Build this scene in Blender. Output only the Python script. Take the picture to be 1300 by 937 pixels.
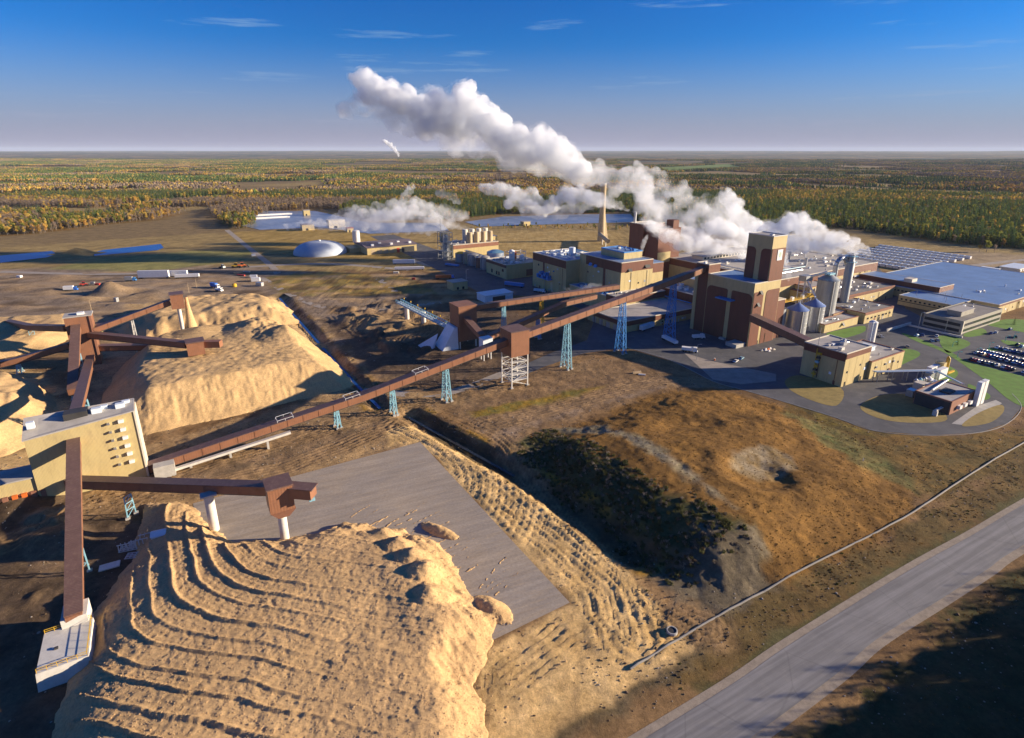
import bpy, bmesh, math, random
import numpy as np
from mathutils import Vector, Matrix

for o in list(bpy.data.objects):
    bpy.data.objects.remove(o)
SC = bpy.context.scene
COL = SC.collection
R = math.radians
rng = np.random.default_rng(7)
random.seed(7)

# ------------------------------------------------------------------ camera
CAM_H, FPX, PCX, PCY = 110.0, 722.0, 650.0, 424.0
PITCH = math.atan((424 - 191) / FPX)
cam = bpy.data.cameras.new('camera')
cam.sensor_fit = 'HORIZONTAL'
cam.sensor_width = 36.0
cam.lens = FPX / 1300 * 36
cam.shift_y = -(468.5 - PCY) / 1300
cam.clip_start = 1.0
cam.clip_end = 120000.0
camo = bpy.data.objects.new('camera', cam)
COL.objects.link(camo)
camo.location = (0, 0, CAM_H)
camo.rotation_euler = (math.pi / 2 - PITCH, 0, 0)
SC.camera = camo

# ------------------------------------------------------------------ light
SUN_EL, SUN_AZ = R(13.5), R(4.0)          # azimuth counted from +X towards +Y
sd = Vector((math.cos(SUN_EL) * math.cos(SUN_AZ), math.cos(SUN_EL) * math.sin(SUN_AZ), math.sin(SUN_EL)))
sun = bpy.data.lights.new('sun', 'SUN')
sun.energy = 5.0
sun.angle = R(0.53)
sun.color = (1.0, 0.83, 0.62)
suno = bpy.data.objects.new('sun', sun)
COL.objects.link(suno)
suno.rotation_euler = (-sd).to_track_quat('-Z', 'Y').to_euler()
suno.location = (300, 0, 200)

W = bpy.data.worlds.new('World')
SC.world = W
W.use_nodes = True
nt = W.node_tree
for n in list(nt.nodes):
    nt.nodes.remove(n)
def nd(t, typ, **k):
    n = t.nodes.new(typ)
    for a, b in k.items():
        if hasattr(n, a):
            setattr(n, a, b)
        else:
            n.inputs[a].default_value = b
    return n
out = nd(nt, 'ShaderNodeOutputWorld')
bg = nd(nt, 'ShaderNodeBackground')
bg.inputs['Strength'].default_value = 0.05
sky = nd(nt, 'ShaderNodeTexSky')
sky.sky_type = 'NISHITA'
sky.sun_disc = False
sky.sun_elevation = SUN_EL
sky.sun_rotation = math.pi / 2 - SUN_AZ
sky.altitude = 300
sky.air_density = 1.0
sky.dust_density = 0.6
sky.ozone_density = 3.0
hs = nd(nt, 'ShaderNodeHueSaturation')
hs.inputs['Saturation'].default_value = 1.35
nt.links.new(sky.outputs[0], hs.inputs['Color'])
# thin cirrus streaks, by direction
tc = nd(nt, 'ShaderNodeTexCoord')
mp = nd(nt, 'ShaderNodeMapping')
mp.inputs['Rotation'].default_value = (0, R(3), 0)
mp.inputs['Scale'].default_value = (1.6, 1.6, 22.0)
nt.links.new(tc.outputs['Generated'], mp.inputs['Vector'])
nz = nd(nt, 'ShaderNodeTexNoise')
nz.inputs['Scale'].default_value = 2.2
nz.inputs['Detail'].default_value = 7.0
nz.inputs['Roughness'].default_value = 0.62
nt.links.new(mp.outputs[0], nz.inputs['Vector'])
cr = nd(nt, 'ShaderNodeMapRange')
cr.inputs['From Min'].default_value = 0.60
cr.inputs['From Max'].default_value = 0.85
cr.inputs['To Max'].default_value = 0.85
nt.links.new(nz.outputs['Fac'], cr.inputs['Value'])
mx = nd(nt, 'ShaderNodeMix')
mx.data_type = 'RGBA'
nt.links.new(cr.outputs[0], mx.inputs[0])
nt.links.new(hs.outputs[0], mx.inputs[6])
mx.inputs[7].default_value = (16, 7.2, 5.0, 1)
tint = nd(nt, 'ShaderNodeMix'); tint.data_type = 'RGBA'; tint.blend_type = 'MULTIPLY'
tint.inputs[0].default_value = 1.0
tint.inputs[7].default_value = (0.22, 0.73, 1.36, 1)
nt.links.new(mx.outputs[2], tint.inputs[6])
# pale lilac haze hugging the horizon all round
sx = nd(nt, 'ShaderNodeSeparateXYZ'); nt.links.new(tc.outputs['Generated'], sx.inputs[0])
hz = nd(nt, 'ShaderNodeMapRange'); hz.interpolation_type = 'SMOOTHSTEP'
for q_, w_ in (('From Min', -.02), ('From Max', .17), ('To Min', .95), ('To Max', 0.0)): hz.inputs[q_].default_value = w_
nt.links.new(sx.outputs[2], hz.inputs['Value'])
lil = nd(nt, 'ShaderNodeMix'); lil.data_type = 'RGBA'
nt.links.new(hz.outputs[0], lil.inputs[0]); nt.links.new(tint.outputs[2], lil.inputs[6]); lil.inputs[7].default_value = (3.5, 3.2, 4.5, 1)
nt.links.new(lil.outputs[2], bg.inputs['Color'])
nt.links.new(bg.outputs[0], out.inputs[0])

SC.view_settings.view_transform = 'Standard'
SC.view_settings.look = 'None'
SC.view_settings.exposure = 1.12
SC.view_settings.gamma = 1.0
SC.render.engine = 'CYCLES'
SC.cycles.use_denoising = True
SC.cycles.max_bounces = 6
SC.cycles.diffuse_bounces = 3
SC.cycles.transparent_max_bounces = 16
SC.cycles.volume_bounces = 6
SC.cycles.denoising_prefilter = 'ACCURATE'
SC.cycles.volume_max_steps = 256

# ------------------------------------------------------------------ plant grid: u runs away to the right, v away to the left
GA = R(31.3)
UX, UY = math.cos(GA), math.sin(GA)
def uv2w(u, v):
    return (u * UX - v * UY, u * UY + v * UX)
def w2uv(x, y):
    return (x * UX + y * UY, -x * UY + y * UX)
def G(px, py, z=0.0):
    """ground point seen at a pixel of the photograph (surveying aid)"""
    x = (px - PCX) / FPX
    y = -(py - PCY) / FPX
    d = (x, math.cos(PITCH) + y * math.sin(PITCH), -math.sin(PITCH) + y * math.cos(PITCH))
    t = (z - CAM_H) / d[2]
    return (d[0] * t, d[1] * t)
def GUV(px, py, z=0.0):
    return w2uv(*G(px, py, z))
def AT(px, py, Y):
    """point at distance Y seen at a pixel"""
    x = (px - PCX) / FPX
    y = -(py - PCY) / FPX
    d = (x, math.cos(PITCH) + y * math.sin(PITCH), -math.sin(PITCH) + y * math.cos(PITCH))
    t = Y / d[1]
    return Vector((d[0] * t, Y, CAM_H + d[2] * t))

# ------------------------------------------------------------------ numpy noise
def _h(ix, iy, s):
    with np.errstate(over='ignore'):
        n = (ix.astype(np.int64) * 374761393 + iy.astype(np.int64) * 668265263 + s * 1442695041) & 0xffffffff
        n = ((n ^ (n >> 13)) * 1274126177) & 0xffffffff
        return ((n ^ (n >> 16)) & 0xffff) / 65535.0
def vnoise(x, y, s=0):
    x0 = np.floor(x); y0 = np.floor(y)
    fx = x - x0; fy = y - y0
    fx = fx * fx * (3 - 2 * fx); fy = fy * fy * (3 - 2 * fy)
    a = _h(x0, y0, s); b = _h(x0 + 1, y0, s); c = _h(x0, y0 + 1, s); d = _h(x0 + 1, y0 + 1, s)
    return (a * (1 - fx) + b * fx) * (1 - fy) + (c * (1 - fx) + d * fx) * fy
def fbm(x, y, s=0, o=4):
    r = np.zeros_like(x, dtype=float); a = 0.5; f = 1.0; t = 0
    for i in range(o):
        r += a * vnoise(x * f, y * f, s + i * 17); t += a
        a *= 0.5; f *= 2.03
    return r / t
def sstep(a, b, x):
    t = np.clip((x - a) / (b - a), 0, 1)
    return t * t * (3 - 2 * t)
def poly_sd(x, y, P):
    """signed distance to polygon, positive inside"""
    P = np.asarray(P, float)
    d = np.full(x.shape, 1e18); ins = np.zeros(x.shape, bool)
    n = len(P)
    for i in range(n):
        ax, ay = P[i]; bx, by = P[(i + 1) % n]
        ex, ey = bx - ax, by - ay
        t = np.clip(((x - ax) * ex + (y - ay) * ey) / (ex * ex + ey * ey + 1e-9), 0, 1)
        d = np.minimum(d, (x - ax - t * ex) ** 2 + (y - ay - t * ey) ** 2)
        c = ((ay > y) != (by > y)) & (x < (bx - ax) * (y - ay) / (by - ay + 1e-12) + ax)
        ins ^= c
    d = np.sqrt(d)
    return np.where(ins, d, -d)
def line_sd(x, y, P):
    """(signed lateral distance, absolute distance) to polyline"""
    best = np.full(x.shape, 1e18); sg = np.ones(x.shape)
    for (ax, ay), (bx, by) in zip(P[:-1], P[1:]):
        ex, ey = bx - ax, by - ay
        t = np.clip(((x - ax) * ex + (y - ay) * ey) / (ex * ex + ey * ey), 0, 1)
        q = (x - ax - t * ex) ** 2 + (y - ay - t * ey) ** 2
        s = np.sign((x - ax) * ey - (y - ay) * ex)
        m = q < best
        best = np.where(m, q, best); sg = np.where(m, s, sg)
    d = np.sqrt(best)
    return sg * d, d

# ------------------------------------------------------------------ materials
MATS = {}
def newmat(name):
    m = bpy.data.materials.new(name)
    m.use_nodes = True
    t = m.node_tree
    b = t.nodes['Principled BSDF']
    MATS[name] = m
    return m, t, b
def mat(name, col, rough=0.7, metal=0.0, var=0.25, scale=0.35, sc=(1, 1, 1), bump=0.0, bscale=3.0, dirt=None, dirt_amt=0.4, spec=0.3):
    m, t, b = newmat(name)
    tc = nd(t, 'ShaderNodeTexCoord')
    mp = nd(t, 'ShaderNodeMapping')
    mp.inputs['Scale'].default_value = sc
    t.links.new(tc.outputs['Object'], mp.inputs[0])
    n1 = nd(t, 'ShaderNodeTexNoise')
    n1.inputs['Scale'].default_value = scale
    n1.inputs['Detail'].default_value = 6
    n1.inputs['Roughness'].default_value = 0.65
    t.links.new(mp.outputs[0], n1.inputs['Vector'])
    mr = nd(t, 'ShaderNodeMapRange')
    mr.inputs['From Min'].default_value = 0.3
    mr.inputs['From Max'].default_value = 0.7
    mr.inputs['To Min'].default_value = 1 - var
    mr.inputs['To Max'].default_value = 1 + var
    t.links.new(n1.outputs['Fac'], mr.inputs['Value'])
    mu = nd(t, 'ShaderNodeMix')
    mu.data_type = 'RGBA'; mu.blend_type = 'MULTIPLY'
    mu.inputs[0].default_value = 1
    mu.inputs[6].default_value = (*col, 1)
    cb = nd(t, 'ShaderNodeCombineColor')
    for i in range(3):
        t.links.new(mr.outputs[0], cb.inputs[i])
    t.links.new(cb.outputs[0], mu.inputs[7])
    last = mu.outputs[2]
    if dirt:
        n2 = nd(t, 'ShaderNodeTexNoise')
        n2.inputs['Scale'].default_value = scale * 2.7
        n2.inputs['Detail'].default_value = 8
        n2.inputs['Roughness'].default_value = 0.7
        t.links.new(mp.outputs[0], n2.inputs['Vector'])
        m2 = nd(t, 'ShaderNodeMapRange')
        m2.inputs['From Min'].default_value = 0.5
        m2.inputs['From Max'].default_value = 0.72
        m2.inputs['To Max'].default_value = dirt_amt
        t.links.new(n2.outputs['Fac'], m2.inputs['Value'])
        mm = nd(t, 'ShaderNodeMix')
        mm.data_type = 'RGBA'
        t.links.new(m2.outputs[0], mm.inputs[0])
        t.links.new(last, mm.inputs[6])
        mm.inputs[7].default_value = (*dirt, 1)
        last = mm.outputs[2]
    t.links.new(last, b.inputs['Base Color'])
    b.inputs['Roughness'].default_value = rough
    b.inputs['Metallic'].default_value = metal
    b.inputs['Specular IOR Level'].default_value = spec
    if bump > 0:
        n3 = nd(t, 'ShaderNodeTexNoise')
        n3.inputs['Scale'].default_value = bscale
        n3.inputs['Detail'].default_value = 5
        t.links.new(mp.outputs[0], n3.inputs['Vector'])
        bp = nd(t, 'ShaderNodeBump')
        bp.inputs['Strength'].default_value = 1.0
        bp.inputs['Distance'].default_value = bump
        t.links.new(n3.outputs['Fac'], bp.inputs['Height'])
        t.links.new(bp.outputs[0], b.inputs['Normal'])
    return m
def ribbed(name, col, rib=.35, **k):
    """sheet cladding: upright ribs as relief"""
    m = mat(name, col, **k)
    t = m.node_tree; b = t.nodes['Principled BSDF']
    tc = nd(t, 'ShaderNodeTexCoord')
    ge = nd(t, 'ShaderNodeSeparateXYZ')
    t.links.new(tc.outputs['Object'], ge.inputs[0])
    ad = nd(t, 'ShaderNodeMath', operation='ADD')
    t.links.new(ge.outputs[0], ad.inputs[0]); t.links.new(ge.outputs[1], ad.inputs[1])
    ml = nd(t, 'ShaderNodeMath', operation='MULTIPLY'); ml.inputs[1].default_value = 2 * math.pi / rib
    t.links.new(ad.outputs[0], ml.inputs[0])
    si = nd(t, 'ShaderNodeMath', operation='SINE'); t.links.new(ml.outputs[0], si.inputs[0])
    bp = nd(t, 'ShaderNodeBump'); bp.inputs['Distance'].default_value = 0.03
    bp.inputs['Strength'].default_value = 0.3
    t.links.new(si.outputs[0], bp.inputs['Height'])
    t.links.new(bp.outputs[0], b.inputs['Normal'])
    return m
CREAM = ribbed('cream_cladding', (0.52, 0.41, 0.19), rough=0.6, var=0.10, scale=0.25, sc=(1, 1, .25), dirt=(0.34, 0.255, 0.135), dirt_amt=.55)
BROWN = ribbed('brown_cladding', (0.165, 0.062, 0.036), rough=0.55, var=0.12, scale=0.3, sc=(1, 1, .25), dirt=(0.10, 0.05, 0.035), dirt_amt=.5)
CONVB = ribbed('conveyor_cladding', (0.255, 0.118, 0.065), rib=.8, rough=0.5, var=0.12, scale=0.3, dirt=(0.16, 0.085, 0.055), dirt_amt=.4)
CONVR = ribbed('conveyor_roof', (0.145, 0.085, 0.068), rib=.8, rough=0.5, var=0.15, scale=0.4, dirt=(0.36, 0.25, 0.16), dirt_amt=.3)  # tops darker than the walls: grazing sun put into the colour
ROOF = mat('flat_roof_gravel', (0.40, 0.37, 0.33), rough=.9, var=.18, scale=.12, dirt=(.26, .24, .22), dirt_amt=.5)
ROOFB = mat('blue_grey_roof', (0.17, 0.27, 0.44), rough=.5, var=.15, scale=.08, dirt=(.20, .23, .27), dirt_amt=.5)
ROOFP = mat('purple_grey_roof', (0.15, 0.115, 0.125), rough=.6, var=.15, scale=.2, dirt=(.22, .17, .16), dirt_amt=.4)
TRIM = mat('pale_trim', (0.62, 0.56, 0.44), rough=.6, var=.08)
WHITE = mat('white_paint', (0.78, 0.77, 0.74), rough=.5, var=.08, scale=.6, dirt=(.5, .46, .4), dirt_amt=.35)
OFFICE = mat('office_concrete', (0.34, 0.32, 0.26), rough=.85, var=.12, scale=.4, dirt=(.24, .22, .18), dirt_amt=.5)
ROOFD = mat('brown_grey_roof', (0.22, 0.20, 0.175), rough=.9, var=.2, scale=.12, dirt=(.30, .28, .25), dirt_amt=.5)
WHITEB = mat('white_shed_cladding', (0.66, 0.72, 0.76), rough=.5, var=.08, scale=.3, dirt=(.5, .5, .48), dirt_amt=.3)
STEEL = mat('blue_painted_steel', (0.24, 0.47, 0.56), rough=.5, var=.15, scale=1.0, dirt=(.3, .22, .15), dirt_amt=.3)
STEELB = mat('bright_blue_steel', (0.05, 0.22, 0.52), rough=.5, var=.15, scale=1.0)
PALEST = mat('pale_steel', (0.62, 0.60, 0.55), rough=.5, var=.12, scale=1.0, dirt=(.4, .33, .25), dirt_amt=.4)
GALV = mat('galvanised_steel', (0.52, 0.53, 0.54), rough=.38, metal=.75, var=.12, scale=.5, sc=(1, 1, .15), dirt=(.36, .34, .32), dirt_amt=.4)
GALVD = mat('dull_silo_steel', (0.33, 0.34, 0.34), rough=.5, metal=.4, var=.12, scale=.5, sc=(1, 1, .1), dirt=(.25, .24, .22), dirt_amt=.5)
GALVB = mat('blue_cone_roof', (0.16, 0.23, 0.42), rough=.45, metal=.3, var=.1)
CONC = mat('concrete', (0.42, 0.40, 0.36), rough=.9, var=.15, scale=.4, dirt=(.28, .26, .22), dirt_amt=.5, bump=.02)
CONCW = mat('pale_concrete', (0.60, 0.57, 0.50), rough=.9, var=.12, scale=.4, dirt=(.42, .38, .32), dirt_amt=.5)
DARK = mat('dark_metal', (0.05, 0.048, 0.047), rough=.6, var=.2)
DKWIN = mat('dark_window_glass', (0.022, 0.027, 0.035), rough=.15, var=.1, spec=.6)
YEL = mat('yellow_paint', (0.62, 0.38, 0.03), rough=.5, var=.1)
ORANGE = mat('orange_paint', (0.62, 0.15, 0.03), rough=.5, var=.1)
BLUEP = mat('blue_paint', (0.04, 0.16, 0.55), rough=.5, var=.1)
REDP = mat('red_paint', (0.45, 0.05, 0.03), rough=.5, var=.1)
GREENP = mat('green_lamp_paint', (0.12, 0.5, 0.42), rough=.5, var=.1)
RUBBER = mat('tyre_rubber', (0.02, 0.02, 0.02), rough=.9, var=.1)
TANC = mat('tan_concrete', (0.46, 0.36, 0.22), rough=.85, var=.12, scale=.1, dirt=(.33, .26, .17), dirt_amt=.4)
BRICK = mat('red_brown_wall', (0.26, 0.12, 0.075), rough=.8, var=.15)
WOOD = mat('sawn_wood', (0.46, 0.34, 0.20), rough=.9, var=.2, scale=2)

# ------------------------------------------------------------------ mesh builder
def mesh_obj(name, V, F, m, smooth=False):
    me = bpy.data.meshes.new(name)
    me.from_pydata([tuple(v) for v in V], [], [tuple(f) for f in F])
    ms = m if isinstance(m, (list, tuple)) else [m]
    for q in ms:
        me.materials.append(q)
    if smooth:
        me.polygons.foreach_set('use_smooth', [True] * len(me.polygons))
    me.update()
    o = bpy.data.objects.new(name, me)
    COL.objects.link(o)
    return o
class MB:
    def __init__(s):
        s.v = []; s.f = []; s.mi = []; s.cur = 0
    def add(s, V, F):
        b = len(s.v)
        s.v += [tuple(p) for p in V]
        s.f += [tuple(b + i for i in f) for f in F]
        s.mi += [s.cur] * len(F)
        return s
    def box(s, x0, x1, y0, y1, z0, z1):
        if x0 > x1: x0, x1 = x1, x0
        if y0 > y1: y0, y1 = y1, y0
        return s.add([(x0, y0, z0), (x1, y0, z0), (x1, y1, z0), (x0, y1, z0), (x0, y0, z1), (x1, y0, z1), (x1, y1, z1), (x0, y1, z1)],
                     [(3, 2, 1, 0), (4, 5, 6, 7), (0, 1, 5, 4), (1, 2, 6, 5), (2, 3, 7, 6), (3, 0, 4, 7)])
    def prism(s, P, z0, z1):
        n = len(P)
        a = sum(P[i][0] * P[(i + 1) % n][1] - P[(i + 1) % n][0] * P[i][1] for i in range(n))
        if a < 0: P = P[::-1]
        V = [(x, y, z0) for x, y in P] + [(x, y, z1) for x, y in P]
        F = [tuple(range(n - 1, -1, -1)), tuple(range(n, 2 * n))] + [(i, (i + 1) % n, n + (i + 1) % n, n + i) for i in range(n)]
        return s.add(V, F)
    def hull8(s, P):
        """eight corners: bottom ring 4, top ring 4"""
        return s.add(P, [(3, 2, 1, 0), (4, 5, 6, 7), (0, 1, 5, 4), (1, 2, 6, 5), (2, 3, 7, 6), (3, 0, 4, 7)])
    def beam(s, p, q, w, h=None, base=False):
        """rectangular section bar from p to q; base: p, q give the underside"""
        h = h or w
        p = Vector(p); q = Vector(q); d = (q - p).normalized()
        up = Vector((0, 0, 1)) if abs(d.z) < .95 else Vector((1, 0, 0))
        r = d.cross(up).normalized(); n = r.cross(d).normalized()
        lo, hi = (0, h) if base else (-h / 2, h / 2)
        V = [c + r * a + n * b for c in (p, q) for a, b in ((-w / 2, lo), (w / 2, lo), (w / 2, hi), (-w / 2, hi))]
        return s.add(V, [(0, 1, 2, 3), (7, 6, 5, 4), (0, 4, 5, 1), (1, 5, 6, 2), (2, 6, 7, 3), (3, 7, 4, 0)])
    def tube(s, p, q, r, r2=None, n=12, cap=True):
        r2 = r if r2 is None else r2
        p = Vector(p); q = Vector(q); d = (q - p).normalized()
        up = Vector((0, 0, 1)) if abs(d.z) < .95 else Vector((1, 0, 0))
        a = d.cross(up).normalized(); b = a.cross(d).normalized()
        V = []
        for c, rr in ((p, r), (q, r2)):
            for i in range(n):
                t = 2 * math.pi * i / n
                V.append(c + a * (math.cos(t) * rr) + b * (math.sin(t) * rr))
        F = [(i, n + i, n + (i + 1) % n, (i + 1) % n) for i in range(n)]
        if cap:
            F += [tuple(range(n)), tuple(range(2 * n - 1, n - 1, -1))]
        return s.add(V, F)
    def lathe(s, c, prof, n=24):
        """prof: (radius, z) list, bottom to top"""
        cx, cy, cz = c
        V = []; F = []
        for r, z in prof:
            for i in range(n):
                t = 2 * math.pi * i / n
                V.append((cx + math.cos(t) * max(r, .001), cy + math.sin(t) * max(r, .001), cz + z))
        for k in range(len(prof) - 1):
            for i in range(n):
                j = (i + 1) % n
                F.append((k * n + i, k * n + j, (k + 1) * n + j, (k + 1) * n + i))
        F.append(tuple(range(n - 1, -1, -1)))
        F.append(tuple((len(prof) - 1) * n + i for i in range(n)))
        return s.add(V, F)
    def build(s, name, m, parent=None, smooth=False, org=None):
        """verts are in the parent thing's plant coordinates when it has an 'org'"""
        ox, oy, oz = 0, 0, 0
        if parent is not None:
            ox, oy, oz = ORG.get(parent.name, (0, 0, 0))
        if org: ox, oy, oz = org
        o = mesh_obj(name, [(x - ox, y - oy, z - oz) for x, y, z in s.v], s.f, m)
        if isinstance(m, (list, tuple)) and len(m) > 1:
            o.data.polygons.foreach_set('material_index', s.mi)
        if smooth:
            o.data.polygons.foreach_set('use_smooth', [True] * len(o.data.polygons))
            try: o.data.set_sharp_from_angle(angle=R(40))
            except Exception: pass
        if parent is not None:
            o.parent = parent
            ORG[o.name] = (ox, oy, oz)
        return o
ORG = {}
def thing(name, label, cat, u, v, z=0.0, group=None, grid=True):
    """Empty at the base of a thing. grid: parts are written in plant (u, v, z) coordinates; else in world x, y"""
    o = bpy.data.objects.new(name, None)
    o.empty_display_size = 1
    COL.objects.link(o)
    if grid:
        x, y = uv2w(u, v); o.rotation_euler = (0, 0, GA)
    else:
        x, y = u, v
    o.location = (x, y, z)
    ORG[o.name] = (u, v, z)
    o['label'] = label; o['category'] = cat
    if group: o['group'] = group
    return o
def tag(o, label=None, cat=None, group=None, kind=None):
    if label: o['label'] = label
    if cat: o['category'] = cat
    if group: o['group'] = group
    if kind: o['kind'] = kind
    return o
def copy_tree(src, loc, rotz=None, label=None, group=None, scale=None):
    c = src.copy(); COL.objects.link(c); c.location = loc
    if rotz is not None: c.rotation_euler = (0, 0, rotz)
    if scale: c.scale = scale
    if label: c['label'] = label
    if group: c['group'] = group
    for ch in list(src.children):
        d = ch.copy(); COL.objects.link(d); d.parent = c
        for g in list(ch.children):
            e = g.copy(); COL.objects.link(e); e.parent = d
    return c
# ------------------------------------------------------------------ terrain
def PW(pts, z=0.0):
    return [G(x, y, z) for x, y in pts]
def PU(pts):
    return [uv2w(u, v) for u, v in pts]
def catmull(P, n=6, closed=True):
    P = [Vector((p[0], p[1], 0)) for p in P]
    N = len(P); outp = []
    for i in range(N if closed else N - 1):
        p0 = P[(i - 1) % N] if closed or i > 0 else P[i]
        p1 = P[i]; p2 = P[(i + 1) % N]
        p3 = P[(i + 2) % N] if closed or i + 2 < N else P[(i + 1) % N]
        for k in range(n):
            t = k / n
            q = 0.5 * ((2 * p1) + (p2 - p0) * t + (2 * p0 - 5 * p1 + 4 * p2 - p3) * t * t + (3 * p1 - p0 - 3 * p2 + p3) * t ** 3)
            outp.append((q.x, q.y))
    if not closed:
        outp.append((P[-1].x, P[-1].y))
    return outp

PAD = PU([(-6, 92.5), (73.5, 92.5), (73.5, 191), (-6, 191)])
HILL = PU([(104, 160), (103, 130), (103, 100), (102, 84), (108, 72), (125, 66), (165, 62), (203, 68), (226, 105), (226, 140), (216, 168), (188, 178), (150, 172), (116, 170)])
YARD = PW([(640, 474), (700, 448), (745, 432), (757, 400), (700, 378), (610, 372), (560, 345), (470, 300), (500, 298), (620, 340), (700, 350), (900, 320), (1110, 335), (1125, 350), (1150, 392), (1175, 405), (1215, 425), (1265, 407), (1330, 412), (1480, 430), (1480, 500),
           (1300, 480), (1226, 459), (1240, 470), (1285, 500), (1297, 517), (1280, 537), (1245, 549), (1180, 553), (1110, 547), (1060, 530), (985, 507), (940, 494), (905, 484), (850, 457), (795, 441), (740, 449), (690, 466), (648, 484)])
ROADP = PW([(700, 1000), (920, 866), (1000, 812), (1150, 720), (1230, 676), (1300, 635), (1420, 570), (1600, 490)])
ROADQ = PW([(900, 990), (1065, 866), (1120, 818), (1200, 767), (1260, 728), (1300, 700), (1440, 620), (1660, 520)])
ROAD = ROADP + ROADQ[::-1]
PIPE = PW([(800, 850), (860, 812), (925, 775), (1000, 735), (1080, 693), (1160, 650), (1220, 610), (1300, 562), (1420, 500)])
DITCH1 = PU([(70, 470), (69.5, 415), (69.5, 340)])
DITCH2 = PU([(69.5, 330), (70, 262), (71, 232)])
DITCH3 = PU([(79, 218), (84, 196), (94, 153), (98.5, 122), (100.5, 98)])
TRACK = PU([(72, 208), (76.5, 192), (80, 168), (83.5, 140), (85.5, 112), (85, 92), (80, 76)])
BIGLAWN = PW([(1145, 424), (1300, 400), (1460, 420), (1460, 575), (1320, 530), (1283, 515)])
POND1 = PW([(-40, 337), (0, 334), (60, 327), (72, 323), (66, 319), (0, 325), (-40, 328)])
POND2 = PW([(118, 319), (204, 310), (208, 315), (200, 318), (120, 325)])
LAG1 = PW([(300, 285), (330, 268), (400, 268), (470, 283), (560, 283), (570, 293), (470, 297), (400, 288), (380, 290), (330, 292)])
LAG2 = PW([(590, 282), (640, 275), (745, 272), (800, 272), (810, 282), (700, 285), (610, 288)])

BANKS = [(PW([(-60, 362), (150, 362), (240, 372), (200, 392), (60, 396), (-60, 400)]), 3.0, 22, 7), (PW([(410, 385), (520, 382), (560, 395), (600, 420), (560, 470), (470, 452), (425, 420)]), 2.6, 14, 8), (PW([(560, 450), (700, 440), (760, 462), (700, 476), (600, 480)]), 1.0, 12, 7), (PW([(330, 352), (420, 347), (540, 360), (560, 382), (430, 388), (370, 380)]), 1.0, 20, 9), (PW([(40, 640), (110, 625), (120, 690), (90, 760), (20, 780), (-40, 700)]), 2.2, 10, 8)]
LANES = [(PW(p), w, a) for p, w, a in (
    ([(150, 625), (240, 592), (340, 566), (440, 537), (510, 517), (590, 502), (660, 488)], 9, .27),
    ([(120, 640), (260, 618), (370, 592), (470, 552), (520, 535)], 7, .23),
    ([(395, 470), (430, 450), (470, 500), (530, 540)], 6, .25),
    ([(360, 395), (400, 430), (450, 470), (480, 510)], 7, .27),
    ([(620, 540), (720, 514), (830, 484), (980, 484)], 8, .18),
    ([(640, 560), (700, 640), (790, 740), (860, 800)], 7, .18),
    ([(20, 690), (90, 650), (150, 640), (220, 610)], 7, .21),
    ([(430, 395), (520, 400), (560, 420), (480, 440)], 8, .28),
    ([(640, 860), (720, 800), (830, 775), (900, 800)], 8, .25))]
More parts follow.
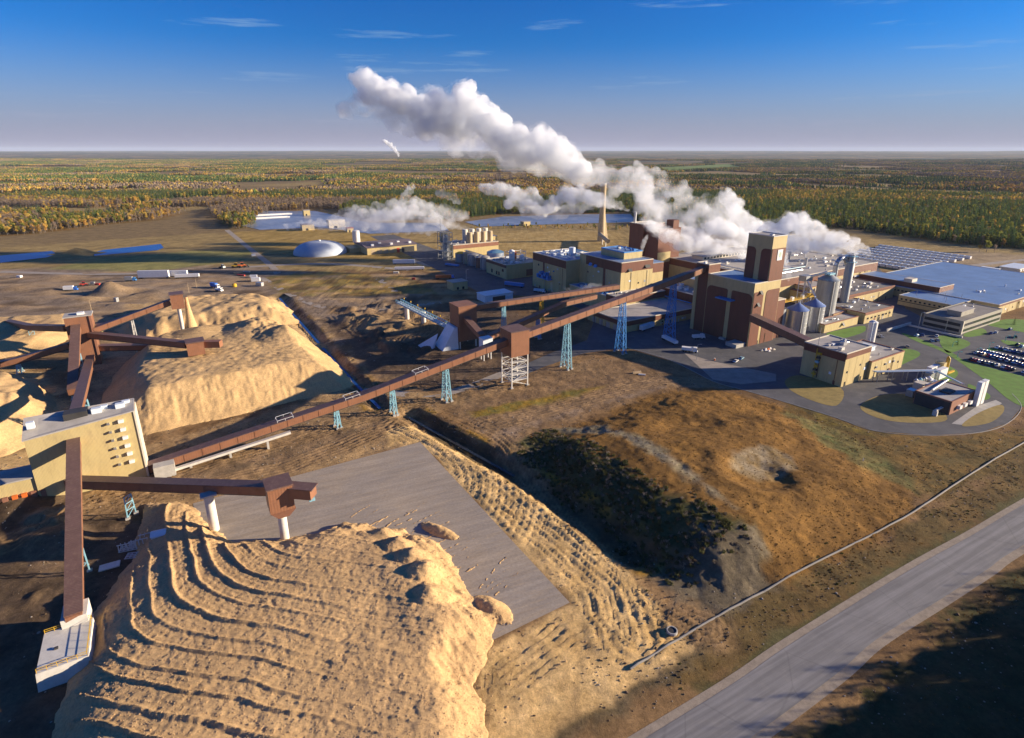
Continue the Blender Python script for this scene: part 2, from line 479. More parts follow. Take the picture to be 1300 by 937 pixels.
def gz(x, y):
    x = np.asarray(x, float); y = np.asarray(y, float)
    u, v = w2uv(x, y)
    z = np.zeros(x.shape)
    near = (x > -420) & (x < 420) & (y > 0) & (y < 560)
    if near.any():
        X, Y, Uu, Vv = x[near], y[near], u[near], v[near]
        h = np.zeros(X.shape)
        wob = (fbm(X / 14, Y / 14, 3) - .5)
        sd = poly_sd(X, Y, HILL) + wob * 5
        slope = .56 - .40 * sstep(112, 175, Uu) + .04 * np.sin(Vv / 6)
        slope = np.where(Vv > 150, np.minimum(slope, .28), slope)
        top = 7.6 + (fbm(X / 30, Y / 30, 9) - .5) * 2.4 - 3.2 * sstep(140, 215, Uu)
        hh = np.clip(sd, 0, None) * slope
        hh = top * (1 - np.exp(-(hh / top) ** 1.6 * 1.3))
        on = sstep(0, 3, sd)
        hh += on * ((fbm(X / 3.2, Y / 3.2, 21) - .5) * .7 + (fbm(X / 1.1, Y / 1.1, 22, 3) - .5) * .28)
        # dozer scratches down the near end
        end = sstep(100, 84, Vv) * on * sstep(150, 120, Uu)
        hh += end * .10 * np.sin(Uu * 2.4 + 3 * wob + Vv * .25)
        cx, cy = G(962, 600, 6)
        r = np.hypot((X - cx), (Y - cy) * 1.15) / 12
        hh += on * (-1.6 * np.exp(-r ** 4) + .5 * np.exp(-((r - 1.15) / .28) ** 2))
        h += hh
        for P, w, dp in ((DITCH1, 7, 2.0), (DITCH2, 6, 2.0), (DITCH3, 7, 2.4)):
            s, d = line_sd(X, Y, P)
            d = d + wob * 2
            h -= dp * sstep(w, w * .25, d)
            h += .18 * np.exp(-((d - w * 1.25) / 2) ** 2)
        # wheel and blade ruts on the spilled chips beside the pad
        s, d = line_sd(X, Y, TRACK)
        win = sstep(10.5, 7, d) * sstep(-1, 1.5, -poly_sd(X, Y, PAD))
        rut = np.sin(2 * np.pi * (s + 5 * fbm(X / 11, Y / 11, 31)) / 2.3) + .45 * np.sin(2 * np.pi * (s * .9 + 2.5 * fbm(X / 9, Y / 9, 32)) / 1.45)
        h += win * (.10 * sstep(13, 4, d) + .22 * rut * (.3 + fbm(X / 6, Y / 6, 33)) + .16 * (fbm(X / 4.2, Y / 4.2, 35, 3) - .5) + .16 * (fbm(X / 1.2, Y / 1.2, 36, 2) - .5))
        # berm at the crest of the ruts, on the ditch side
        h += .16 * np.exp(-((s - 9) / 1.6) ** 2) * (.4 + fbm(X / 4, Y / 4, 38))
        # general roughness of bare ground
        flat = np.zeros(X.shape)
        for P, m in ((PAD, 1), (YARD, 2), (ROAD, 3.2), (BIGLAWN, 2)):
            flat = np.maximum(flat, sstep(-m - 1.5, -m, poly_sd(X, Y, P)))
        rough = (1 - flat)
        h += rough * ((fbm(X / 9, Y / 9, 41) - .5) * .7 + (fbm(X / 2.1, Y / 2.1, 43, 3) - .5) * .38)
        # wheel tracks sweeping round the foot of the conveyor
        c0 = G(430, 620)
        rr = np.hypot(X - c0[0], Y - c0[1])
        sw = sstep(34, 42, rr) * sstep(78, 66, rr) * sstep(520, 560, 520 + (X - c0[0]) + 20) * (1 - sstep(0, 3, poly_sd(X, Y, PAD)))
        h += rough * sw * .16 * np.sin(rr * 2.6 + 4 * wob) * (.3 + fbm(X / 7, Y / 7, 47))
        # haul lanes worn through the dirt
        for L_, w_, am in LANES:
            s, d = line_sd(X, Y, L_)
            win = sstep(w_, w_ * .6, d) * rough
            h += win * (am * np.sin(2 * np.pi * (s + 3 * fbm(X / 13, Y / 13, 55)) / 1.9) * (.25 + fbm(X / 8, Y / 8, 57)) + am * 1.6 * (fbm(X / 1.7, Y / 1.7, 59, 3) - .5))
        # road verge ditch and bank
        s, d = line_sd(X, Y, ROADQ)
        h += np.where(poly_sd(X, Y, ROAD) < 0, np.where(s > 0, -1.0 * np.exp(-((d - 7) / 2.5) ** 2) + 1.3 * sstep(9, 16, d) * fbm(X / 8, Y / 8, 51), 0), 0)
        h = np.where(flat > .98, np.minimum(h, 0.0) * (1 - flat), h)
        # shoved-up banks of dirt on the left yard and between the conveyors
        for P_b, am, sx_, sy_ in BANKS:
            q = sstep(0, 10, poly_sd(X, Y, P_b))
            h += q * (1 - flat) * am * (sstep(.5, .72, fbm(X / sx_, Y / sy_, 66, 4)) + .35 * (fbm(X / 4, Y / 4, 67) - .5))
        # low banks and heaps among the yard on the left and centre
        for (px, py, rad, hg) in ((470, 408, 13, 3.4), (500, 412, 16, 3.2), (440, 412, 12, 3.0), (140, 372, 13, 5.5), (100, 322, 20, 8), (230, 366, 8, 2.0), (205, 372, 9, 2.2), (75, 352, 12, 2.5), (245, 360, 9, 3.0), (20, 640, 14, 5), (55, 690, 12, 3)):
            ax, ay = G(px, py)
            q = np.hypot(X - ax, (Y - ay) * 1.2) / rad + wob * .5
            h += hg * np.clip(1 - q, 0, 1) ** 1.05 * (1 - flat)
        z[near] = h
    # far heaps
    for (px, py, rad, hg) in ((140, 372, 13, 5.5), (100, 322, 20, 8), (75, 352, 12, 2.5)):
        ax, ay = G(px, py)
        if ay > 430:
            q = np.hypot(x - ax, (y - ay) * 1.2) / rad
            z += hg * np.clip(1 - q, 0, 1)
    dist = np.hypot(x, y)
    z += sstep(2500, 9000, dist) * (fbm(x / 2600, y / 1700, 61) - .42) * 70 * sstep(2500, 20000, dist) ** .5
    z += sstep(9000, 26000, dist) * 95 * fbm(x / 9000, y / 5000, 63)
    return z

def gz1(x, y):
    return float(gz(np.array([float(x)]), np.array([float(y)]))[0])

def axis(core0, core1, step, lo, hi, g):
    a = list(np.arange(core0, core1 + step * .5, step))
    s = step; x = core1
    while x < hi:
        s = min(s * g, 3000); x += s; a.append(x)
    s = step; x = core0
    while x > lo:
        s = min(s * g, 3000); x -= s; a.insert(0, x)
    return np.array(a)
XS = axis(-165, 175, .8, -48000, 48000, 1.045)
YS = axis(84, 272, .8, -3000, 48000, 1.035)
gx, gy = np.meshgrid(XS, YS)
NX, NY = len(XS), len(YS)
fx, fy = gx.ravel(), gy.ravel()
fzz = gz(fx, fy)
idx = np.arange(NX * NY).reshape(NY, NX)
quads = np.stack([idx[:-1, :-1], idx[:-1, 1:], idx[1:, 1:], idx[1:, :-1]], -1).reshape(-1, 4)

# ---- land cover: what actually lies on the ground, painted from survey polygons with ragged edges
cov = np.zeros((len(fx), 3))
n1 = fbm(fx / 40, fy / 40, 71); n2 = fbm(fx / 7, fy / 7, 73); n3 = fbm(fx / 2, fy / 2, 75, 3)
def lerp(a, b, t):
    return np.asarray(a) * (1 - t[:, None]) + np.asarray(b) * t[:, None]
cov[:] = lerp((.155, .098, .054), (.27, .178, .098), sstep(.3, .7, n1 * .6 + n2 * .4))
def paint(pts, ca, cb, soft=3.0, rag=4.0, amt=1.0, world=False, hmask=None):
    global cov
    P = pts if world else PW(pts)
    P = np.array(P)
    m = (fx > P[:, 0].min() - 30) & (fx < P[:, 0].max() + 30) & (fy > P[:, 1].min() - 30) & (fy < P[:, 1].max() + 30)
    if not m.any(): return
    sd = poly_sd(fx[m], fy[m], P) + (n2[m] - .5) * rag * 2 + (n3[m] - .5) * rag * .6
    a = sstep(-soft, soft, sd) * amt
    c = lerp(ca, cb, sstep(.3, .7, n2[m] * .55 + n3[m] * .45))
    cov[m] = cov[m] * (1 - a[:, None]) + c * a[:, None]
# broad belts, far to near
paint([(-400, 300), (-200, 282), (130, 262), (420, 250), (900, 270), (1300, 300), (1700, 320), (1700, 380), (1300, 345), (900, 340), (300, 345), (-400, 380)], (.23, .17, .085), (.34, .255, .125), 6, 8)
paint([(-300, 360), (-100, 345), (130, 338), (330, 338), (420, 350), (520, 365), (560, 390), (430, 440), (250, 400), (0, 420), (-300, 450)], (.20, .155, .115), (.30, .235, .17), 5, 6)
paint([(190, 345), (310, 330), (330, 318), (250, 318), (120, 330), (60, 342)], (.20, .19, .08), (.28, .25, .11), 4, 5)
paint([(280, 292), (330, 320), (520, 335), (540, 320), (470, 298), (390, 290)], (.27, .19, .075), (.37, .265, .115), 4, 5)
paint([(330, 352), (420, 345), (520, 352), (560, 372), (430, 378), (360, 375)], (.33, .215, .075), (.20, .17, .075), 3, 5)
paint([(560, 300), (760, 288), (800, 300), (690, 320)], (.31, .22, .10), (.40, .30, .15), 4, 4)
paint([(1140, 330), (1225, 318), (1400, 332), (1500, 380), (1330, 395), (1215, 350)], (.26, .20, .13), (.36, .28, .18), 4, 4)
# churned yard: wet dark drags and pale dry spreads
for P_c, sx_, sy_ in ((PW([(-300, 365), (0, 346), (240, 342), (330, 345), (360, 392), (240, 400), (0, 420), (-300, 460)]), 34, 9), (PW([(330, 350), (540, 345), (640, 385), (760, 440), (560, 500), (440, 470), (380, 400)]), 20, 8), (PW([(90, 640), (200, 560), (450, 495), (560, 500), (530, 565), (280, 645)]), 16, 6), (PW([(545, 500), (760, 455), (890, 470), (700, 545), (640, 560)]), 18, 6)):
    m = (fy < 640) & (np.abs(fx) < 700)
    q = sstep(-4, 8, poly_sd(fx[m], fy[m], P_c))
    f1 = fbm(fx[m] / sx_, fy[m] / sy_, 301, 5); f2_ = fbm(fx[m] / sx_ + 40, fy[m] / sy_, 303, 5)
    for f_, c_ in ((f1, (.095, .066, .042)), (f2_, (.37, .265, .16))):
        a = q * sstep(.50, .66, f_) * .8
        cov[m] = cov[m] * (1 - a[:, None]) + np.array(c_) * a[:, None]
# graded black dirt between the conveyors
paint([(420, 415), (560, 385), (640, 390), (760, 440), (640, 475), (560, 500), (470, 470)], (.085, .062, .043), (.15, .105, .07), 4, 6)
paint([(430, 400), (520, 398), (560, 410), (520, 425), (440, 420)], (.34, .24, .14), (.24, .17, .10), 3, 5)
# dirt in front of the conveyor, darker soil with a paler patch on the left
paint([(-200, 600), (120, 600), (210, 650), (120, 850), (60, 960), (-300, 960)], (.075, .055, .038), (.14, .10, .066), 3, 6)
paint([(20, 655), (100, 645), (110, 680), (70, 740), (30, 720)], (.22, .16, .10), (.15, .105, .07), 2, 5)
paint([(100, 640), (190, 562), (340, 522), (450, 495), (545, 500), (560, 540), (530, 562), (300, 640), (210, 655)], (.27, .185, .105), (.36, .25, .14), 2, 5)
paint([(180, 590), (420, 530), (500, 520), (500, 545), (360, 590), (240, 620)], (.17, .125, .08), (.26, .18, .11), 2, 6)
paint([(545, 500), (650, 478), (760, 455), (850, 462), (900, 480), (830, 500), (700, 540), (640, 555), (575, 525)], (.17, .115, .07), (.25, .17, .10), 3, 6)
paint([(595, 522), (680, 505), (770, 488), (770, 495), (690, 515), (605, 530)], (.26, .17, .05), (.14, .13, .05), 1.5, 3)
paint([(610, 535), (720, 512), (830, 480), (985, 482), (985, 494), (850, 492), (760, 515), (690, 535), (660, 550), (690, 610), (790, 730), (840, 790), (800, 800), (700, 680), (640, 580)], (.225, .165, .115), (.295, .22, .155), 2, 4)
# hill: autumn grass on top, weeds on the shaded flank, bare grey scratches at the near end
paint(HILL, (.15, .088, .038), (.225, .130, .052), 3, 5, world=True)
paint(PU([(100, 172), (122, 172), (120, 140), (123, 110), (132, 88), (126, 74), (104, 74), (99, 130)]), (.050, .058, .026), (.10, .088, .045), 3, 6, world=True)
paint(PU([(100, 88), (118, 94), (130, 84), (124, 64), (98, 66)]), (.115, .095, .066), (.175, .145, .10), 3, 6, world=True)
paint([(700, 545), (760, 560), (850, 615), (930, 670), (900, 640), (820, 580), (760, 545)], (.27, .235, .17), (.20, .165, .10), 2, 4)
paint([(925, 595), (960, 578), (1005, 590), (1010, 610), (960, 622), (925, 612)], (.27, .225, .16), (.20, .14, .07), 2, 4)
paint([(985, 485), (1060, 530), (1180, 556), (1330, 540), (1330, 580), (1200, 640), (1100, 600), (1000, 530)], (.115, .088, .042), (.195, .125, .052), 3, 6)
paint([(1000, 525), (1060, 545), (1140, 590), (1180, 640), (1120, 605), (1040, 565)], (.085, .095, .04), (.16, .13, .06), 2, 5)
# verge between pipe and road, and beyond the road
paint([(800, 860), (925, 785), (1160, 660), (1300, 572), (1450, 500), (1450, 560), (1300, 640), (1150, 725), (900, 880)], (.17, .115, .055), (.115, .085, .042), 2, 5)
paint([(880, 880), (1000, 800), (1150, 712), (1300, 626), (1300, 634), (1150, 722), (1000, 816), (905, 880)], (.066, .070, .032), (.12, .105, .055), 1.5, 3)
paint([(760, 740), (830, 770), (905, 790), (880, 850), (700, 960), (640, 960), (780, 850)], (.105, .085, .052), (.18, .135, .08), 2, 5)
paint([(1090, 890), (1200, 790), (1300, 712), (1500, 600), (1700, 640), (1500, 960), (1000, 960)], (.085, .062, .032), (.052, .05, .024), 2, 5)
# sheltered ditch banks
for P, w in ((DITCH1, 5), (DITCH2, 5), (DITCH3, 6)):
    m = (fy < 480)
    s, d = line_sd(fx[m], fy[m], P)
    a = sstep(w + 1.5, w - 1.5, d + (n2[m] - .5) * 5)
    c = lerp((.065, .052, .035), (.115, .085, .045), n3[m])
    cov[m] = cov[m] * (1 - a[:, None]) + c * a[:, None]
    a = np.exp(-((d - w - 2) / 1.6) ** 2) * sstep(.4, .6, n2[m]) * .8
    cov[m] = cov[m] * (1 - a[:, None]) + np.array((.29, .175, .045)) * a[:, None]
# spilled chips
for L_, w_, am in LANES:
    m = fy < 430
    s, d = line_sd(fx[m], fy[m], L_)
    a = sstep(w_ * 1.1, w_ * .5, d + (n2[m] - .5) * 5) * (.5 + .5 * n3[m])
    tr = .5 + .5 * np.sin(2 * np.pi * (s + 3 * fbm(fx[m] / 13, fy[m] / 13, 55)) / 1.9)
    c = lerp((.11, .072, .042), (.38, .26, .15), np.clip(tr * .5 + n3[m] * .6, 0, 1))
    cov[m] = cov[m] * (1 - a[:, None]) + c * a[:, None]
paint(PU([(66, 206), (77, 206), (80, 190), (86, 165), (91, 138), (93, 112), (93, 88), (89, 66), (30, 66), (46, 90), (73.8, 91.8), (73.8, 191.5), (60, 193)]), (.53, .365, .185), (.63, .45, .24), 1.2, 2.0, world=True)
paint(PU([(-45, 258), (70, 258), (76, 300), (72, 470), (-30, 500), (-45, 400)]), (.36, .26, .15), (.46, .33, .19), 4, 8, world=True)
paint([(-60, 470), (40, 470), (100, 520), (110, 560), (40, 600), (-80, 600)], (.46, .32, .165), (.54, .385, .205), 3, 5)
# dry grass along the yard's edge and beyond the plant
paint([(985, 487), (1060, 533), (1110, 551), (1110, 556), (1050, 540), (980, 495)], (.20, .15, .05), (.10, .08, .04), 1, 2)

# ---- far country: forest against fields
dist = np.hypot(fx, fy)
FRONT = PW([(-600, 330), (-300, 318), (0, 299), (60, 296), (130, 286), (200, 279), (240, 268), (262, 264), (278, 282), (300, 291), (318, 289), (325, 276), (350, 268), (420, 265), (470, 279), (560, 279), (640, 272), (745, 271), (800, 270), (815, 285), (880, 293), (1000, 300), (1060, 288), (1150, 301), (1230, 312), (1300, 316), (1500, 335), (1900, 370)])
FPOLY = FRONT + [(60000, 900), (60000, 60000), (-60000, 60000), (-60000, 900)]
FIELDS = [PW(p) for p in (
    [(0, 246), (150, 240), (200, 241), (200, 243), (60, 248), (0, 250)],
    [(95, 268), (170, 258), (250, 250), (345, 245), (338, 250), (200, 259), (130, 270)],
    [(285, 232), (420, 228), (425, 238), (300, 247)],
    [(-300, 268), (-60, 258), (-20, 262), (-200, 282)],
    [(990, 231), (1150, 240), (1300, 245), (1420, 250), (1420, 256), (1300, 251), (1140, 246), (990, 236)],
    [(830, 213), (930, 208), (940, 213), (845, 219)],
    [(780, 205), (905, 204), (880, 210), (790, 211)],
    [(1100, 232), (1170, 236), (1170, 239), (1100, 236)],
    [(560, 232), (640, 230), (650, 234), (570, 237)],
    [(400, 208), (520, 206), (530, 209), (410, 212)],
    [(1050, 214), (1180, 217), (1180, 220), (1040, 217)])]
def forest(x, y):
    """1 where trees stand"""
    x = np.asarray(x, float); y = np.asarray(y, float)
    f = (poly_sd(x, y, FPOLY) + (fbm(x / 30, y / 30, 81) - .5) * 20 > 0).astype(float)
    d = np.hypot(x, y)
    op = fbm(x / 520 + .15 * y / 520, y / 330, 83, 4)
    f *= np.where(d > 1250, op > np.where(d > 2600, .43, np.where(d > 1900, .36, .26)), 1)
    for P in FIELDS:
        f *= (poly_sd(x, y, P) + (fbm(x / 40, y / 40, 85) - .5) * 24 < 0)
    return f
def kindmap(x, y):
    """0 conifer ... 1 autumn aspen"""
    x = np.asarray(x, float); y = np.asarray(y, float)
    k = fbm(x / 340 + 5, y / 240 + 3, 91, 5)
    k = k + .15 * sstep(300, -500, x) * sstep(2600, 900, y) - .07 * sstep(-120, 250, x) * sstep(1700, 900, y)
    return k
far = sstep(520, 760, fy) * (forest(fx, fy) if True else 1)
far = np.where(dist > 5200, 1.0, far)
fm = far > .01
kk = kindmap(fx[fm], fy[fm])
fc = lerp((.055, .058, .026), (.20, .12, .045), sstep(.42, .62, kk))
cov[fm] = cov[fm] * (1 - far[fm][:, None]) + fc * far[fm][:, None]
opn = (dist > 900) & (far < .5)
fld = fbm(fx[opn] / 300, fy[opn] / 200, 95)
cov[opn] = lerp((.21, .155, .085), (.30, .225, .11), sstep(.4, .6, fld))
gp = poly_sd(fx, fy, FIELDS[5]) > 0
cov[gp] = (.17, .22, .08)

# earth runs rusty and saturated here
L_ = cov.mean(1, keepdims=True)
cov = np.clip(L_ + (cov - L_) * np.array([1.22, 1.22, 1.22]), .01, .9)
me = bpy.data.meshes.new('ground')
me.vertices.add(len(fx)); me.vertices.foreach_set('co', np.stack([fx, fy, fzz], -1).ravel())
me.loops.add(len(quads) * 4); me.loops.foreach_set('vertex_index', quads.ravel())
me.polygons.add(len(quads)); me.polygons.foreach_set('loop_start', np.arange(0, len(quads) * 4, 4))
me.polygons.foreach_set('loop_total', np.full(len(quads), 4))
me.polygons.foreach_set('use_smooth', np.ones(len(quads), bool))
me.update()
at = me.color_attributes.new('cover', 'FLOAT_COLOR', 'POINT')
at.data.foreach_set('color', np.concatenate([cov, far[:, None]], 1).ravel().astype(np.float32))
ground = bpy.data.objects.new('ground', me); COL.objects.link(ground)
tag(ground, kind='structure')
m, t, b = newmat('ground_soil')
ca = nd(t, 'ShaderNodeVertexColor'); ca.layer_name = 'cover'
tc = nd(t, 'ShaderNodeTexCoord')
def noise(t, vec, scale, detail=5, rough=.6, lo=.3, hi=.7, a=0., b_=1., sc=None):
    n = nd(t, 'ShaderNodeTexNoise'); n.inputs['Scale'].default_value = scale
    n.inputs['Detail'].default_value = detail; n.inputs['Roughness'].default_value = rough
    if sc:
        mp = nd(t, 'ShaderNodeMapping'); mp.inputs['Scale'].default_value = sc
        t.links.new(vec, mp.inputs[0]); vec = mp.outputs[0]
    t.links.new(vec, n.inputs['Vector'])
    r = nd(t, 'ShaderNodeMapRange')
    for k, q in (('From Min', lo), ('From Max', hi), ('To Min', a), ('To Max', b_)):
        r.inputs[k].default_value = q
    t.links.new(n.outputs['Fac'], r.inputs['Value'])
    return r.outputs[0], n.outputs['Fac']
def mixc(t, fac, a, b_, blend='MIX'):
    x = nd(t, 'ShaderNodeMix'); x.data_type = 'RGBA'; x.blend_type = blend
    for s, i in ((fac, 0), (a, 6), (b_, 7)):
        if isinstance(s, (int, float)): x.inputs[i].default_value = s
        elif isinstance(s, tuple): x.inputs[i].default_value = (*s, 1)
        else: t.links.new(s, x.inputs[i])
    return x.outputs[2]
def grey(t, v):
    c = nd(t, 'ShaderNodeCombineColor')
    for i in range(3): t.links.new(v, c.inputs[i])
    return c.outputs[0]
P_ = tc.outputs['Object']
a1, _ = noise(t, P_, .09, 7, .7, .3, .7, .66, 1.34)
a2, f2 = noise(t, P_, .8, 10, .82, .3, .7, .55, 1.45)
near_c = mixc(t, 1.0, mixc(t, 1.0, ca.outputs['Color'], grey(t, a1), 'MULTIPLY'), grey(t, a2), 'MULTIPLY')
# far country: patches of conifer, aspen, bare bush and stubble
k1, _ = noise(t, P_, 1 / 420, 6, .62, .44, .56)
k2, _ = noise(t, P_, 1 / 150, 5, .65, .46, .58, sc=(1, 1.3, 1))
k3, _ = noise(t, P_, 1 / 900, 5, .6, .50, .60)
k4, _ = noise(t, P_, 1 / 60, 4, .7, .35, .7, .55, 1.4)
fcx = mixc(t, k1, (.075, .095, .05), (.36, .235, .085))
fcx = mixc(t, k2, fcx, (.13, .105, .075))
fcx = mixc(t, k3, fcx, (.075, .09, .045))
fcx = mixc(t, 1.0, fcx, grey(t, k4), 'MULTIPLY')
ge = nd(t, 'ShaderNodeSeparateXYZ'); t.links.new(P_, ge.inputs[0])
fm2 = nd(t, 'ShaderNodeMapRange'); fm2.inputs['From Min'].default_value = 4500; fm2.inputs['From Max'].default_value = 6000
t.links.new(ge.outputs[1], fm2.inputs['Value'])
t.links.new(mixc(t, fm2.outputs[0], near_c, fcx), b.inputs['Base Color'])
b.inputs['Roughness'].default_value = .95
b.inputs['Specular IOR Level'].default_value = .1
bp = nd(t, 'ShaderNodeBump'); bp.inputs['Distance'].default_value = .28; bp.inputs['Strength'].default_value = 1
t.links.new(f2, bp.inputs['Height'])
t.links.new(bp.outputs[0], b.inputs['Normal'])
me.materials.append(m)

# ------------------------------------------------------------------ surfaces laid on the ground
def sheet(name, pts, z, m, smooth=0, world=True, label=None):
    if smooth: pts = catmull(pts, smooth)
    a = sum(pts[i][0] * pts[(i + 1) % len(pts)][1] - pts[(i + 1) % len(pts)][0] * pts[i][1] for i in range(len(pts)))
    if a < 0: pts = pts[::-1]
    o = mesh_obj(name, [(x, y, z) for x, y in pts], [tuple(range(len(pts)))], m)
    return tag(o, kind='structure')
def strip(name, A, B, z, m):
    n = len(A)
    V = [(x, y, z) for x, y in A] + [(x, y, z) for x, y in B]
    F = [(i, i + 1, n + i + 1, n + i) for i in range(n - 1)]
    o = mesh_obj(name, V, F, m)
    bmx = bmesh.new(); bmx.from_mesh(o.data); bmesh.ops.recalc_face_normals(bmx, faces=bmx.faces)
    if sum(f.normal.z for f in bmx.faces) < 0: bmesh.ops.reverse_faces(bmx, faces=bmx.faces)
    bmx.to_mesh(o.data); bmx.free()
    return tag(o, kind='structure')
def offset(P, d):
    outp = []
    for i in range(len(P)):
        a = Vector(P[max(i - 1, 0)]); c = Vector(P[min(i + 1, len(P) - 1)])
        t_ = (c - a).normalized()
        outp.append((P[i][0] - t_.y * d, P[i][1] + t_.x * d))
    return outp
ASPH = mat('worn_asphalt', (0.098, 0.098, 0.102), rough=.85, var=.25, scale=.08, dirt=(.20, .185, .165), dirt_amt=.55, bump=.01, bscale=5)
ROADM = mat('grey_road_asphalt', (0.235, 0.225, 0.215), rough=.85, var=.10, scale=.12, dirt=(.29, .27, .24), dirt_amt=.5, bump=.01, bscale=6)
GRAVEL = mat('gravel_shoulder', (0.33, 0.27, 0.20), rough=.95, var=.2, scale=.5, dirt=(.2, .16, .11), dirt_amt=.6, bump=.05, bscale=4)
DIRTR = mat('gravel_track', (0.34, 0.29, 0.235), rough=.95, var=.2, scale=.2, dirt=(.2, .16, .12), dirt_amt=.5)
PADM = mat('pad_concrete', (0.36, 0.33, 0.295), rough=.9, var=.13, scale=.05, dirt=(.47, .37, .235), dirt_amt=.6, bump=.015, bscale=3)
t_ = ROADM.node_tree; b_ = t_.nodes['Principled BSDF']; lk = b_.inputs['Base Color'].links[0].from_socket
tcR = nd(t_, 'ShaderNodeTexCoord'); mR = nd(t_, 'ShaderNodeMapping'); mR.inputs['Rotation'].default_value = (0, 0, R(-28)); t_.links.new(tcR.outputs['Object'], mR.inputs[0])
wv, _ = noise(t_, mR.outputs[0], .5, 5, .6, .42, .62, .80, 1.10, sc=(.05, 1.4, 1))
vo = nd(t_, 'ShaderNodeTexVoronoi'); vo.feature = 'DISTANCE_TO_EDGE'; vo.inputs['Scale'].default_value = .05; t_.links.new(mR.outputs[0], vo.inputs['Vector'])
ck = nd(t_, 'ShaderNodeMapRange'); ck.inputs['From Max'].default_value = .012; ck.inputs['To Min'].default_value = .84; t_.links.new(vo.outputs[0], ck.inputs['Value'])
t_.links.new(mixc(t_, 1.0, mixc(t_, 1.0, lk, grey(t_, wv), 'MULTIPLY'), grey(t_, ck.outputs[0]), 'MULTIPLY'), b_.inputs['Base Color'])
LAWN = mat('mown_lawn', (0.12, 0.24, 0.035), rough=.95, var=.25, scale=.25, dirt=(.19, .19, .05), dirt_amt=.6, bump=.06, bscale=3)
LAWNB = mat('dry_lawn', (0.30, 0.22, 0.07), rough=.95, var=.25, scale=.25, dirt=(.14, .12, .045), dirt_amt=.7, bump=.06, bscale=3)
WATER = mat('blue_water', (0.015, 0.10, 0.36), rough=.3, var=.12, spec=.22, bump=.01, bscale=.6)  # deep blue of the reflected sky put into the base colour
WATERL = mat('lagoon_water', (0.22, 0.25, 0.31), rough=.3, var=.3, scale=.02, spec=.5, dirt=(.55, .54, .54), dirt_amt=.85)
LINE = mat('faded_road_line', (0.42, 0.36, 0.17), rough=.9, var=.4, scale=1.5)

# pad: broom and blade streaks, chip dust along the pile side
PADM, tP, bP = newmat('pad_concrete_swept')
tcP = nd(tP, 'ShaderNodeTexCoord'); oP = tcP.outputs['Object']
mpR = nd(tP, 'ShaderNodeMapping'); mpR.inputs['Rotation'].default_value = (0, 0, R(-24)); tP.links.new(oP, mpR.inputs[0])
g1, _ = noise(tP, mpR.outputs[0], .10, 6, .7, .3, .7, .80, 1.18, sc=(.5, 4.0, 1))
g2, _ = noise(tP, mpR.outputs[0], .35, 7, .75, .50, .78, 0, .75, sc=(.35, 5.0, 1))
g3, _ = noise(tP, oP, .035, 5, .65, .38, .66, 0, .70)
g4, _ = noise(tP, oP, 1.3, 6, .75, .3, .7, .82, 1.18)
cP = mixc(tP, g3, (.33, .285, .235), (.42, .335, .235))
cP = mixc(tP, g2, cP, (.52, .38, .215))
cP = mixc(tP, 1.0, mixc(tP, 1.0, cP, grey(tP, g1), 'MULTIPLY'), grey(tP, g4), 'MULTIPLY')
tP.links.new(cP, bP.inputs['Base Color']); bP.inputs['Roughness'].default_value = .9; bP.inputs['Specular IOR Level'].default_value = .15
sheet('storage_pad', PAD, .05, PADM)
sheet('asphalt_yard', YARD, .05, ASPH)
RA = catmull(ROADP, 8, False); RB = catmull(ROADQ, 8, False)
n_ = min(len(RA), len(RB))
strip('road_shoulder', offset(RA, .6), offset(RB, -.6), .05, GRAVEL)
RA = offset(RA, -1.2); RB = offset(RB, 1.4)
strip('paved_road', RA, RB, .10, ROADM)
mid = [((a[0] + c[0]) / 2, (a[1] + c[1]) / 2) for a, c in zip(RA, RB)]
for nm, pts, mm in (('dry_lawn', [(997, 483), (1017, 477), (1068, 493), (1062, 515), (1029, 508), (1003, 495)], LAWNB),
                    ('dry_lawn', [(1092, 518), (1108, 505), (1137, 500), (1172, 505), (1203, 532), (1162, 537), (1118, 532)], LAWNB),
                    ('dry_lawn', [(1221, 541), (1241, 525), (1270, 514), (1274, 523), (1256, 537)], LAWNB),
                    ('lawn', [(1140, 463), (1144, 444), (1162, 445), (1168, 451), (1152, 460)], LAWN),
                    ('lawn', [(1167, 489), (1194, 465), (1211, 468), (1216, 476), (1201, 486)], LAWN),
                    ('lawn', [(1145, 424), (1157, 426), (1209, 448), (1226, 458), (1300, 478), (1420, 505), (1420, 560), (1320, 524), (1283, 509), (1251, 483), (1201, 449), (1167, 435)], LAWN),
                    ('lawn', [(1192, 427), (1216, 429), (1232, 437), (1207, 448), (1197, 442)], LAWN),
                    ('lawn', [(1224, 424), (1246, 417), (1252, 424), (1229, 428)], LAWN),
                    ('lawn', [(1256, 411), (1285, 405), (1330, 412), (1330, 426), (1263, 415)], LAWN),
                    ('lawn', [(1049, 424), (1076, 417), (1097, 414), (1096, 422), (1066, 430)], LAWN),
                    ('lawn', [(1229, 488), (1240, 492), (1257, 502), (1250, 508), (1232, 500)], LAWN),
                    ('lawn', [(1271, 432), (1290, 434), (1340, 443), (1340, 446), (1284, 439)], LAWN),
                    ('lawn', [(1254, 443), (1272, 443), (1340, 454), (1340, 456), (1275, 446), (1254, 447)], LAWN)):
    sheet(nm, catmull(PW(pts), 5), .09, mm)
sheet('loading_apron', PW([(1208, 538), (1240, 516), (1264, 508), (1272, 512), (1232, 541)]), .072, CONC)
sheet('sunlit_yard_patch', PW([(868, 448), (905, 459), (985, 475), (985, 484), (940, 488), (905, 482)]), .09, DIRTR)  # sunlit strip of the yard, its brightness put in as a paler sheet
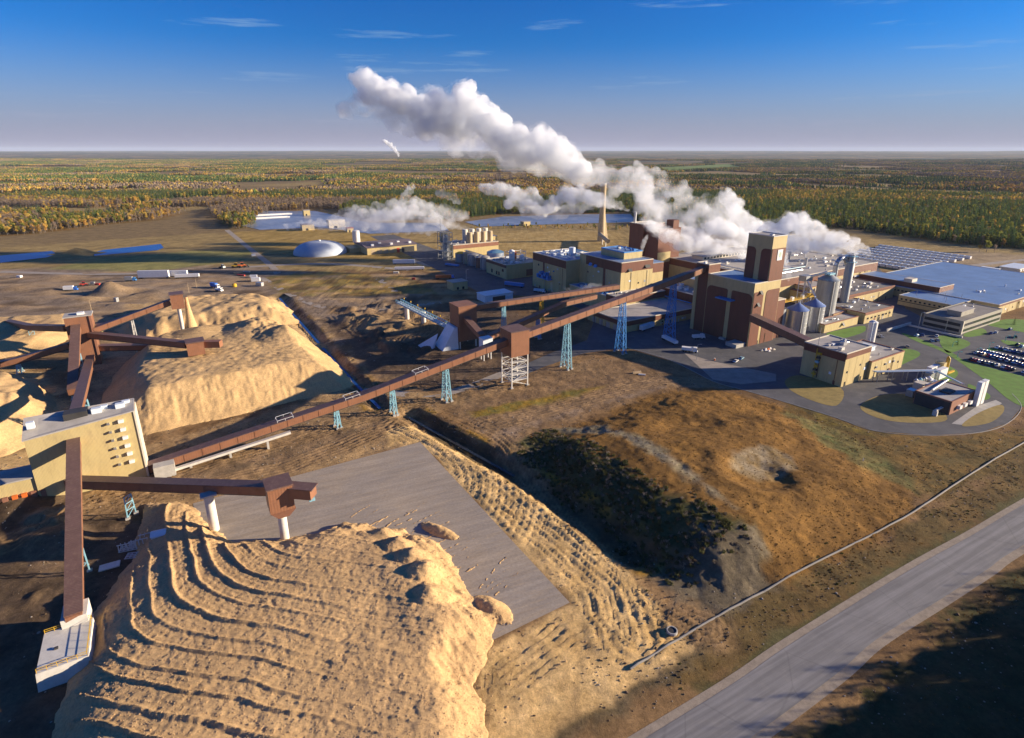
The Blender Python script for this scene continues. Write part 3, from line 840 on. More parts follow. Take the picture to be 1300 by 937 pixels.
for pts in (POND1, POND2):
    sheet('pond', pts, .35, WATER)
for pts in (LAG1, LAG2):
    sheet('lagoon', pts, .35, WATERL)
for P, a in ((DITCH1, 1.1), (DITCH2, 1.0)):
    strip('ditch_water', offset(P, a * .8), offset(P, -a * .8), -1.3, mat('blue_ditch_water', (.01, .06, .22), rough=.3, spec=.2))
P = DITCH3[:3]
strip('ditch_water', offset(P, .7), offset(P, -.7), -1.8, mat('dark_ditch_water', (.02, .026, .028), rough=.2, spec=.3))
for zi, (pts, w) in enumerate((([(288, 292), (320, 318), (345, 338), (354, 350)], 3.2), ([(250, 345), (330, 338), (420, 335), (520, 343)], 4), ([(520, 330), (600, 352), (660, 372)], 4),
               ([(330, 352), (420, 392), (560, 384)], 3), ([(478, 352), (520, 385), (540, 400)], 3), ([(0, 345), (130, 348), (260, 345)], 4),
               ([(690, 372), (640, 372), (620, 360)], 4), ([(1180, 345), (1300, 330), (1400, 328)], 4), ([(460, 496), (560, 500), (640, 474)], 3))):
    C_ = catmull(PW(pts), 8, False)
    strip('dirt_road', offset(C_, w), offset(C_, -w), .02 + .004 * zi, DIRTR)
# the kerb along the yard's edge
k = MB()
E = catmull(PW([(795, 441), (850, 457), (905, 484), (940, 494), (985, 507), (1060, 530), (1110, 547), (1180, 553), (1245, 549), (1280, 537), (1297, 517), (1285, 500)]), 4, False)
for a, c in zip(E[:-1], E[1:]):
    k.beam((a[0], a[1], 0), (c[0], c[1], 0), .22, .13, base=True)
tag(k.build('kerb', CONC), kind='structure')
# ------------------------------------------------------------------ wood chip piles
CHIP, tC, bC = newmat('wood_chips')
tcc = nd(tC, 'ShaderNodeTexCoord')
cva = nd(tC, 'ShaderNodeVertexColor'); cva.layer_name = 'cover'
q1, _ = noise(tC, tcc.outputs['Object'], .07, 5, .6, .3, .7, .86, 1.14)
q2, _ = noise(tC, tcc.outputs['Object'], 1.5, 10, .85, .3, .7, .55, 1.45)
_, q3 = noise(tC, tcc.outputs['Object'], 3.6, 8, .8)
tC.links.new(mixc(tC, 1.0, mixc(tC, 1.0, cva.outputs['Color'], grey(tC, q1), 'MULTIPLY'), grey(tC, q2), 'MULTIPLY'), bC.inputs['Base Color'])
bC.inputs['Roughness'].default_value = .95
bC.inputs['Specular IOR Level'].default_value = .1
bpC = nd(tC, 'ShaderNodeBump'); bpC.inputs['Distance'].default_value = .16
tC.links.new(q3, bpC.inputs['Height']); tC.links.new(bpC.outputs[0], bC.inputs['Normal'])

def pile(label, ulo, uhi, vlo, vhi, step, hfun, group, col=(.58, .385, .18), col2=(.45, .30, .145)):
    us = np.arange(ulo, uhi + step, step); vs = np.arange(vlo, vhi + step, step)
    Ug, Vg = np.meshgrid(us, vs)
    sh = Ug.shape
    Uf, Vf = Ug.ravel(), Vg.ravel()
    xw, yw = uv2w(Uf, Vf)
    h, mixv = hfun(Uf, Vf, xw, yw)
    z = np.where(h > .02, h, -.6)
    idx = np.arange(sh[0] * sh[1]).reshape(sh)
    q = np.stack([idx[:-1, :-1], idx[:-1, 1:], idx[1:, 1:], idx[1:, :-1]], -1).reshape(-1, 4)
    keep = (z[q] > -.5).any(1)
    q = q[keep]
    used = np.unique(q); rm = np.full(len(z), -1); rm[used] = np.arange(len(used))
    q = rm[q]
    cx, cy = uv2w((ulo + uhi) / 2, (vlo + vhi) / 2)
    me = bpy.data.meshes.new('chip_pile')
    me.vertices.add(len(used)); me.vertices.foreach_set('co', np.stack([xw[used] - cx, yw[used] - cy, z[used]], -1).ravel())
    me.loops.add(len(q) * 4); me.loops.foreach_set('vertex_index', q.ravel())
    me.polygons.add(len(q)); me.polygons.foreach_set('loop_start', np.arange(0, len(q) * 4, 4))
    me.polygons.foreach_set('loop_total', np.full(len(q), 4))
    me.polygons.foreach_set('use_smooth', np.ones(len(q), bool))
    me.update()
    c = lerp(col, col2, np.clip(mixv, 0, 1))[used]
    at = me.color_attributes.new('cover', 'FLOAT_COLOR', 'POINT')
    at.data.foreach_set('color', np.concatenate([c, np.ones((len(c), 1))], 1).ravel().astype(np.float32))
    me.materials.append(CHIP)
    o = bpy.data.objects.new('chip_pile', me); COL.objects.link(o); o.location = (cx, cy, 0)
    return tag(o, label, 'chip pile', group)

T36 = math.tan(R(36))
def gull(u, v, s):
    return fbm(u / 2.2, v / 7, s, 4) - .5
def frus(sd, H, T=T36, rnd=1.2):
    a = np.clip(sd, 0, None) * T
    return np.where(a < H - rnd, a, H - rnd + rnd * (1 - np.exp(-(np.clip(a - H + rnd, 0, None)) / rnd)))

FRONTP = np.array([(-19, 198), (-10, 196), (-6, 186), (-2, 172), (4, 163), (17, 156), (33, 154), (47, 142), (54, 131), (56, 118), (53, 108), (54, 97), (48, 88), (42, 84), (38, 60), (-40, 60), (-37, 110), (-31, 145), (-22, 172)])
def front_h(u, v, x, y):
    w1 = fbm(u / 9, v / 9, 111) - .5; w2 = fbm(u / 2.4, v / 2.4, 113, 3) - .5; w3 = fbm(u / .9, v / .9, 115, 2) - .5
    sd = poly_sd(u, v, FRONTP) + w1 * 5 + w2 * 1.2
    top = 6.0 + (fbm(u / 25, v / 25, 117) - .5) * 1.2 + 1.6 * sstep(30, 44, u) * sstep(135, 110, v) - 3.4 * sstep(150, 190, v)
    h = frus(sd, top, .66 - .13 * sstep(25, 45, u), 2.6)
    on = sstep(.3, 2.0, sd)
    near_l = np.maximum(sstep(14, 4, u), sstep(146, 152, v))
    inn = sstep(8.5 - 6.3 * near_l, 12 - 8 * near_l, sd)
    # windrows left by the dozer: they come down from the feed end, then swing to the right
    K = 3.5
    A = u + 102.5; B = .2 * x + .97 * y
    phi = -K * np.log(np.exp(-(A - 90) / K) + np.exp(-(B - 90) / K)) + 90
    phi = phi + 3.4 * (fbm(u / 18, v / 18, 119) - .5)
    sp = 4.6
    cell = np.floor(phi / sp); fr = phi / sp - cell
    amp = .30 + .42 * _h(cell, cell * 0 + 3, 5)
    pos = .35 + .3 * _h(cell, cell * 0 + 9, 7)
    wid = .065 + .045 * _h(cell, cell * 0 + 4, 11)
    d = np.abs(fr - pos) / wid
    brk = sstep(.25, .5, fbm(u / 12 + cell * 3.7, v / 12, 121))
    fade = 1 - .72 * sstep(-2, 22, u)
    berm = amp * np.clip(1.15 - d, 0, 1) ** .8 * (.7 + .3 * brk) * fade
    shelf = -.03 * sstep(pos + wid, 1.0, fr) * amp
    tread = .06 * np.sin(phi * 2 * np.pi / 1.15 + .8 * w2) * fbm(u / 5, v / 5, 123) + .05 * w3
    h += inn * (berm * 1.25 + shelf + tread)
    # spill heaps pushed over the right edge
    for (a, b, r, hg) in ((41, 139, 5.0, 2.2), (42.5, 131, 5.0, 2.4), (44, 123.5, 5.2, 2.6), (44.5, 116, 5.4, 2.6), (43.5, 108, 5.6, 2.4), (36, 147, 4.5, 1.6), (28, 154, 4.0, 1.2), (50, 137, 4, .8)):
        q = np.hypot(u - a, (v - b) * 1.25) / r + w2 * .35
        h += on * hg * np.clip(1 - q, 0, 1) ** .9
    # long ridge on the outer edge
    s, dd = line_sd(u, v, [(34, 156), (46, 146), (54, 134)])
    h += on * 1.3 * np.exp(-(dd / 2.2) ** 2)
    edge = 1 - inn
    h += on * edge * ((gull(u + v * .3, v, 125)) * 1.3) + on * (w3 * .22 + w2 * .25)
    # separate mounds beyond the toe
    for (a, b, r, ra, hg) in ((57, 136, 2.6, 7.5, 1.8), (55, 101, 4.0, 7, 2.6)):
        ct, st = (math.cos(R(-62)), math.sin(R(-62)))
        uu = (u - a) * ct + (v - b) * st; vv = -(u - a) * st + (v - b) * ct
        q = np.hypot(uu / ra, vv / r) + w2 * .3 + w1 * .3
        h = np.maximum(h, hg * (1 - q ** 1.5) + np.where(q < .95, w2 * .8 + w3 * .4, 0))
    # thin fingers of spilled chips raked out over the pad
    fr_ = random.Random(8)
    for i in range(26):
        a = 36 + i * .85 + fr_.uniform(-2, 2); b = 157 - i * 2.1 + fr_.uniform(-2, 2)
        L = fr_.uniform(4, 20); an = fr_.uniform(.1, .75)
        s, dd = line_sd(u, v, [(a, b), (a + L * .5, b + L * .5 * an), (a + L, b + L * an * .8)])
        wd = (.12 + .35 * fbm(u / 3, v / 3, 130)) * fr_.uniform(.5, 1.2)
        h = np.maximum(h, np.where((fbm(u / 1.6, v / 1.6, 129) > .42) & (dd < wd), .075 + .05 * (1 - dd / wd), 0))
    return np.where(h < .05, 0, h), sstep(.62, .4, fbm(u / 18, v / 18, 127)) * .4 + .25 * inn
pile('large sandy chip pile in the foreground with curving dozer ridges', -42, 68, 60, 204, .33, front_h, 'wood chip piles', (.60, .39, .18), (.50, .325, .16))

REARP = np.array([(-33, 262), (-20, 255), (15, 255), (50, 258), (63, 257), (69, 264), (69, 296), (66, 330), (62, 352), (52, 372), (20, 380), (-10, 378), (-26, 366), (-34, 340), (-38, 300)])
def rear_h(u, v, x, y):
    w1 = fbm(u / 12, v / 12, 131) - .5; w2 = fbm(u / 3, v / 3, 133, 4) - .5
    sd = poly_sd(u, v, REARP) + w1 * 3
    top = 13.6 + (fbm(u / 22, v / 22, 135) - .5) * 1.2 - 3.5 * sstep(34, 66, u) * sstep(320, 270, v)
    h = frus(sd, top, .74, 1.0)
    on = sstep(.5, 3, sd)
    slope = 1 - sstep(15, 21, sd)
    h += on * slope * (gull(u, v / 2.2, 137) * .55 + gull(u * 2.4, v, 138) * .35 + w2 * .7 + (fbm(u / 1.1, v / 1.1, 140, 3) - .5) * .45)
    # benches and pushed heaps on the crown
    for (a, b, r, hg) in ((50, 322, 18, 5.5), (34, 338, 16, 4.0), (44, 350, 18, 4.5), (8, 350, 14, 2.5)):
        q = np.hypot(u - a, (v - b)) / r + w2 * .3
        h += on * hg * np.clip(1 - q, 0, 1)
    h += on * (1 - slope) * (.30 * np.sin((u * .5 + v) * 1.5 + 6 * w1) * sstep(.4, .6, fbm(u / 10, v / 10, 139)) + w2 * .8)
    return np.where(h < .08, 0, h), .2 + .9 * w1
pile('big flat topped chip pile beside the long conveyor, tallest of the yard', -44, 74, 250, 386, .55, rear_h, 'wood chip piles')

BACKP = np.array([(-22, 392), (10, 388), (50, 380), (66, 388), (70, 420), (66, 455), (40, 470), (5, 478), (-24, 468), (-38, 430)])
def back_h(u, v, x, y):
    w1 = fbm(u / 14, v / 14, 141) - .5; w2 = fbm(u / 3.4, v / 3.4, 143, 4) - .5
    sd = poly_sd(u, v, BACKP) + w1 * 7
    top = 11 + (fbm(u / 26, v / 26, 145) - .5) * 6
    h = frus(sd, top, .62, 2.0)
    on = sstep(.5, 3, sd)
    h += on * ((fbm(u / 4, v / 14, 147, 4) - .5) * 3.4 * sstep(26, 8, sd) + w2 * 1.2)
    return np.where(h < .08, 0, h), .25 + 1.2 * w1
pile('far chip pile with gullied slopes under the rising conveyor head', -46, 78, 378, 484, 1.0, back_h, 'wood chip piles')

LEFTP = np.array([(-130, 262), (-92, 258), (-64, 262), (-54, 276), (-54, 300), (-58, 325), (-66, 350), (-80, 362), (-130, 366)])
def left_h(u, v, x, y):
    w1 = fbm(u / 11, v / 11, 151) - .5; w2 = fbm(u / 3, v / 3, 153, 4) - .5
    sd = poly_sd(u, v, LEFTP) + w1 * 6
    top = 10 + (fbm(u / 20, v / 20, 155) - .5) * 5
    h = frus(sd, top, .72, 1.2)
    on = sstep(.5, 3, sd)
    h += on * (gull(u, v / 2, 157) * 1.6 + w2 * .8)
    for (a, b, r, hg) in ((-70, 300, 14, 4), (-62, 330, 12, 3), (-84, 290, 14, 4)):
        q = np.hypot(u - a, v - b) / r + w2 * .4
        h += on * hg * np.clip(1 - q, 0, 1)
    return np.where(h < .08, 0, h), .2 + .8 * w1
pile('chip pile at the left edge criss-crossed by conveyor shadows', -132, -48, 252, 370, .9, left_h, 'wood chip piles')
LFARP = np.array([(-150, 400), (-100, 396), (-66, 410), (-52, 440), (-58, 480), (-110, 500), (-160, 480)])
def lfar_h(u, v, x, y):
    w1 = fbm(u / 13, v / 13, 161) - .5; w2 = fbm(u / 3.4, v / 3.4, 163, 4) - .5
    sd = poly_sd(u, v, LFARP) + w1 * 7
    h = frus(sd, 7 + (fbm(u / 20, v / 20, 165) - .5) * 4, .5, 2)
    h += sstep(.5, 3, sd) * w2 * 1.3
    return np.where(h < .08, 0, h), .3 + 1.1 * w1
pile('low spread chip pile behind the transfer tower at far left', -164, -44, 388, 508, 1.2, lfar_h, 'wood chip piles')
def pile_z(u, v):
    r = 0.
    a = np.array([float(u)]); b = np.array([float(v)])
    for f in (front_h, rear_h, back_h, left_h, lfar_h):
        r = max(r, float(f(a, b, a, b)[0][0]))
    return r
# ------------------------------------------------------------------ conveyors
def dirv(p, q):
    d = Vector((q[0] - p[0], q[1] - p[1], 0)); d.normalize(); return d
def gallery(label, pts, w=3.7, h=2.8, group='covered brown conveyors', cat='conveyor'):
    """covered conveyor; pts: underside line in (u, v, z)"""
    t = thing('covered_conveyor', label, cat, pts[0][0], pts[0][1], 0, group)
    b = MB(); r = MB(); s = MB(); tr = MB()
    for p, q in zip(pts[:-1], pts[1:]):
        p = Vector(p); q = Vector(q)
        b.beam(p, q, w, h, base=True)
        n = Vector((0, 0, h + .02))
        r.beam(p + n, q + n, w + .35, .22, base=True)
        # floor beam and cladding joints
        s.beam(p - Vector((0, 0, .55)), q - Vector((0, 0, .55)), w * .7, .5, base=True)
        L = (q - p).length; k = max(1, int(L / 6))
        side = dirv(p, q).cross(Vector((0, 0, 1)))
        for i in range(1, k):
            c = p.lerp(q, i / k)
            for sg in (-1, 1):
                e = c + side * sg * (w / 2 + .03)
                tr.beam(e + Vector((0, 0, .05)), e + Vector((0, 0, h - .05)), .16, .06)
    b.build('gallery_wall', CONVB, t)
    r.build('gallery_roof', CONVR, t)
    s.build('underside_beam', DARK, t)
    tr.build('cladding_joint', CONVB, t)
    return t
def rail_frame(name, label, c, d, z, L=9, w=4.1):
    """white rail frame standing on a gallery roof"""
    t = thing(name, label, 'roof railing', c[0], c[1], 0, 'white rail frames on the long conveyor')
    side = Vector((-d.y, d.x, 0))
    m = MB()
    for sg in (-1, 1):
        for i in range(3):
            p = Vector((c[0], c[1], 0)) + d * (i / 2 - .5) * L + side * sg * w / 2
            zp = z(p.x) if callable(z) else z
            m.beam((p.x, p.y, zp), (p.x, p.y, zp + .8), .12)
        for hh in (.8,):
            p = Vector((c[0], c[1], 0)) - d * L / 2 + side * sg * w / 2; q = p + d * L
            m.beam((p.x, p.y, z(p.x) + hh), (q.x, q.y, z(q.x) + hh), .12)
    for e in (-.5, .5):
        p = Vector((c[0], c[1], 0)) + d * L * e
        a = p + side * w / 2; b_ = p - side * w / 2
        m.beam((a.x, a.y, z(p.x) + .8), (b_.x, b_.y, z(p.x) + .8), .14)
    m.build('rail', WHITE, t)
    return t
def lattice(label, u, v, z0, z1, d=(1, 0), base=4.4, top=2.2, deep=2.4, m=STEEL, n=5, group='steel trestles under the conveyors', foot=CONC, r=.34):
    """trestle: two legs in the plane across the conveyor, laced; parts: legs, lacing, feet"""
    t = thing('conveyor_trestle', label, 'trestle', u, v, z0, group)
    ORG[t.name] = (u, v, 0)
    t.location.z = 0
    d = Vector((d[0], d[1], 0)).normalized(); s = Vector((-d.y, d.x, 0))
    c = Vector((u, v, 0))
    P = {}
    dl = deep if deep else 0
    legs = [(a, b) for a in (-1, 1) for b in ((-1, 1) if dl else (0,))]
    def pt(a, b, f):
        w = base * (1 - f) + top * f
        q = c + s * a * w / 2 + d * b * dl / 2 * (1 - .5 * f)
        return Vector((q.x, q.y, z0 + .5 + (z1 - z0 - .5) * f))
    for a, b in legs:
        k = MB().beam(pt(a, b, 0), pt(a, b, 1), r)
        k.build('leg', m, t)
    lc = MB()
    for i in range(n):
        f0, f1 = i / n, (i + 1) / n
        for b in ((-1, 1) if dl else (0,)):
            lc.beam(pt(-1, b, f0), pt(1, b, f1), r * .55)
            lc.beam(pt(-1, b, f1), pt(1, b, f1), r * .55)
            if n > 3: lc.beam(pt(1, b, f0), pt(-1, b, f1), r * .55)
        if dl:
            for a in (-1, 1):
                lc.beam(pt(a, -1, f0), pt(a, 1, f1), r * .5)
                lc.beam(pt(a, -1, f1), pt(a, 1, f1), r * .5)
    lc.build('lacing', m, t)
    for a, b in legs:
        q = pt(a, b, 0)
        MB().box(q.x - .6, q.x + .6, q.y - .6, q.y + .6, z0 - .5, z0 + .55).build('footing', foot, t)
    return t

LONG1 = [(-19, 220.5, .4), (60, 221, 9.6), (132, 222, 21.6)]
gallery('longest brown conveyor, rising from the cream chip house towards the lattice-legged transfer house', LONG1)
LONG2 = [(140, 222.5, 22.4), (284, 236, 38.4)]
gallery('brown conveyor climbing from the transfer house to the top of the mill tower', LONG2, h=3.0)
def zl(u):
    return np.interp(u, [-19, 60, 132], [.4, 9.6, 21.6]) + 3.0
for u, nm in ((29, 'white rail frame lowest on the long conveyor roof'), (56, 'white rail frame midway along the long conveyor roof'), (87, 'white rail frame highest on the long conveyor roof')):
    rail_frame('rail_frame', nm, (u, 221.2), Vector((1, 0, 0)), zl, 6)
for u, v, z, lab, n, bs in ((49.2, 220.9, 7.8, 'shortest pale blue trestle under the long conveyor beside the rear chip pile', 2, 3.6),
                           (73.6, 221, 11.3, 'pale blue and yellow trestle under the long conveyor above the pad corner', 3, 4),
                           (99.4, 221.6, 15.6, 'tall slender pale blue trestle before the transfer house', 4, 4.6),
                           (171, 226, 25.0, 'tall pale blue lattice trestle standing on the dirt by the gravel road', 6, 6.0),
                           (211.9, 229.6, 29.8, 'tall blue trestle at the edge of the asphalt yard', 6, 6.6),
                           (254.8, 233.4, 34.4, 'tallest bright blue trestle next to the mill tower', 7, 7.2)):
    lattice(lab, u, v, 0, z, (1, .09), bs, 2.8, 1.6 if z < 12 else 2.6, STEEL if u < 200 else STEELB, n)
ts = thing('transfer_house', 'brown transfer house standing on a four-legged lattice frame halfway along the conveyor', 'transfer house', 136.5, 222, 0)
b = MB().box(131.5, 141.5, 216.8, 227.2, 16.2, 28.5); b.build('house_wall', CONVB, ts)
MB().box(131.1, 141.9, 216.4, 227.6, 28.5, 28.9).build('house_roof', CONVR, ts)
for a in (132, 141):
    for c in (217.3, 226.7):
        MB().beam((a, c, .5), (a, c, 16.2), .5).build('leg', PALEST, ts)
        MB().box(a - .7, a + .7, c - .7, c + .7, -.5, .5).build('footing', CONC, ts)
lc = MB(); st = MB()
for i in range(5):
    z0, z1 = .5 + i * 3.14, .5 + (i + 1) * 3.14
    for (a, c), (e, f) in (((132, 217.3), (141, 217.3)), ((132, 217.3), (132, 226.7)), ((141, 217.3), (141, 226.7)), ((132, 226.7), (141, 226.7))):
        lc.beam((a, c, z1), (e, f, z1), .24)
        lc.beam((a, c, z0), (e, f, z1), .18) if i % 2 else lc.beam((e, f, z0), (a, c, z1), .18)
    st.beam((133, 218.2, z0), (139.5, 218.2, z1), .9, .15) if i % 2 else st.beam((139.5, 219.4, z0), (133, 219.4, z1), .9, .15)
    st.box(132.3, 140.7, 217.6, 219.9, z1 - .1, z1)
lc.build('lacing', PALEST, ts); st.build('stair', PALEST, ts)
wk = thing('pale_chute', 'long pale flat chute lying beside the low end of the long conveyor', 'chute', -12, 216, 0)
MB().beam((-14, 216.2, .2), (30, 216.8, 4.2), 1.5, .9, base=True).build('trough', CONCW, wk)
for f in (.2, .5, .8): MB().box(-14 + 44 * f - .4, -14 + 44 * f + .4, 215.9, 217.1, -.3, .3 + 4 * f).build('support', CONC, wk)
MB().box(-16.4, -10, 213.6, 217.4, -.3, 4.6).build('end_wall', CONC, wk)
# screening transfer tower of the far group
tb = thing('transfer_building', 'tall narrow brown transfer building with a blue apron at its foot, between two conveyors', 'transfer building', 136, 282, 0)
MB().box(136, 147.5, 282, 294, 4.5, 25).build('building_wall', CONVB, tb)
MB().box(135.7, 147.8, 281.7, 294.3, 25, 25.5).build('building_roof', CONVB, tb)
for a in (136.6, 146.9):
    for c in (282.6, 293.4):
        MB().beam((a, c, 0), (a, c, 4.5), .6).build('leg', PALEST, tb)
k = MB()
k.add([(126, 296, 0), (126, 284, 0), (135.5, 282.5, 0), (135.5, 294, 0), (134, 294, 13), (134, 284, 13), (135.7, 283.5, 13), (135.7, 293.5, 13)], [(0, 1, 5, 4), (1, 2, 6, 5), (2, 3, 7, 6), (3, 0, 4, 7), (4, 5, 6, 7)])
k.add([(116, 300, 0), (122, 290, 0), (124.5, 291.5, 0), (127, 292, 8.5)], [(0, 1, 3), (1, 2, 3), (2, 0, 3)])
k.build('dust_apron', WHITEB, tb)
gallery('upper brown conveyor running level from the narrow transfer building to the mill', [(147.7, 289, 20.4), (262, 290, 19.2)], 3.5, 2.6)
gallery('short brown conveyor dropping forward from the narrow transfer building', [(140.5, 281.8, 16.5), (140, 262, 11.5)], 3.5, 2.6)
gallery('lower brown conveyor rising behind the transfer house to the upper one', [(141, 260.5, 10.5), (213, 284.5, 15.2), (240, 287, 15.8)], 3.3, 2.5)
th = thing('transfer_hopper', 'pale hopper box where the short conveyor meets the rising one', 'hopper', 140, 259, 0)
MB().box(137.2, 143.2, 255.6, 260.4, 6.5, 13.5).build('hopper_box', WHITEB, th)
for a in (138, 142.4):
    for c in (256.4, 259.6): MB().beam((a, c, 0), (a, c, 6.5), .5).build('leg', PALEST, th)
for u, v, z, lab, mm in ((170, 289.3, 19.6, 'thin pale blue trestle under the upper conveyor, nearer the narrow building', STEEL), (198, 289.4, 19.4, 'yellow trestle under the upper conveyor near its mill end', YEL),
                     (186, 275.2, 12.6, 'dark low trestle under the rising lower conveyor', STEELB)):
    lattice(lab, u, v, 0, z, (1, 0), 4, 2.6, 1.6, mm, 4)
# open belt conveyor with blue deck
oc = thing('open_conveyor', 'open log conveyor with blue truss sides on two white round piers', 'conveyor', 133, 357, 0)
k = MB(); dk = MB()
for sg in (-1.8, 1.8):
    p = Vector((131.5 + sg, 368, 9.6)); q = Vector((136.6 + sg, 296, 9.2))
    k.beam(p, q, .4, .5); k.beam(p + Vector((0, 0, 2)), q + Vector((0, 0, 2)), .4, .4)
    for i in range(18):
        a = p.lerp(q, i / 18); c = p.lerp(q, (i + 1) / 18)
        k.beam(a, c + Vector((0, 0, 2)), .22); k.beam(a, a + Vector((0, 0, 2)), .22)
k.build('truss', STEEL, oc)
dk.beam((131.5, 368, 10.0), (136.6, 296, 9.6), 3.2, .3); dk.build('deck', WHITEB, oc)
for i in range(7):
    p = Vector((131.5 + 1.9, 368, 12.2)).lerp(Vector((136.6 + 1.9, 296, 11.8)), (i + .5) / 7)
    MB().lathe((p.x, p.y, p.z), [(.05, 0), (.12, .5), (.42, .55), (.42, 1.2), (.1, 1.5)], 8).build('lamp', YEL, oc)
for (u, v) in ((133.1, 357.1), (137.0, 337.2)):
    MB().lathe((u, v, -.4), [(1.5, 0), (1.5, 9.9)], 14).build('pier', CONCW, oc, True)

# ---- lower left: chip house with its conveyors
ch = thing('chip_house', 'long cream chip house at the left with a sloping roof and row of vents', 'building', -49, 218, 0)
b = MB().hull8([(-48.5, 217.6, 0), (-18.8, 217.6, 0), (-18.8, 226.5, 0), (-48.5, 226.5, 0), (-48.5, 217.6, 22.4), (-18.8, 217.6, 25.4), (-18.8, 226.5, 26.4), (-48.5, 226.5, 26.4)])
b.build('building_wall', CREAM, ch)
MB().hull8([(-48.9, 217.3, 22.4), (-18.4, 217.3, 25.42), (-18.4, 226.8, 26.42), (-48.9, 226.8, 26.42), (-48.9, 217.3, 22.8), (-18.4, 217.3, 25.8), (-18.4, 226.8, 26.8), (-48.9, 226.8, 26.8)]).build('building_roof', ROOF, ch)
MB().box(-18.75, -18.2, 217.3, 226.8, 0, 25.4).build('corner_trim', YEL if False else TRIM, ch)
MB().box(-66, -48.6, 218.2, 228, 0, 9).build('annexe_wall', CREAM, ch)
MB().box(-66.3, -48.62, 217.9, 228.3, 9, 9.4).build('annexe_roof', ROOF, ch)
MB().box(-38, -31.5, 221, 225.5, 25.2, 27.4).build('roof_hatch', DARK, ch)
for u, v, s_ in ((-29, 222, 1.4), (-27, 224, 1.0), (-22.4, 222.5, 1.3), (-20.8, 224.8, 1.1), (-46.5, 221, 1.0)):
    MB().box(u - s_, u + s_, v - s_ * .7, v + s_ * .7, 25, 26.4 + s_ * .8).build('roof_unit', WHITEB, ch)
for i in range(6):
    z = 22.2 - i * 3.1
    MB().box(-23.4 + .25 * i * .4, -21.9 + .1 * i, 216.7, 217.6, z + .2, z + 1.3).build('wall_vent', WHITE, ch)
    MB().box(-26.6 + .1 * i, -25.8 + .1 * i, 216.7, 217.6, z + .3, z + 1.0).build('wall_vent', GALV, ch)
for i in range(6):
    MB().box(-60 + 2.4 * i, -58.6 + 2.4 * i, 217.4, 218.2, 1.2, 4.6).build('wall_panel', ORANGE if i in (2, 3) else BRICK, ch)
gallery('steep brown conveyor dropping forward from the chip house to the concrete pit', [(-32.2, 143.5, 4.6), (-36.2, 217.3, 17.4)], 3.3, 2.6)
gallery('brown stacker conveyor crossing over the foreground chip pile to the drop head', [(-40, 217.4, 3.6), (16.5, 157.6, 15.2)], 3.3, 2.7)
hd = thing('stacker_head', 'boxy brown drop head on a white round post over the foreground chip pile', 'conveyor head', 16.5, 155.5, 0, 'stacker drop heads')
MB().box(13, 19.6, 152.2, 158.8, 12.0, 19.8).build('head_house', CONVB, hd)
MB().box(12.7, 19.9, 151.9, 159.1, 19.8, 20.2).build('head_roof', CONVR, hd)
MB().beam((19.5, 153.8, 15.6), (24.6, 149.6, 15.6), 3.6, 3.0, base=True).build('chute_boom', CONVB, hd)
MB().beam((18.9, 154.2, 18.7), (25.1, 149.2, 18.7), 4.0, .3, base=True).build('boom_roof', CONVR, hd)
MB().box(23.2, 24.8, 149.2, 150.8, 14.6, 15.6).build('drop_spout', STEEL, hd)
MB().hull8([(15, 153.4, 9.4), (18, 153.4, 9.4), (18, 157.2, 9.4), (15, 157.2, 9.4), (13.2, 152, 12.2), (19.8, 152, 12.2), (19.8, 158.8, 12.2), (13.2, 158.8, 12.2)]).build('hopper', BRICK, hd)
MB().lathe((16.2, 156, -.5), [(1.25, 0), (1.25, 12.8)], 16).build('post', CONCW, hd, True)
pp = thing('conveyor_post', 'single white round post carrying the stacker conveyor near the pile', 'post', -1.2, 172.2, 0)
MB().lathe((-1.2, 172.2, -.5), [(1.35, 0), (1.35, 12.8)], 16).build('column', CONCW, pp, True)
MB().box(-3.4, 1, 170.6, 173.6, 12.3, 12.8).build('cap', CONC, pp)
lattice('pale blue lattice trestle under the stacker conveyor beside the chip house', -22.9, 193.5, 0, 7.4, (.69, -.73), 3, 2.4, 0, STEEL, 3, r=.3)
lattice('pale blue trestle under the steep conveyor near the scrap frames', -33.6, 170, 0, 8.4, (.05, -1), 2.8, 2.4, 0, STEEL, 3, r=.3)
cp = thing('concrete_pit', 'pale concrete receiving pit box with yellow rails at the foot of the steep conveyor', 'pit', -33.5, 138, 0)
MB().hull8([(-38.6, 131, -.5), (-28.6, 131, -.5), (-28.6, 144.2, -.5), (-38.6, 144.2, -.5), (-38.2, 131.4, 4.4), (-29.0, 131.4, 4.4), (-29.0, 144, 4.4), (-38.2, 144, 4.4)]).build('pit_wall', CONCW, cp)
MB().box(-34.8, -29.8, 143.2, 149, .0, 6.6).build('boot_house', CONCW, cp)
rl = MB()
for (a, c), (e, f) in (((-38, 143.7), (-29.2, 143.7)), ((-38, 131.6), (-29.2, 131.6)), ((-29.2, 131.6), (-29.2, 143.7))):
    for hh in (5.0, 5.5): rl.beam((a, c, hh), (e, f, hh), .09)
    for i in range(6):
        x, y = a + (e - a) * i / 5, c + (f - c) * i / 5
        rl.beam((x, y, 4.4), (x, y, 5.5), .09)
rl.build('guard_rail', YEL, cp)
MB().box(-35.6, -34.9, 137, 137.6, 4.4, 4.8).build('hatch', DARK, cp)

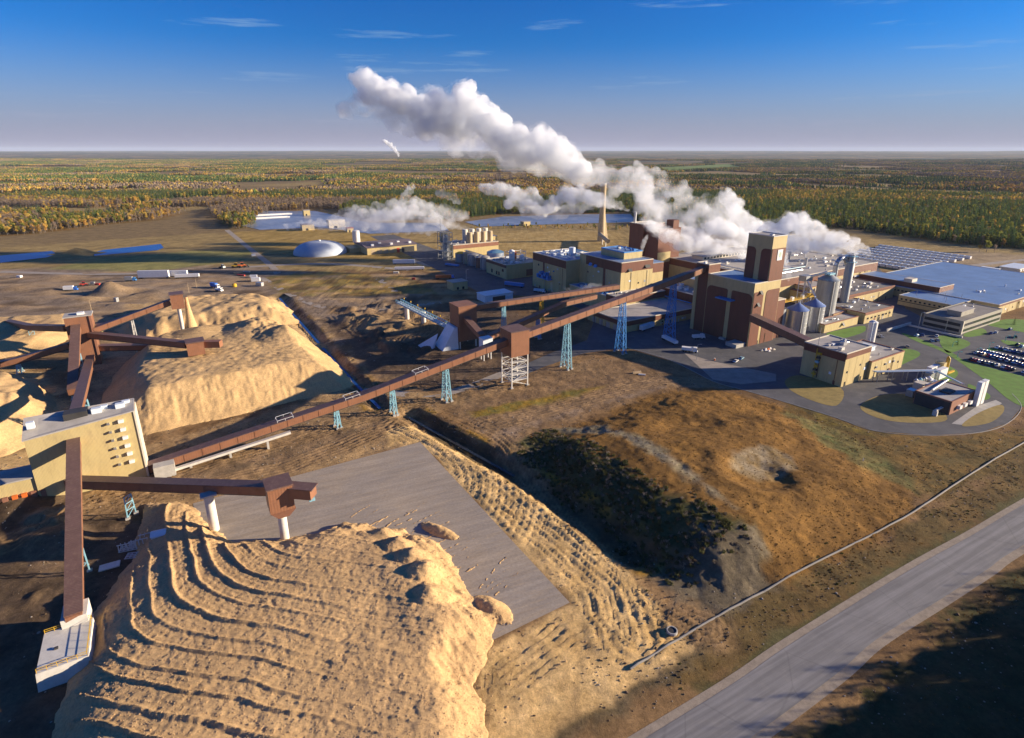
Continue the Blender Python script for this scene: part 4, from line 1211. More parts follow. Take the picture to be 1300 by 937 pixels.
# ---- upper left: transfer tower with conveyors fanning out
tw = thing('transfer_tower', 'brown transfer tower at upper left where six conveyors meet', 'transfer tower', -46, 362, 0)
MB().hull8([(-51.6, 361.8, 0), (-40, 361.8, 0), (-40, 371, 0), (-51.6, 371, 0), (-51.6, 361.8, 27.2), (-40.0, 361.8, 27.2), (-40.0, 371, 27.2), (-51.6, 371, 27.2)]).build('tower_wall', CONVB, tw)
MB().box(-52, -39.6, 361.4, 371.4, 27.2, 27.7).build('tower_roof', ROOF, tw)
MB().box(-41, -40, 361.2, 361.75, 0, 27.1).build('corner_trim', BRICK, tw)
MB().box(-46, -43, 364, 367, 27.7, 28.8).build('roof_hatch', WHITE, tw)
for (u, v, w_, d_, z1) in ((-38.6, 366, 2.2, 8, 20.5),):
    MB().box(u - w_ / 2 - .2, u + w_, v - d_ / 2, v + d_ / 2, 17.5, z1).build('side_hood', CREAM, tw)
gallery('brown conveyor climbing to the transfer tower from the far left edge', [(-104, 490, .8), (-76.5, 422, 9.4), (-51.8, 367, 19.5)], 3.4, 2.6)
gallery('brown stacker conveyor running right from the transfer tower over the rear pile', [(-42, 361.4, 15.6), (1, 311.5, 17.2)], 3.4, 2.6)
gallery('lit brown conveyor rising right from the transfer tower to the far drop head', [(-39.8, 362.8, 17.6), (-3, 366, 27.4)], 3.4, 2.6)
gallery('wide brown conveyor dropping forward from the top of the transfer tower', [(-47.2, 361.5, 20.6), (-46.4, 304, 5.2)], 3.8, 2.6)
gallery('brown conveyor linking the back of the chip house to the foot of the transfer tower', [(-36.6, 227.0, 20.5), (-42.6, 349, 6.8)], 3.3, 2.5)
gallery('low brown conveyor reaching the transfer tower from the left edge', [(-118, 372, .2), (-75.4, 367.5, 5.6), (-52, 365.5, 10.4)], 3.5, 2.6)
gallery('low lit brown conveyor between the transfer tower and the rear pile', [(-39.8, 365, 7.0), (-10, 351, 6.4)], 3.8, 2.6)
hd = thing('stacker_head', 'brown drop head at the end of the conveyor over the rear pile', 'conveyor head', 4, 308, 0, 'stacker drop heads')
MB().box(.5, 8, 303.6, 311, 14.6, 21).build('head_house', CONVB, hd)
MB().box(.1, 8.4, 303.2, 311.4, 21, 21.4).build('head_roof', CONVR, hd)
MB().beam((7.6, 307.4, 17.2), (15.4, 303.2, 17.2), 3.6, 3.2, base=True).build('chute_boom', CONVB, hd)
MB().lathe((4, 307.4, 0), [(1.1, 0), (1.1, 14.7)], 12).build('post', CONCW, hd, True)
hd = thing('stacker_head', 'brown drop head highest on a pale post spilling chips at upper left', 'conveyor head', 0, 364, 0, 'stacker drop heads')
MB().box(-3, 3.4, 362, 370, 25, 33).build('head_house', CONVB, hd)
MB().box(-3.4, 3.8, 361.6, 370.4, 33, 33.4).build('head_roof', CONVR, hd)
MB().lathe((.4, 364, 0), [(1.0, 0), (1.0, 25.2)], 12).build('post', CONCW, hd, True)
gd = MB()
gd.lathe((4.8, 365, 12), [(3.4, 0), (2.2, 6), (1.3, 12), (.7, 18.5)], 12)
gd.build('falling_chips', mat('falling_chip_stream', (.55, .37, .18), rough=.95, var=.3, scale=1.5, bump=.2), hd, True)
lattice('pale trestle under the rising conveyor next to the transfer tower', -22.6, 364, 0, 21.2, (1, .09), 4, 2.6, 1.8, PALEST, 5)
lattice('pale trestle under the far left conveyor', -76.5, 422, 0, 8.7, (.4, -.9), 3, 2.4, 0, STEEL, 3, r=.24)
lattice('pale blue trestle under the low left conveyor', -75.4, 367.6, 0, 4.9, (1, 0), 4, 3, 2, STEEL, 2)
lattice('pale blue trestle under the wide dropping conveyor', -46.9, 340, 0, 13.6, (0, 1), 4, 3, 2, STEEL, 4)
lattice('pale blue trestle under the conveyor behind the chip house', -38.7, 268, 0, 14.6, (0, 1), 4, 3, 2, STEEL, 4)
lattice('pale blue trestle at the low end of the wide dropping conveyor', -46.5, 312, 0, 6.4, (0, 1), 4, 3, 2, STEEL, 2)
# ------------------------------------------------------------------ mill buildings
def roof(t, u0, u1, v0, v1, z, m=ROOF, cop=TRIM, ph=.55, name='roof'):
    MB().box(u0 + .45, u1 - .45, v0 + .45, v1 - .45, z + .003, z + .16).build(name, m, t)
    k = MB()
    k.box(u0 - .1, u1 + .1, v0 - .1, v0 + .45, z + .002, z + ph).box(u0 - .1, u1 + .1, v1 - .45, v1 + .1, z + .002, z + ph)
    k.box(u0 - .1, u0 + .45, v0 + .45, v1 - .45, z + .002, z + ph).box(u1 - .45, u1 + .1, v0 + .45, v1 - .45, z + .002, z + ph)
    k.build('parapet', cop, t)
def arch(face, c, s0, s1, z0, z1, r0=0, r1=0, th=.18, n=6):
    """cladding panel proud of a wall: face 'u' lies in the plane u = c (faces away from +u), face 'v' in v = c"""
    P = [(s0, z0), (s1, z0)]
    if r1:
        P += [(s1 - r1 + r1 * math.cos(a), z1 - r1 + r1 * math.sin(a)) for a in [i / n * math.pi / 2 for i in range(n + 1)]]
    else: P.append((s1, z1))
    if r0:
        P += [(s0 + r0 - r0 * math.sin(a), z1 - r0 + r0 * math.cos(a)) for a in [i / n * math.pi / 2 for i in range(n + 1)]]
    else: P.append((s0, z1))
    N = len(P); m = MB()
    f = (lambda s, z, o: (c - o, s, z)) if face == 'u' else (lambda s, z, o: (s, c - o, z))
    V = [f(s, z, -.02) for s, z in P] + [f(s, z, th) for s, z in P]
    fr = tuple(range(N, 2 * N))
    F = [fr if face == 'v' else fr[::-1]]
    for i in range(N):
        q = (i, (i + 1) % N, N + (i + 1) % N, N + i)
        F.append(q if face == 'v' else q[::-1])
    return m.add(V, F)
def wall(t, u0, u1, v0, v1, z0, z1, m=CREAM, name='wall'):
    return MB().box(u0, u1, v0, v1, z0, z1).build(name, m, t)
def units(t, u0, u1, v0, v1, z, n, seed, big=1.6, mats=None, name='roof_unit'):
    r = random.Random(seed)
    for i in range(n):
        a = r.uniform(u0 + 2, u1 - 2); c = r.uniform(v0 + 2, v1 - 2); s = r.uniform(.5, 1) * big
        m = r.choice(mats or [WHITE, GALV, WHITEB, CONCW])
        if r.random() < .3:
            MB().lathe((a, c, z), [(s * .5, 0), (s * .5, s * 1.2), (s * .75, s * 1.25), (s * .1, s * 1.8)], 10).build('roof_vent', m, t)
        else:
            k = MB().box(a - s, a + s, c - s * .7, c + s * .7, z, z + s * 1.1)
            if r.random() < .4: k.tube((a + s, c, z + s * .5), (a + s * 3, c, z + s * .4), s * .3, n=8)
            k.build(name, m, t)
def pipes(t, pts, r, m, name='pipe'):
    k = MB()
    for p, q in zip(pts[:-1], pts[1:]): k.tube(p, q, r, n=8)
    return k.build(name, m, t, True)
def hood(t, face, c, s, z, w=1.2, m=DARK):
    """small weather hood on a wall"""
    k = MB()
    if face == 'v': k.add([(s - w, c - .2, z), (s + w, c - .2, z), (s + w, c - 1.6, z - .4), (s - w, c - 1.6, z - .4), (s - w, c - .2, z + 1.6), (s + w, c - .2, z + 1.6)], [(0, 3, 2, 1), (3, 4, 5, 2), (0, 4, 3), (1, 2, 5)])
    else: k.add([(c - .2, s - w, z), (c - .2, s + w, z), (c - 1.6, s + w, z - .4), (c - 1.6, s - w, z - .4), (c - .2, s - w, z + 1.6), (c - .2, s + w, z + 1.6)], [(0, 1, 2, 3), (3, 2, 5, 4), (0, 3, 4), (1, 5, 2)])
    k.build('vent_hood', m, t)

def fittings(t, face, c, s0, s1, z0, z1, n, seed):
    """doors, louvres, small windows and downpipes on a wall"""
    r = random.Random(seed)
    for i in range(n):
        s = r.uniform(s0 + 1, s1 - 2.5); k = r.random()
        if k < .25: arch(face, c, s, s + 1.2, 0, 2.3, th=.08).build('door', r.choice([DKWIN, BRICK, GALV]), t)
        elif k < .55:
            z = r.uniform(z0 + .3 * (z1 - z0), z1 - 2); arch(face, c, s, s + r.uniform(1, 2.2), z, z + r.uniform(.8, 1.6), th=.12).build('louvre', r.choice([GALV, DARK, WHITEB]), t)
        elif k < .8:
            z = r.uniform(z0 + 2, z0 + .7 * (z1 - z0)); arch(face, c, s, s + 1.5, z, z + 1.1, th=.06).build('window', DKWIN, t)
        else:
            p = (c - .25, s, z0 + .1) if face == 'u' else (s, c - .25, z0 + .1)
            MB().tube(p, (p[0], p[1], z1), .14, n=6).build('downpipe', r.choice([GALV, CREAM, BROWN]), t)
    k = MB(); x = s0 + 3
    while x < s1 - 1:
        k.add(*(lambda P: (P.v, P.f))(arch(face, c, x, x + .09, z0 + .1, z1 - .2, th=.05))); x += 6
    if k.v:
        o = k.build('cladding_seam', CREAM, t); o['kind'] = 'stuff'
# tall tower building
b = thing('mill_tower', 'tallest brown and cream mill tower with a white emblem sign near its top', 'building', 282.5, 198.5, 0)
wall(b, 282.5, 306.5, 198.5, 231.7, 0, 37.5)
roof(b, 282.5, 306.5, 198.5, 231.7, 37.5, ROOFB)
arch('u', 282.5, 199.0, 213.3, 0, 31.2, 3.2, 1.2).build('brown_panel', BROWN, b)
arch('u', 282.5, 216.2, 231.3, 0, 31.2, 1.2, 3.2).build('brown_panel', BROWN, b)
arch('v', 198.5, 282.9, 291.3, 0, 32.6, .8, 2.4).build('brown_panel', BROWN, b)
arch('v', 198.5, 293.8, 306.1, 0, 32.6, 2.4, .8).build('brown_panel', BROWN, b)
MB().box(280.2, 282.3, 213.2, 217.2, 0, 1.2).build('plinth', CONC, b)
MB().box(278.2, 282.3, 210.2, 221.5, 25.2, 25.9).build('canopy', STEELB, b)
for z in (31.5, 24.5):
    hood(b, 'v', 198.5, 288.5 + (31.5 - z) * -.2, z, 1.0)
wall(b, 293.7, 306.5, 198.52, 215.0, 37.7, 63.5, CREAM, 'tower_wall')
roof(b, 293.7, 306.5, 198.52, 215.0, 63.5, ROOF, GALV)
arch('u', 293.7, 198.9, 205.2, 37.8, 56.4, 1.0, 2.6).build('brown_panel', BROWN, b)
arch('u', 293.7, 208.6, 214.7, 37.8, 56.4, 2.6, 1.0).build('brown_panel', BROWN, b)
arch('v', 198.52, 294.0, 306.4, 37.8, 56.6).build('brown_panel', BROWN, b)
sg = arch('v', 198.32, 298.9, 303.5, 49.6, 55.8, th=.2).build('emblem_sign', WHITE, b)
def leafmark(c, s, z, r):
    m = MB(); N = 20
    P = [(s + r * math.sin(2 * math.pi * i / N) * (.78 if i % 2 else 1.0), z + r * 1.15 * math.cos(2 * math.pi * i / N)) for i in range(N)]
    m.add([(a, c, q) for a, q in P], [tuple(range(N))[::-1]])
    m.add([(s - .12, c, z - r * 1.6), (s + .12, c, z - r * 1.6), (s + .12, c, z - r * .8), (s - .12, c, z - r * .8)], [(0, 1, 2, 3)])
    return m
e = leafmark(198.10, 301.2, 52.9, 1.3).build('emblem', mat('pale_green_print', (.42, .52, .40), rough=.7), b)
e.parent = sg
MB().box(296, 298, 201, 203, 63.7, 64.6).build('roof_hatch', GALV, b)
wall(b, 282.5, 293, 231.72, 241.5, 0, 43, BROWN, 'head_house_wall')
roof(b, 282.5, 293, 231.72, 241.5, 43, ROOF, TRIM)
arch('u', 282.48, 239.2, 241.6, 0, 36, 0, 0, .35).build('cream_pier', CREAM, b)
MB().box(282.7, 284.5, 235, 236.2, 43.2, 44.6).build('roof_unit', WHITE, b)
MB().box(274, 282.2, 199.5, 207, 0, 2.2).build('door_canopy', CONC, b)
MB().box(306.7, 316, 200, 212, 0, 24).build('side_wall', BROWN, b)
MB().box(306.7, 316.2, 199.8, 212.2, 24, 24.5).build('side_roof', TRIM, b)
pipes(b, [(296, 198, 64), (296, 198, 66)], .1, GALV, 'mast')

# main mill
b = thing('main_mill', 'long cream mill block with dark brown top band and stepped blue-grey roofs', 'building', 262, 350, 0)
wall(b, 262, 300, 350, 397, 0, 28.5)
arch('u', 262, 350.2, 396.8, 22.6, 28.45).build('brown_band', BROWN, b)
arch('u', 262, 379.5, 381.6, 10, 22.6, th=.25).build('brown_stripe', BROWN, b)
roof(b, 262, 300, 350, 397, 28.5, ROOFB)
wall(b, 275, 306, 302, 349.9, 0, 33.4)
arch('u', 275, 302.2, 342, 26.6, 33.35).build('brown_band', BROWN, b)
arch('u', 275, 319, 321.4, 8, 26.6, th=.25).build('brown_stripe', BROWN, b)
arch('v', 302, 275.2, 305.9, 26.6, 33.35).build('brown_band', BROWN, b)
roof(b, 275, 306, 302, 349.9, 33.4, ROOFB)
hood(b, 'v', 302, 283, 27.2, 1.6); hood(b, 'v', 302, 300, 28.5, 2.4)
hood(b, 'u', 275, 336, 26.8, 1.6, STEELB); hood(b, 'u', 275, 330, 26.4, 1.6, STEELB)
wall(b, 286, 304, 312, 338, 33.6, 38.2, CREAM, 'penthouse_wall')
roof(b, 286, 304, 312, 338, 38.2, ROOFB, STEELB, .8)
units(b, 288, 302, 314, 336, 38.4, 7, 5, 1.4, [STEELB, WHITEB, GALV])
units(b, 263, 299, 352, 395, 28.7, 30, 6, 1.5)
pipes(b, [(270, 353, 29.6), (270, 394, 29.6)], .4, GALV); pipes(b, [(278, 360, 29.8), (298, 360, 29.8), (298, 390, 29.8)], .5, STEEL)
MB().tube((284, 372, 28.7), (284, 372, 34.5), 2.6).build('roof_tank', WHITEB, b, True)
pipes(b, [(266, 366, 29), (266, 366, 18), (261, 366, 18)], .5, STEELB)
for i in range(5):
    MB().box(258.2, 261.8, 383 - i * 3.4, 385.6 - i * 3.4, 11.0 + (i % 2) * 2, 13.4 + (i % 2) * 2.2).build('wall_fan', STEELB, b)
MB().box(258, 261.9, 368, 385, 10.2, 10.9).build('fan_platform', STEELB, b)
wall(b, 306.2, 318, 303, 345, 0, 30, CREAM, 'side_wall')
arch('v', 303, 306.3, 317.8, 23, 29.9).build('brown_band', BROWN, b)
MB().box(306.25, 318, 303, 345, 30.0, 30.4).build('side_roof', ROOFB, b)
# low front annexe, roof cluttered with fans
b = thing('fan_annexe', 'low flat roofed annexe crowded with rooftop fans in front of the main mill', 'building', 262, 287, 0)
wall(b, 262, 305, 287, 301.7, 0, 12.6)
arch('u', 262, 287.1, 301.6, 8.4, 12.55).build('brown_band', BROWN, b)
arch('v', 287, 262.1, 304.9, 8.4, 12.55).build('brown_band', BROWN, b)
roof(b, 262, 305, 287, 301.7, 12.6, ROOF, TRIM)
units(b, 262, 304, 287, 301, 12.8, 26, 8, 1.1, [WHITE, GALV, CONCW, DARK])
wall(b, 262, 274.8, 301.8, 345, 0, 11, CREAM, 'rear_wall')
roof(b, 262, 274.8, 301.8, 345, 11, ROOFB)
units(b, 262, 274, 303, 344, 11.2, 14, 9, 1.2, [STEELB, WHITEB, GALV])
# boiler house
b = thing('boiler_house', 'tall dark brown boiler house half hidden in steam behind the main mill', 'building', 369, 360, 0)
wall(b, 369, 396, 360, 376, 0, 44, BROWN)
roof(b, 369, 396, 360, 376, 44, ROOF, BROWN)
arch('v', 360, 369.2, 385, 15, 24).build('cream_band', CREAM, b)
wall(b, 366, 392, 376.2, 394, 0, 47, BROWN, 'rear_wall')
roof(b, 366, 392, 376.2, 394, 47, TRIM, TRIM)
wall(b, 388, 395, 362, 370, 44.2, 51, BROWN, 'lift_house_wall')
MB().tube((369, 391, 47), (369, 391, 57), 1.3).build('flue', GALV, b, True)
hood(b, 'v', 360, 390, 12, 1.6)
wall(b, 345, 368.8, 356, 400, 0, 12, CREAM, 'low_wall')
roof(b, 345, 368.8, 356, 400, 12, ROOFB)
units(b, 345, 368, 356, 400, 12.2, 12, 12, 1.8, [STEELB, DARK, GALV, WHITEB])
# long low building under the conveyor
b = thing('low_store', 'low cream store with a lit brown band, under the climbing conveyor', 'building', 238, 256, 0)
wall(b, 238, 306, 256, 292, 0, 7.2)
roof(b, 238, 306, 256, 286, 7.2, ROOF, TRIM)
arch('v', 256, 238.2, 305.8, 4.2, 7.15).build('brown_band', BROWN, b)
arch('u', 238, 256.2, 291.8, 4.4, 7.15).build('brown_band', BROWN, b)
for i in range(4): arch('u', 238, 262 + i * 7, 265.6 + i * 7, 0, 3.6, th=.12).build('loading_door', GALV, b)
# block behind the tower's left leg
b = thing('middle_mill', 'dark banded mill block with cluttered roof left of the mill tower', 'building', 308, 243, 0)
wall(b, 308, 372, 243, 300, 0, 14)
arch('u', 308, 243.2, 299.8, 8, 13.95).build('brown_band', BROWN, b)
arch('v', 243, 308.2, 371.8, 9, 13.95).build('brown_band', BROWN, b)
roof(b, 308, 372, 243, 300, 14, ROOF, TRIM)
units(b, 308, 370, 243, 298, 14.2, 40, 21, 1.8)
wall(b, 325, 362, 262, 292, 14.2, 20, CREAM, 'penthouse_wall'); roof(b, 325, 362, 262, 292, 20, ROOFB)
pipes(b, [(306, 262, 6), (306, 296, 6)], .5, STEELB); pipes(b, [(305, 262, 9), (305, 290, 9)], .4, STEELB)
for i in range(5): arch('u', 308, 246 + i * 9.5, 251 + i * 9.5, 0, 5.0, th=.12).build('loading_door', WHITEB, b)
# main hall
b = thing('machine_hall', 'very long machine hall with flat pale roof and lit cream end wall', 'building', 385, 251, 0)
wall(b, 385, 522, 251, 372, 0, 18)
arch('v', 251, 385.2, 521.8, 12.4, 17.95).build('brown_band', BROWN, b)
arch('u', 385, 251.2, 371.8, 12.4, 17.95).build('brown_band', BROWN, b)
arch('v', 251, 513, 521.9, 7.6, 12.4, th=.24).build('brown_panel', BROWN, b)
roof(b, 385, 522, 251, 372, 18, ROOF, TRIM)
wall(b, 400, 475, 336, 348, 18.2, 21.2, TRIM, 'monitor_wall')
MB().box(399, 476, 335, 349, 21.2, 21.6).build('monitor_roof', ROOF, b)
for i in range(18): arch('v', 336, 402 + i * 4.1, 404.6 + i * 4.1, 18.8, 20.6, th=.1).build('window', DKWIN, b)
units(b, 390, 520, 253, 330, 18.2, 60, 31, 1.5)
for (u, v) in ((497, 262), (512, 268), (470, 300), (440, 285), (455, 275)):
    MB().lathe((u, v, 18.1), [(1.2, 0), (1.2, 6), (1.5, 6.1), (1.5, 6.8)], 12).build('steam_stack', GALV, b, True)
MB().box(485, 492, 249.2, 250.7, 9.4, 10.6).build('wall_duct', WHITE, b)
pipes(b, [(395, 262, 19.5), (430, 262, 19.5), (430, 280, 19.5)], .6, GALV); pipes(b, [(395, 266, 20.5), (440, 266, 20.5)], .4, STEEL)
pipes(b, [(392, 258, 19.2), (392, 320, 19.2)], .5, GALV)
# stepped low blocks in front of the hall
b = thing('stepped_block', 'flat roofed step block between the machine hall and the lower offices', 'building', 400, 214, 0)
wall(b, 400, 482, 216, 250.7, 0, 9.2)
arch('v', 216, 400.1, 481.9, 7.6, 9.15).build('brown_band', BROWN, b)
roof(b, 400, 482, 216, 250.7, 9.2, ROOFD, BRICK)
units(b, 402, 480, 218, 249, 9.4, 34, 41, 1.3)
wall(b, 405, 430, 238, 250.6, 9.4, 12.6, CREAM, 'upper_wall'); roof(b, 405, 430, 238, 250.6, 12.6, ROOF, BRICK)
b = thing('low_block', 'low cream block with small windows below the steel silos', 'building', 388, 188, 0)
wall(b, 388, 424, 188, 215.6, 0, 7)
roof(b, 388, 424, 188, 215.6, 7, ROOFD, BRICK)
arch('v', 188, 388.1, 423.9, 5.8, 6.95).build('brown_band', BRICK, b)
for i in range(7): arch('v', 188, 391 + i * 4.6, 393.4 + i * 4.6, 2.6, 3.8, th=.06).build('window', DKWIN, b)
arch('v', 188, 400, 402, 0, 2.4, th=.1).build('door', BRICK, b)
units(b, 389, 423, 190, 214, 7.2, 12, 43, 1.2)
wall(b, 372, 387.8, 200, 215.6, 0, 6, CREAM, 'wing_wall'); roof(b, 372, 387.8, 200, 215.6, 6, ROOF, BRICK)
b = thing('silo_plant', 'small cream building with flat roof in front of the tallest silo', 'building', 346, 182, 0)
wall(b, 346, 384, 190, 199.4, 0, 5.2); roof(b, 346, 384, 190, 199.4, 5.2, ROOF, BRICK)
units(b, 347, 383, 190, 199, 5.4, 6, 44, .9)
hood(b, 'v', 190, 366, 2.4, .9)

# silos
def silo(label, u, v, r, h, cone, m=GALV, cm=GALVB, rings=5, top=None):
    t = thing('storage_silo', label, 'silo', u, v, 0, 'steel silos beside the mill tower')
    MB().lathe((u, v, 0), [(r, 0), (r, h)], 28).build('shell', m, t, True)
    MB().lathe((u, v, h + .01), [(r + .25, 0), (r * .12, cone), (r * .1, cone + .5)], 28).build('cone_roof', cm, t, True)
    k = MB()
    for i in range(1, rings + 1): k.lathe((u, v, h * i / (rings + 1)), [(r + .02, 0), (r + .1, .05), (r + .1, .25), (r + .02, .3)], 28)
    k.build('stiffener_ring', m, t, True)
    lad = MB(); a = R(-120)
    x, y = u + math.cos(a) * (r + .5), v + math.sin(a) * (r + .5)
    lad.box(x - .35, x + .35, y - .15, y + .15, .3, h)
    lad.build('ladder', GALV, t)
    return t
silo('nearer left of two squat silver silos with blue cone roofs', 329, 199, 6.2, 16.2, 3.8)
silo('right one of two squat silver silos with blue cone roofs', 347.5, 199.6, 6.2, 16.2, 3.8)
silo('dark shaded squat silo tucked against the mill tower', 317, 205.5, 5.4, 17.5, 2.0, GALVD, DARK)  # duller shell and dark roof hold the shade in their colour
t = silo('large tall grey silo with railed conical roof', 372, 207, 6.6, 28.5, 4.2, GALVD, GALVD, 8)
k = MB()
for i in range(16):
    a = 2 * math.pi * i / 16; x, y = 372 + math.cos(a) * 6.7, 207 + math.sin(a) * 6.7
    c, s_ = 372 + math.cos(a + .3927) * 6.7, 207 + math.sin(a + .3927) * 6.7
    k.beam((x, y, 28.5), (x, y, 29.7), .1); k.beam((x, y, 29.7), (c, s_, 29.7), .1)
k.build('roof_rail', STEEL, t)
MB().box(368.5, 375, 205, 209, 32.0, 33.0).build('top_platform', STEEL, t)
t = thing('tall_process_tower', 'slim tall grey process column with a goose-neck duct', 'silo', 406, 213, 0)
MB().lathe((406, 213, 0), [(2.9, 0), (2.9, 36), (2.2, 37.5), (2.2, 41)], 20).build('shell', GALVD, t, True)
k = MB(); P = [(395, 216.5, 18), (395, 216.5, 34)]
for i in range(1, 9):
    a = math.pi * i / 8
    P.append((400 - 5 * math.cos(a), 216.5 - 1.6 * i / 8, 34 + 5 * math.sin(a)))
for p, q in zip(P[:-1], P[1:]): k.tube(p, q, 1.7, n=14)
k.build('goose_neck_duct', GALV, t, True)
k = MB()
for z in (36, 40): k.lathe((406, 213, z), [(2.9, 0), (3.9, .02), (3.9, .2), (2.9, .25)], 16)
k.build('platform', STEEL, t)
# bucket-elevator frame and silo-top gear
t = thing('elevator_frame', 'steel elevator frame with inclined chutes left of the tall silo', 'steel frame', 360, 213, 0)
for a in (355, 361.5):
    for c in (212.6, 217): MB().beam((a, c, 0), (a, c, 29), .4).build('leg', PALEST, t)
k = MB()
for z in range(4, 30, 4):
    k.beam((355, 212.6, z), (361.5, 212.6, z), .25); k.beam((355, 212.6, z), (355, 217, z), .25); k.beam((361.5, 212.6, z), (361.5, 217, z), .25)
    k.beam((355, 212.6, z - 4), (361.5, 212.6, z), .2)
k.build('lacing', PALEST, t)
k = MB(); k.beam((356, 214, 30), (370, 208, 33.5), 1.2); k.beam((358, 214.5, 29.5), (349, 201, 21), .9); k.build('chute', GALV, t)
MB().box(354.6, 362, 212.2, 217.4, 28, 31.5).build('head_box', GALVD, t)
t = thing('silo_walkway', 'yellow railed walkway across the squat silo tops', 'walkway', 338, 203, 0)
MB().box(318, 352, 203.6, 205.8, 20.2, 20.5).build('deck', YEL, t)
k = MB()
for c in (203.7, 205.7):
    for hh in (21.0, 21.6): k.beam((318, c, hh), (352, c, hh), .1)
    for i in range(18): k.beam((318 + 2 * i, c, 20.5), (318 + 2 * i, c, 21.6), .1)
k.build('hand_rail', YEL, t)
for a, c in ((320.5, 210), (338.3, 205), (338.3, 203.9), (351, 205)): MB().beam((a, min(c, 205.6), 0), (a, min(c, 205.6), 20.2), .3).build('support_leg', PALEST, t)
for i, (a, c) in enumerate(((322, 204.8), (330, 204.6), (341, 204.8), (348, 204.6))):
    MB().box(a - 1, a + 1, c - .8, c + .8, 20.5, 22.6).build('drive_unit', [YEL, WHITE, GALV, YEL][i], t)
# covered bridge and pump house
gallery('dark brown covered bridge between the silo foot and the chemical building', [(281, 196.5, 17.0), (276.5, 157.2, 12.9)], 5.0, 3.6)
b = thing('chemical_building', 'cream block with brown top band beside the loop road, pipe rack down one wall', 'building', 270, 135.5, 0)
wall(b, 270, 292, 135.5, 157, 0, 17)
arch('u', 270, 135.6, 156.9, 13.2, 16.95).build('brown_band', BROWN, b)
arch('v', 135.5, 270.1, 291.9, 14.4, 16.95).build('brown_band', BROWN, b)
roof(b, 270, 292, 135.5, 157, 17, ROOF, TRIM)
units(b, 271, 291, 137, 156, 17.2, 7, 51, 1.5, [WHITE, GALV, CONCW])
for i in range(6):
    MB().box(268.7, 269.8, 148.4 - i * .25, 150.2 - i * .25, 2.2 + i * 2.2, 3.2 + i * 2.2).build('valve', [YEL, DARK, YEL, STEEL, DARK, YEL][i], b)
pipes(b, [(269.3, 149.4, .5), (269.3, 149.6, 16)], .28, YEL); pipes(b, [(269.4, 147.8, 1), (269.4, 147.8, 13)], .2, DARK)
pipes(b, [(269, 149.4, 17.4), (269, 149.4, 27)], .12, GALV, 'mast')
wall(b, 292.2, 324, 134, 156, 0, 9, CREAM, 'annexe_wall')
roof(b, 292.2, 324, 134, 156, 9, ROOF, BRICK)
wall(b, 303, 312, 143, 149, 9.2, 11.4, WHITEB, 'penthouse_wall'); MB().box(302.7, 312.3, 142.7, 149.3, 11.4, 11.7).build('penthouse_roof', WHITEB, b)
units(b, 293, 323, 136, 155, 9.2, 6, 52, .9)
for u in (297, 306, 314): MB().box(u - .6, u + .6, 133.5, 134, 5.2, 6.2).build('wall_vent', GALV, b)
for u in (299, 309): arch('v', 134, u, u + 1.4, 0, 2.3, th=.08).build('door', DKWIN, b)
# big warehouse with wings and offices
b = thing('warehouse', 'vast flat blue-grey roofed warehouse at the right edge', 'building', 489, 151, 0)
wall(b, 489, 640, 151, 250, 0, 7.4)
roof(b, 489, 640, 151, 250, 7.4, ROOFB, TRIM, .4)
arch('v', 151, 489.2, 639.8, 6.0, 7.35).build('brown_band', BROWN, b)
wall(b, 493, 516, 190, 249, 7.6, 11.4, BROWN, 'raised_wall')
roof(b, 493, 516, 190, 249, 11.4, ROOFB, TRIM, .3)
wall(b, 494, 502, 210, 216, 11.6, 14, TRIM, 'roof_plant_wall')
units(b, 500, 625, 155, 188, 7.6, 10, 61, 1.0)
for i in range(16): arch('u', 489, 204 + i * 2.8, 205.6 + i * 2.8, 4.2, 5.4, th=.05).build('window', DKWIN, b)
wall(b, 462, 488.8, 167, 203, 0, 7.1, CREAM, 'wing_wall')
roof(b, 462, 488.8, 167, 203, 7.1, ROOFB, TRIM, .3)
for i in range(11): arch('u', 462, 169 + i * 3.1, 170.4 + i * 3.1, 4.0, 5.2, th=.05).build('window', DKWIN, b)
arch('u', 462, 167.2, 202.8, 2.8, 3.3, th=.05).build('window_strip', DKWIN, b)
for (u, v) in ((470, 195), (478, 180), (484, 172), (468, 175)): MB().tube((u, v, 7.2), (u, v, 11.5), .15, n=6).build('roof_mast', GALV, b)
b = thing('office_block', 'two storey office with long dark window bands beside the parking', 'building', 417, 144, 0)
wall(b, 417, 474, 144, 166, 0, 8.2, OFFICE)
roof(b, 417, 474, 144, 166, 8.2, ROOFD, OFFICE, .5)
for z in (1.2, 4.8):
    arch('u', 417, 145.2, 165.4, z, z + 1.9, th=.06).build('window_band', DKWIN, b)
    arch('v', 144, 418.4, 473, z, z + 1.7, th=.06).build('window_band', DKWIN, b)
arch('v', 144, 417.0, 418.2, 0, 8.3, th=.3).build('corner_pier', TRIM, b)
wall(b, 428, 446, 150, 158, 8.4, 11.4, OFFICE, 'penthouse_wall'); MB().box(427.7, 446.3, 149.7, 158.3, 11.4, 11.7).build('penthouse_roof', ROOF, b)
units(b, 448, 472, 147, 164, 8.4, 6, 66, 1.1)
# loading dock canopy left of the office
b = thing('dock_wall', 'low pale dock wall in the shaded yard beside the offices', 'wall', 398, 165, 0)
MB().box(384, 414, 171, 171.8, 0, 1.6).build('wall_panel', CONCW, b)
b = thing('dock_wall', 'second pale dock wall lying in shade in front of the office', 'wall', 405, 150, 0)
MB().box(409, 409.8, 140, 172, 0, 1.2).build('wall_panel', CONCW, b)
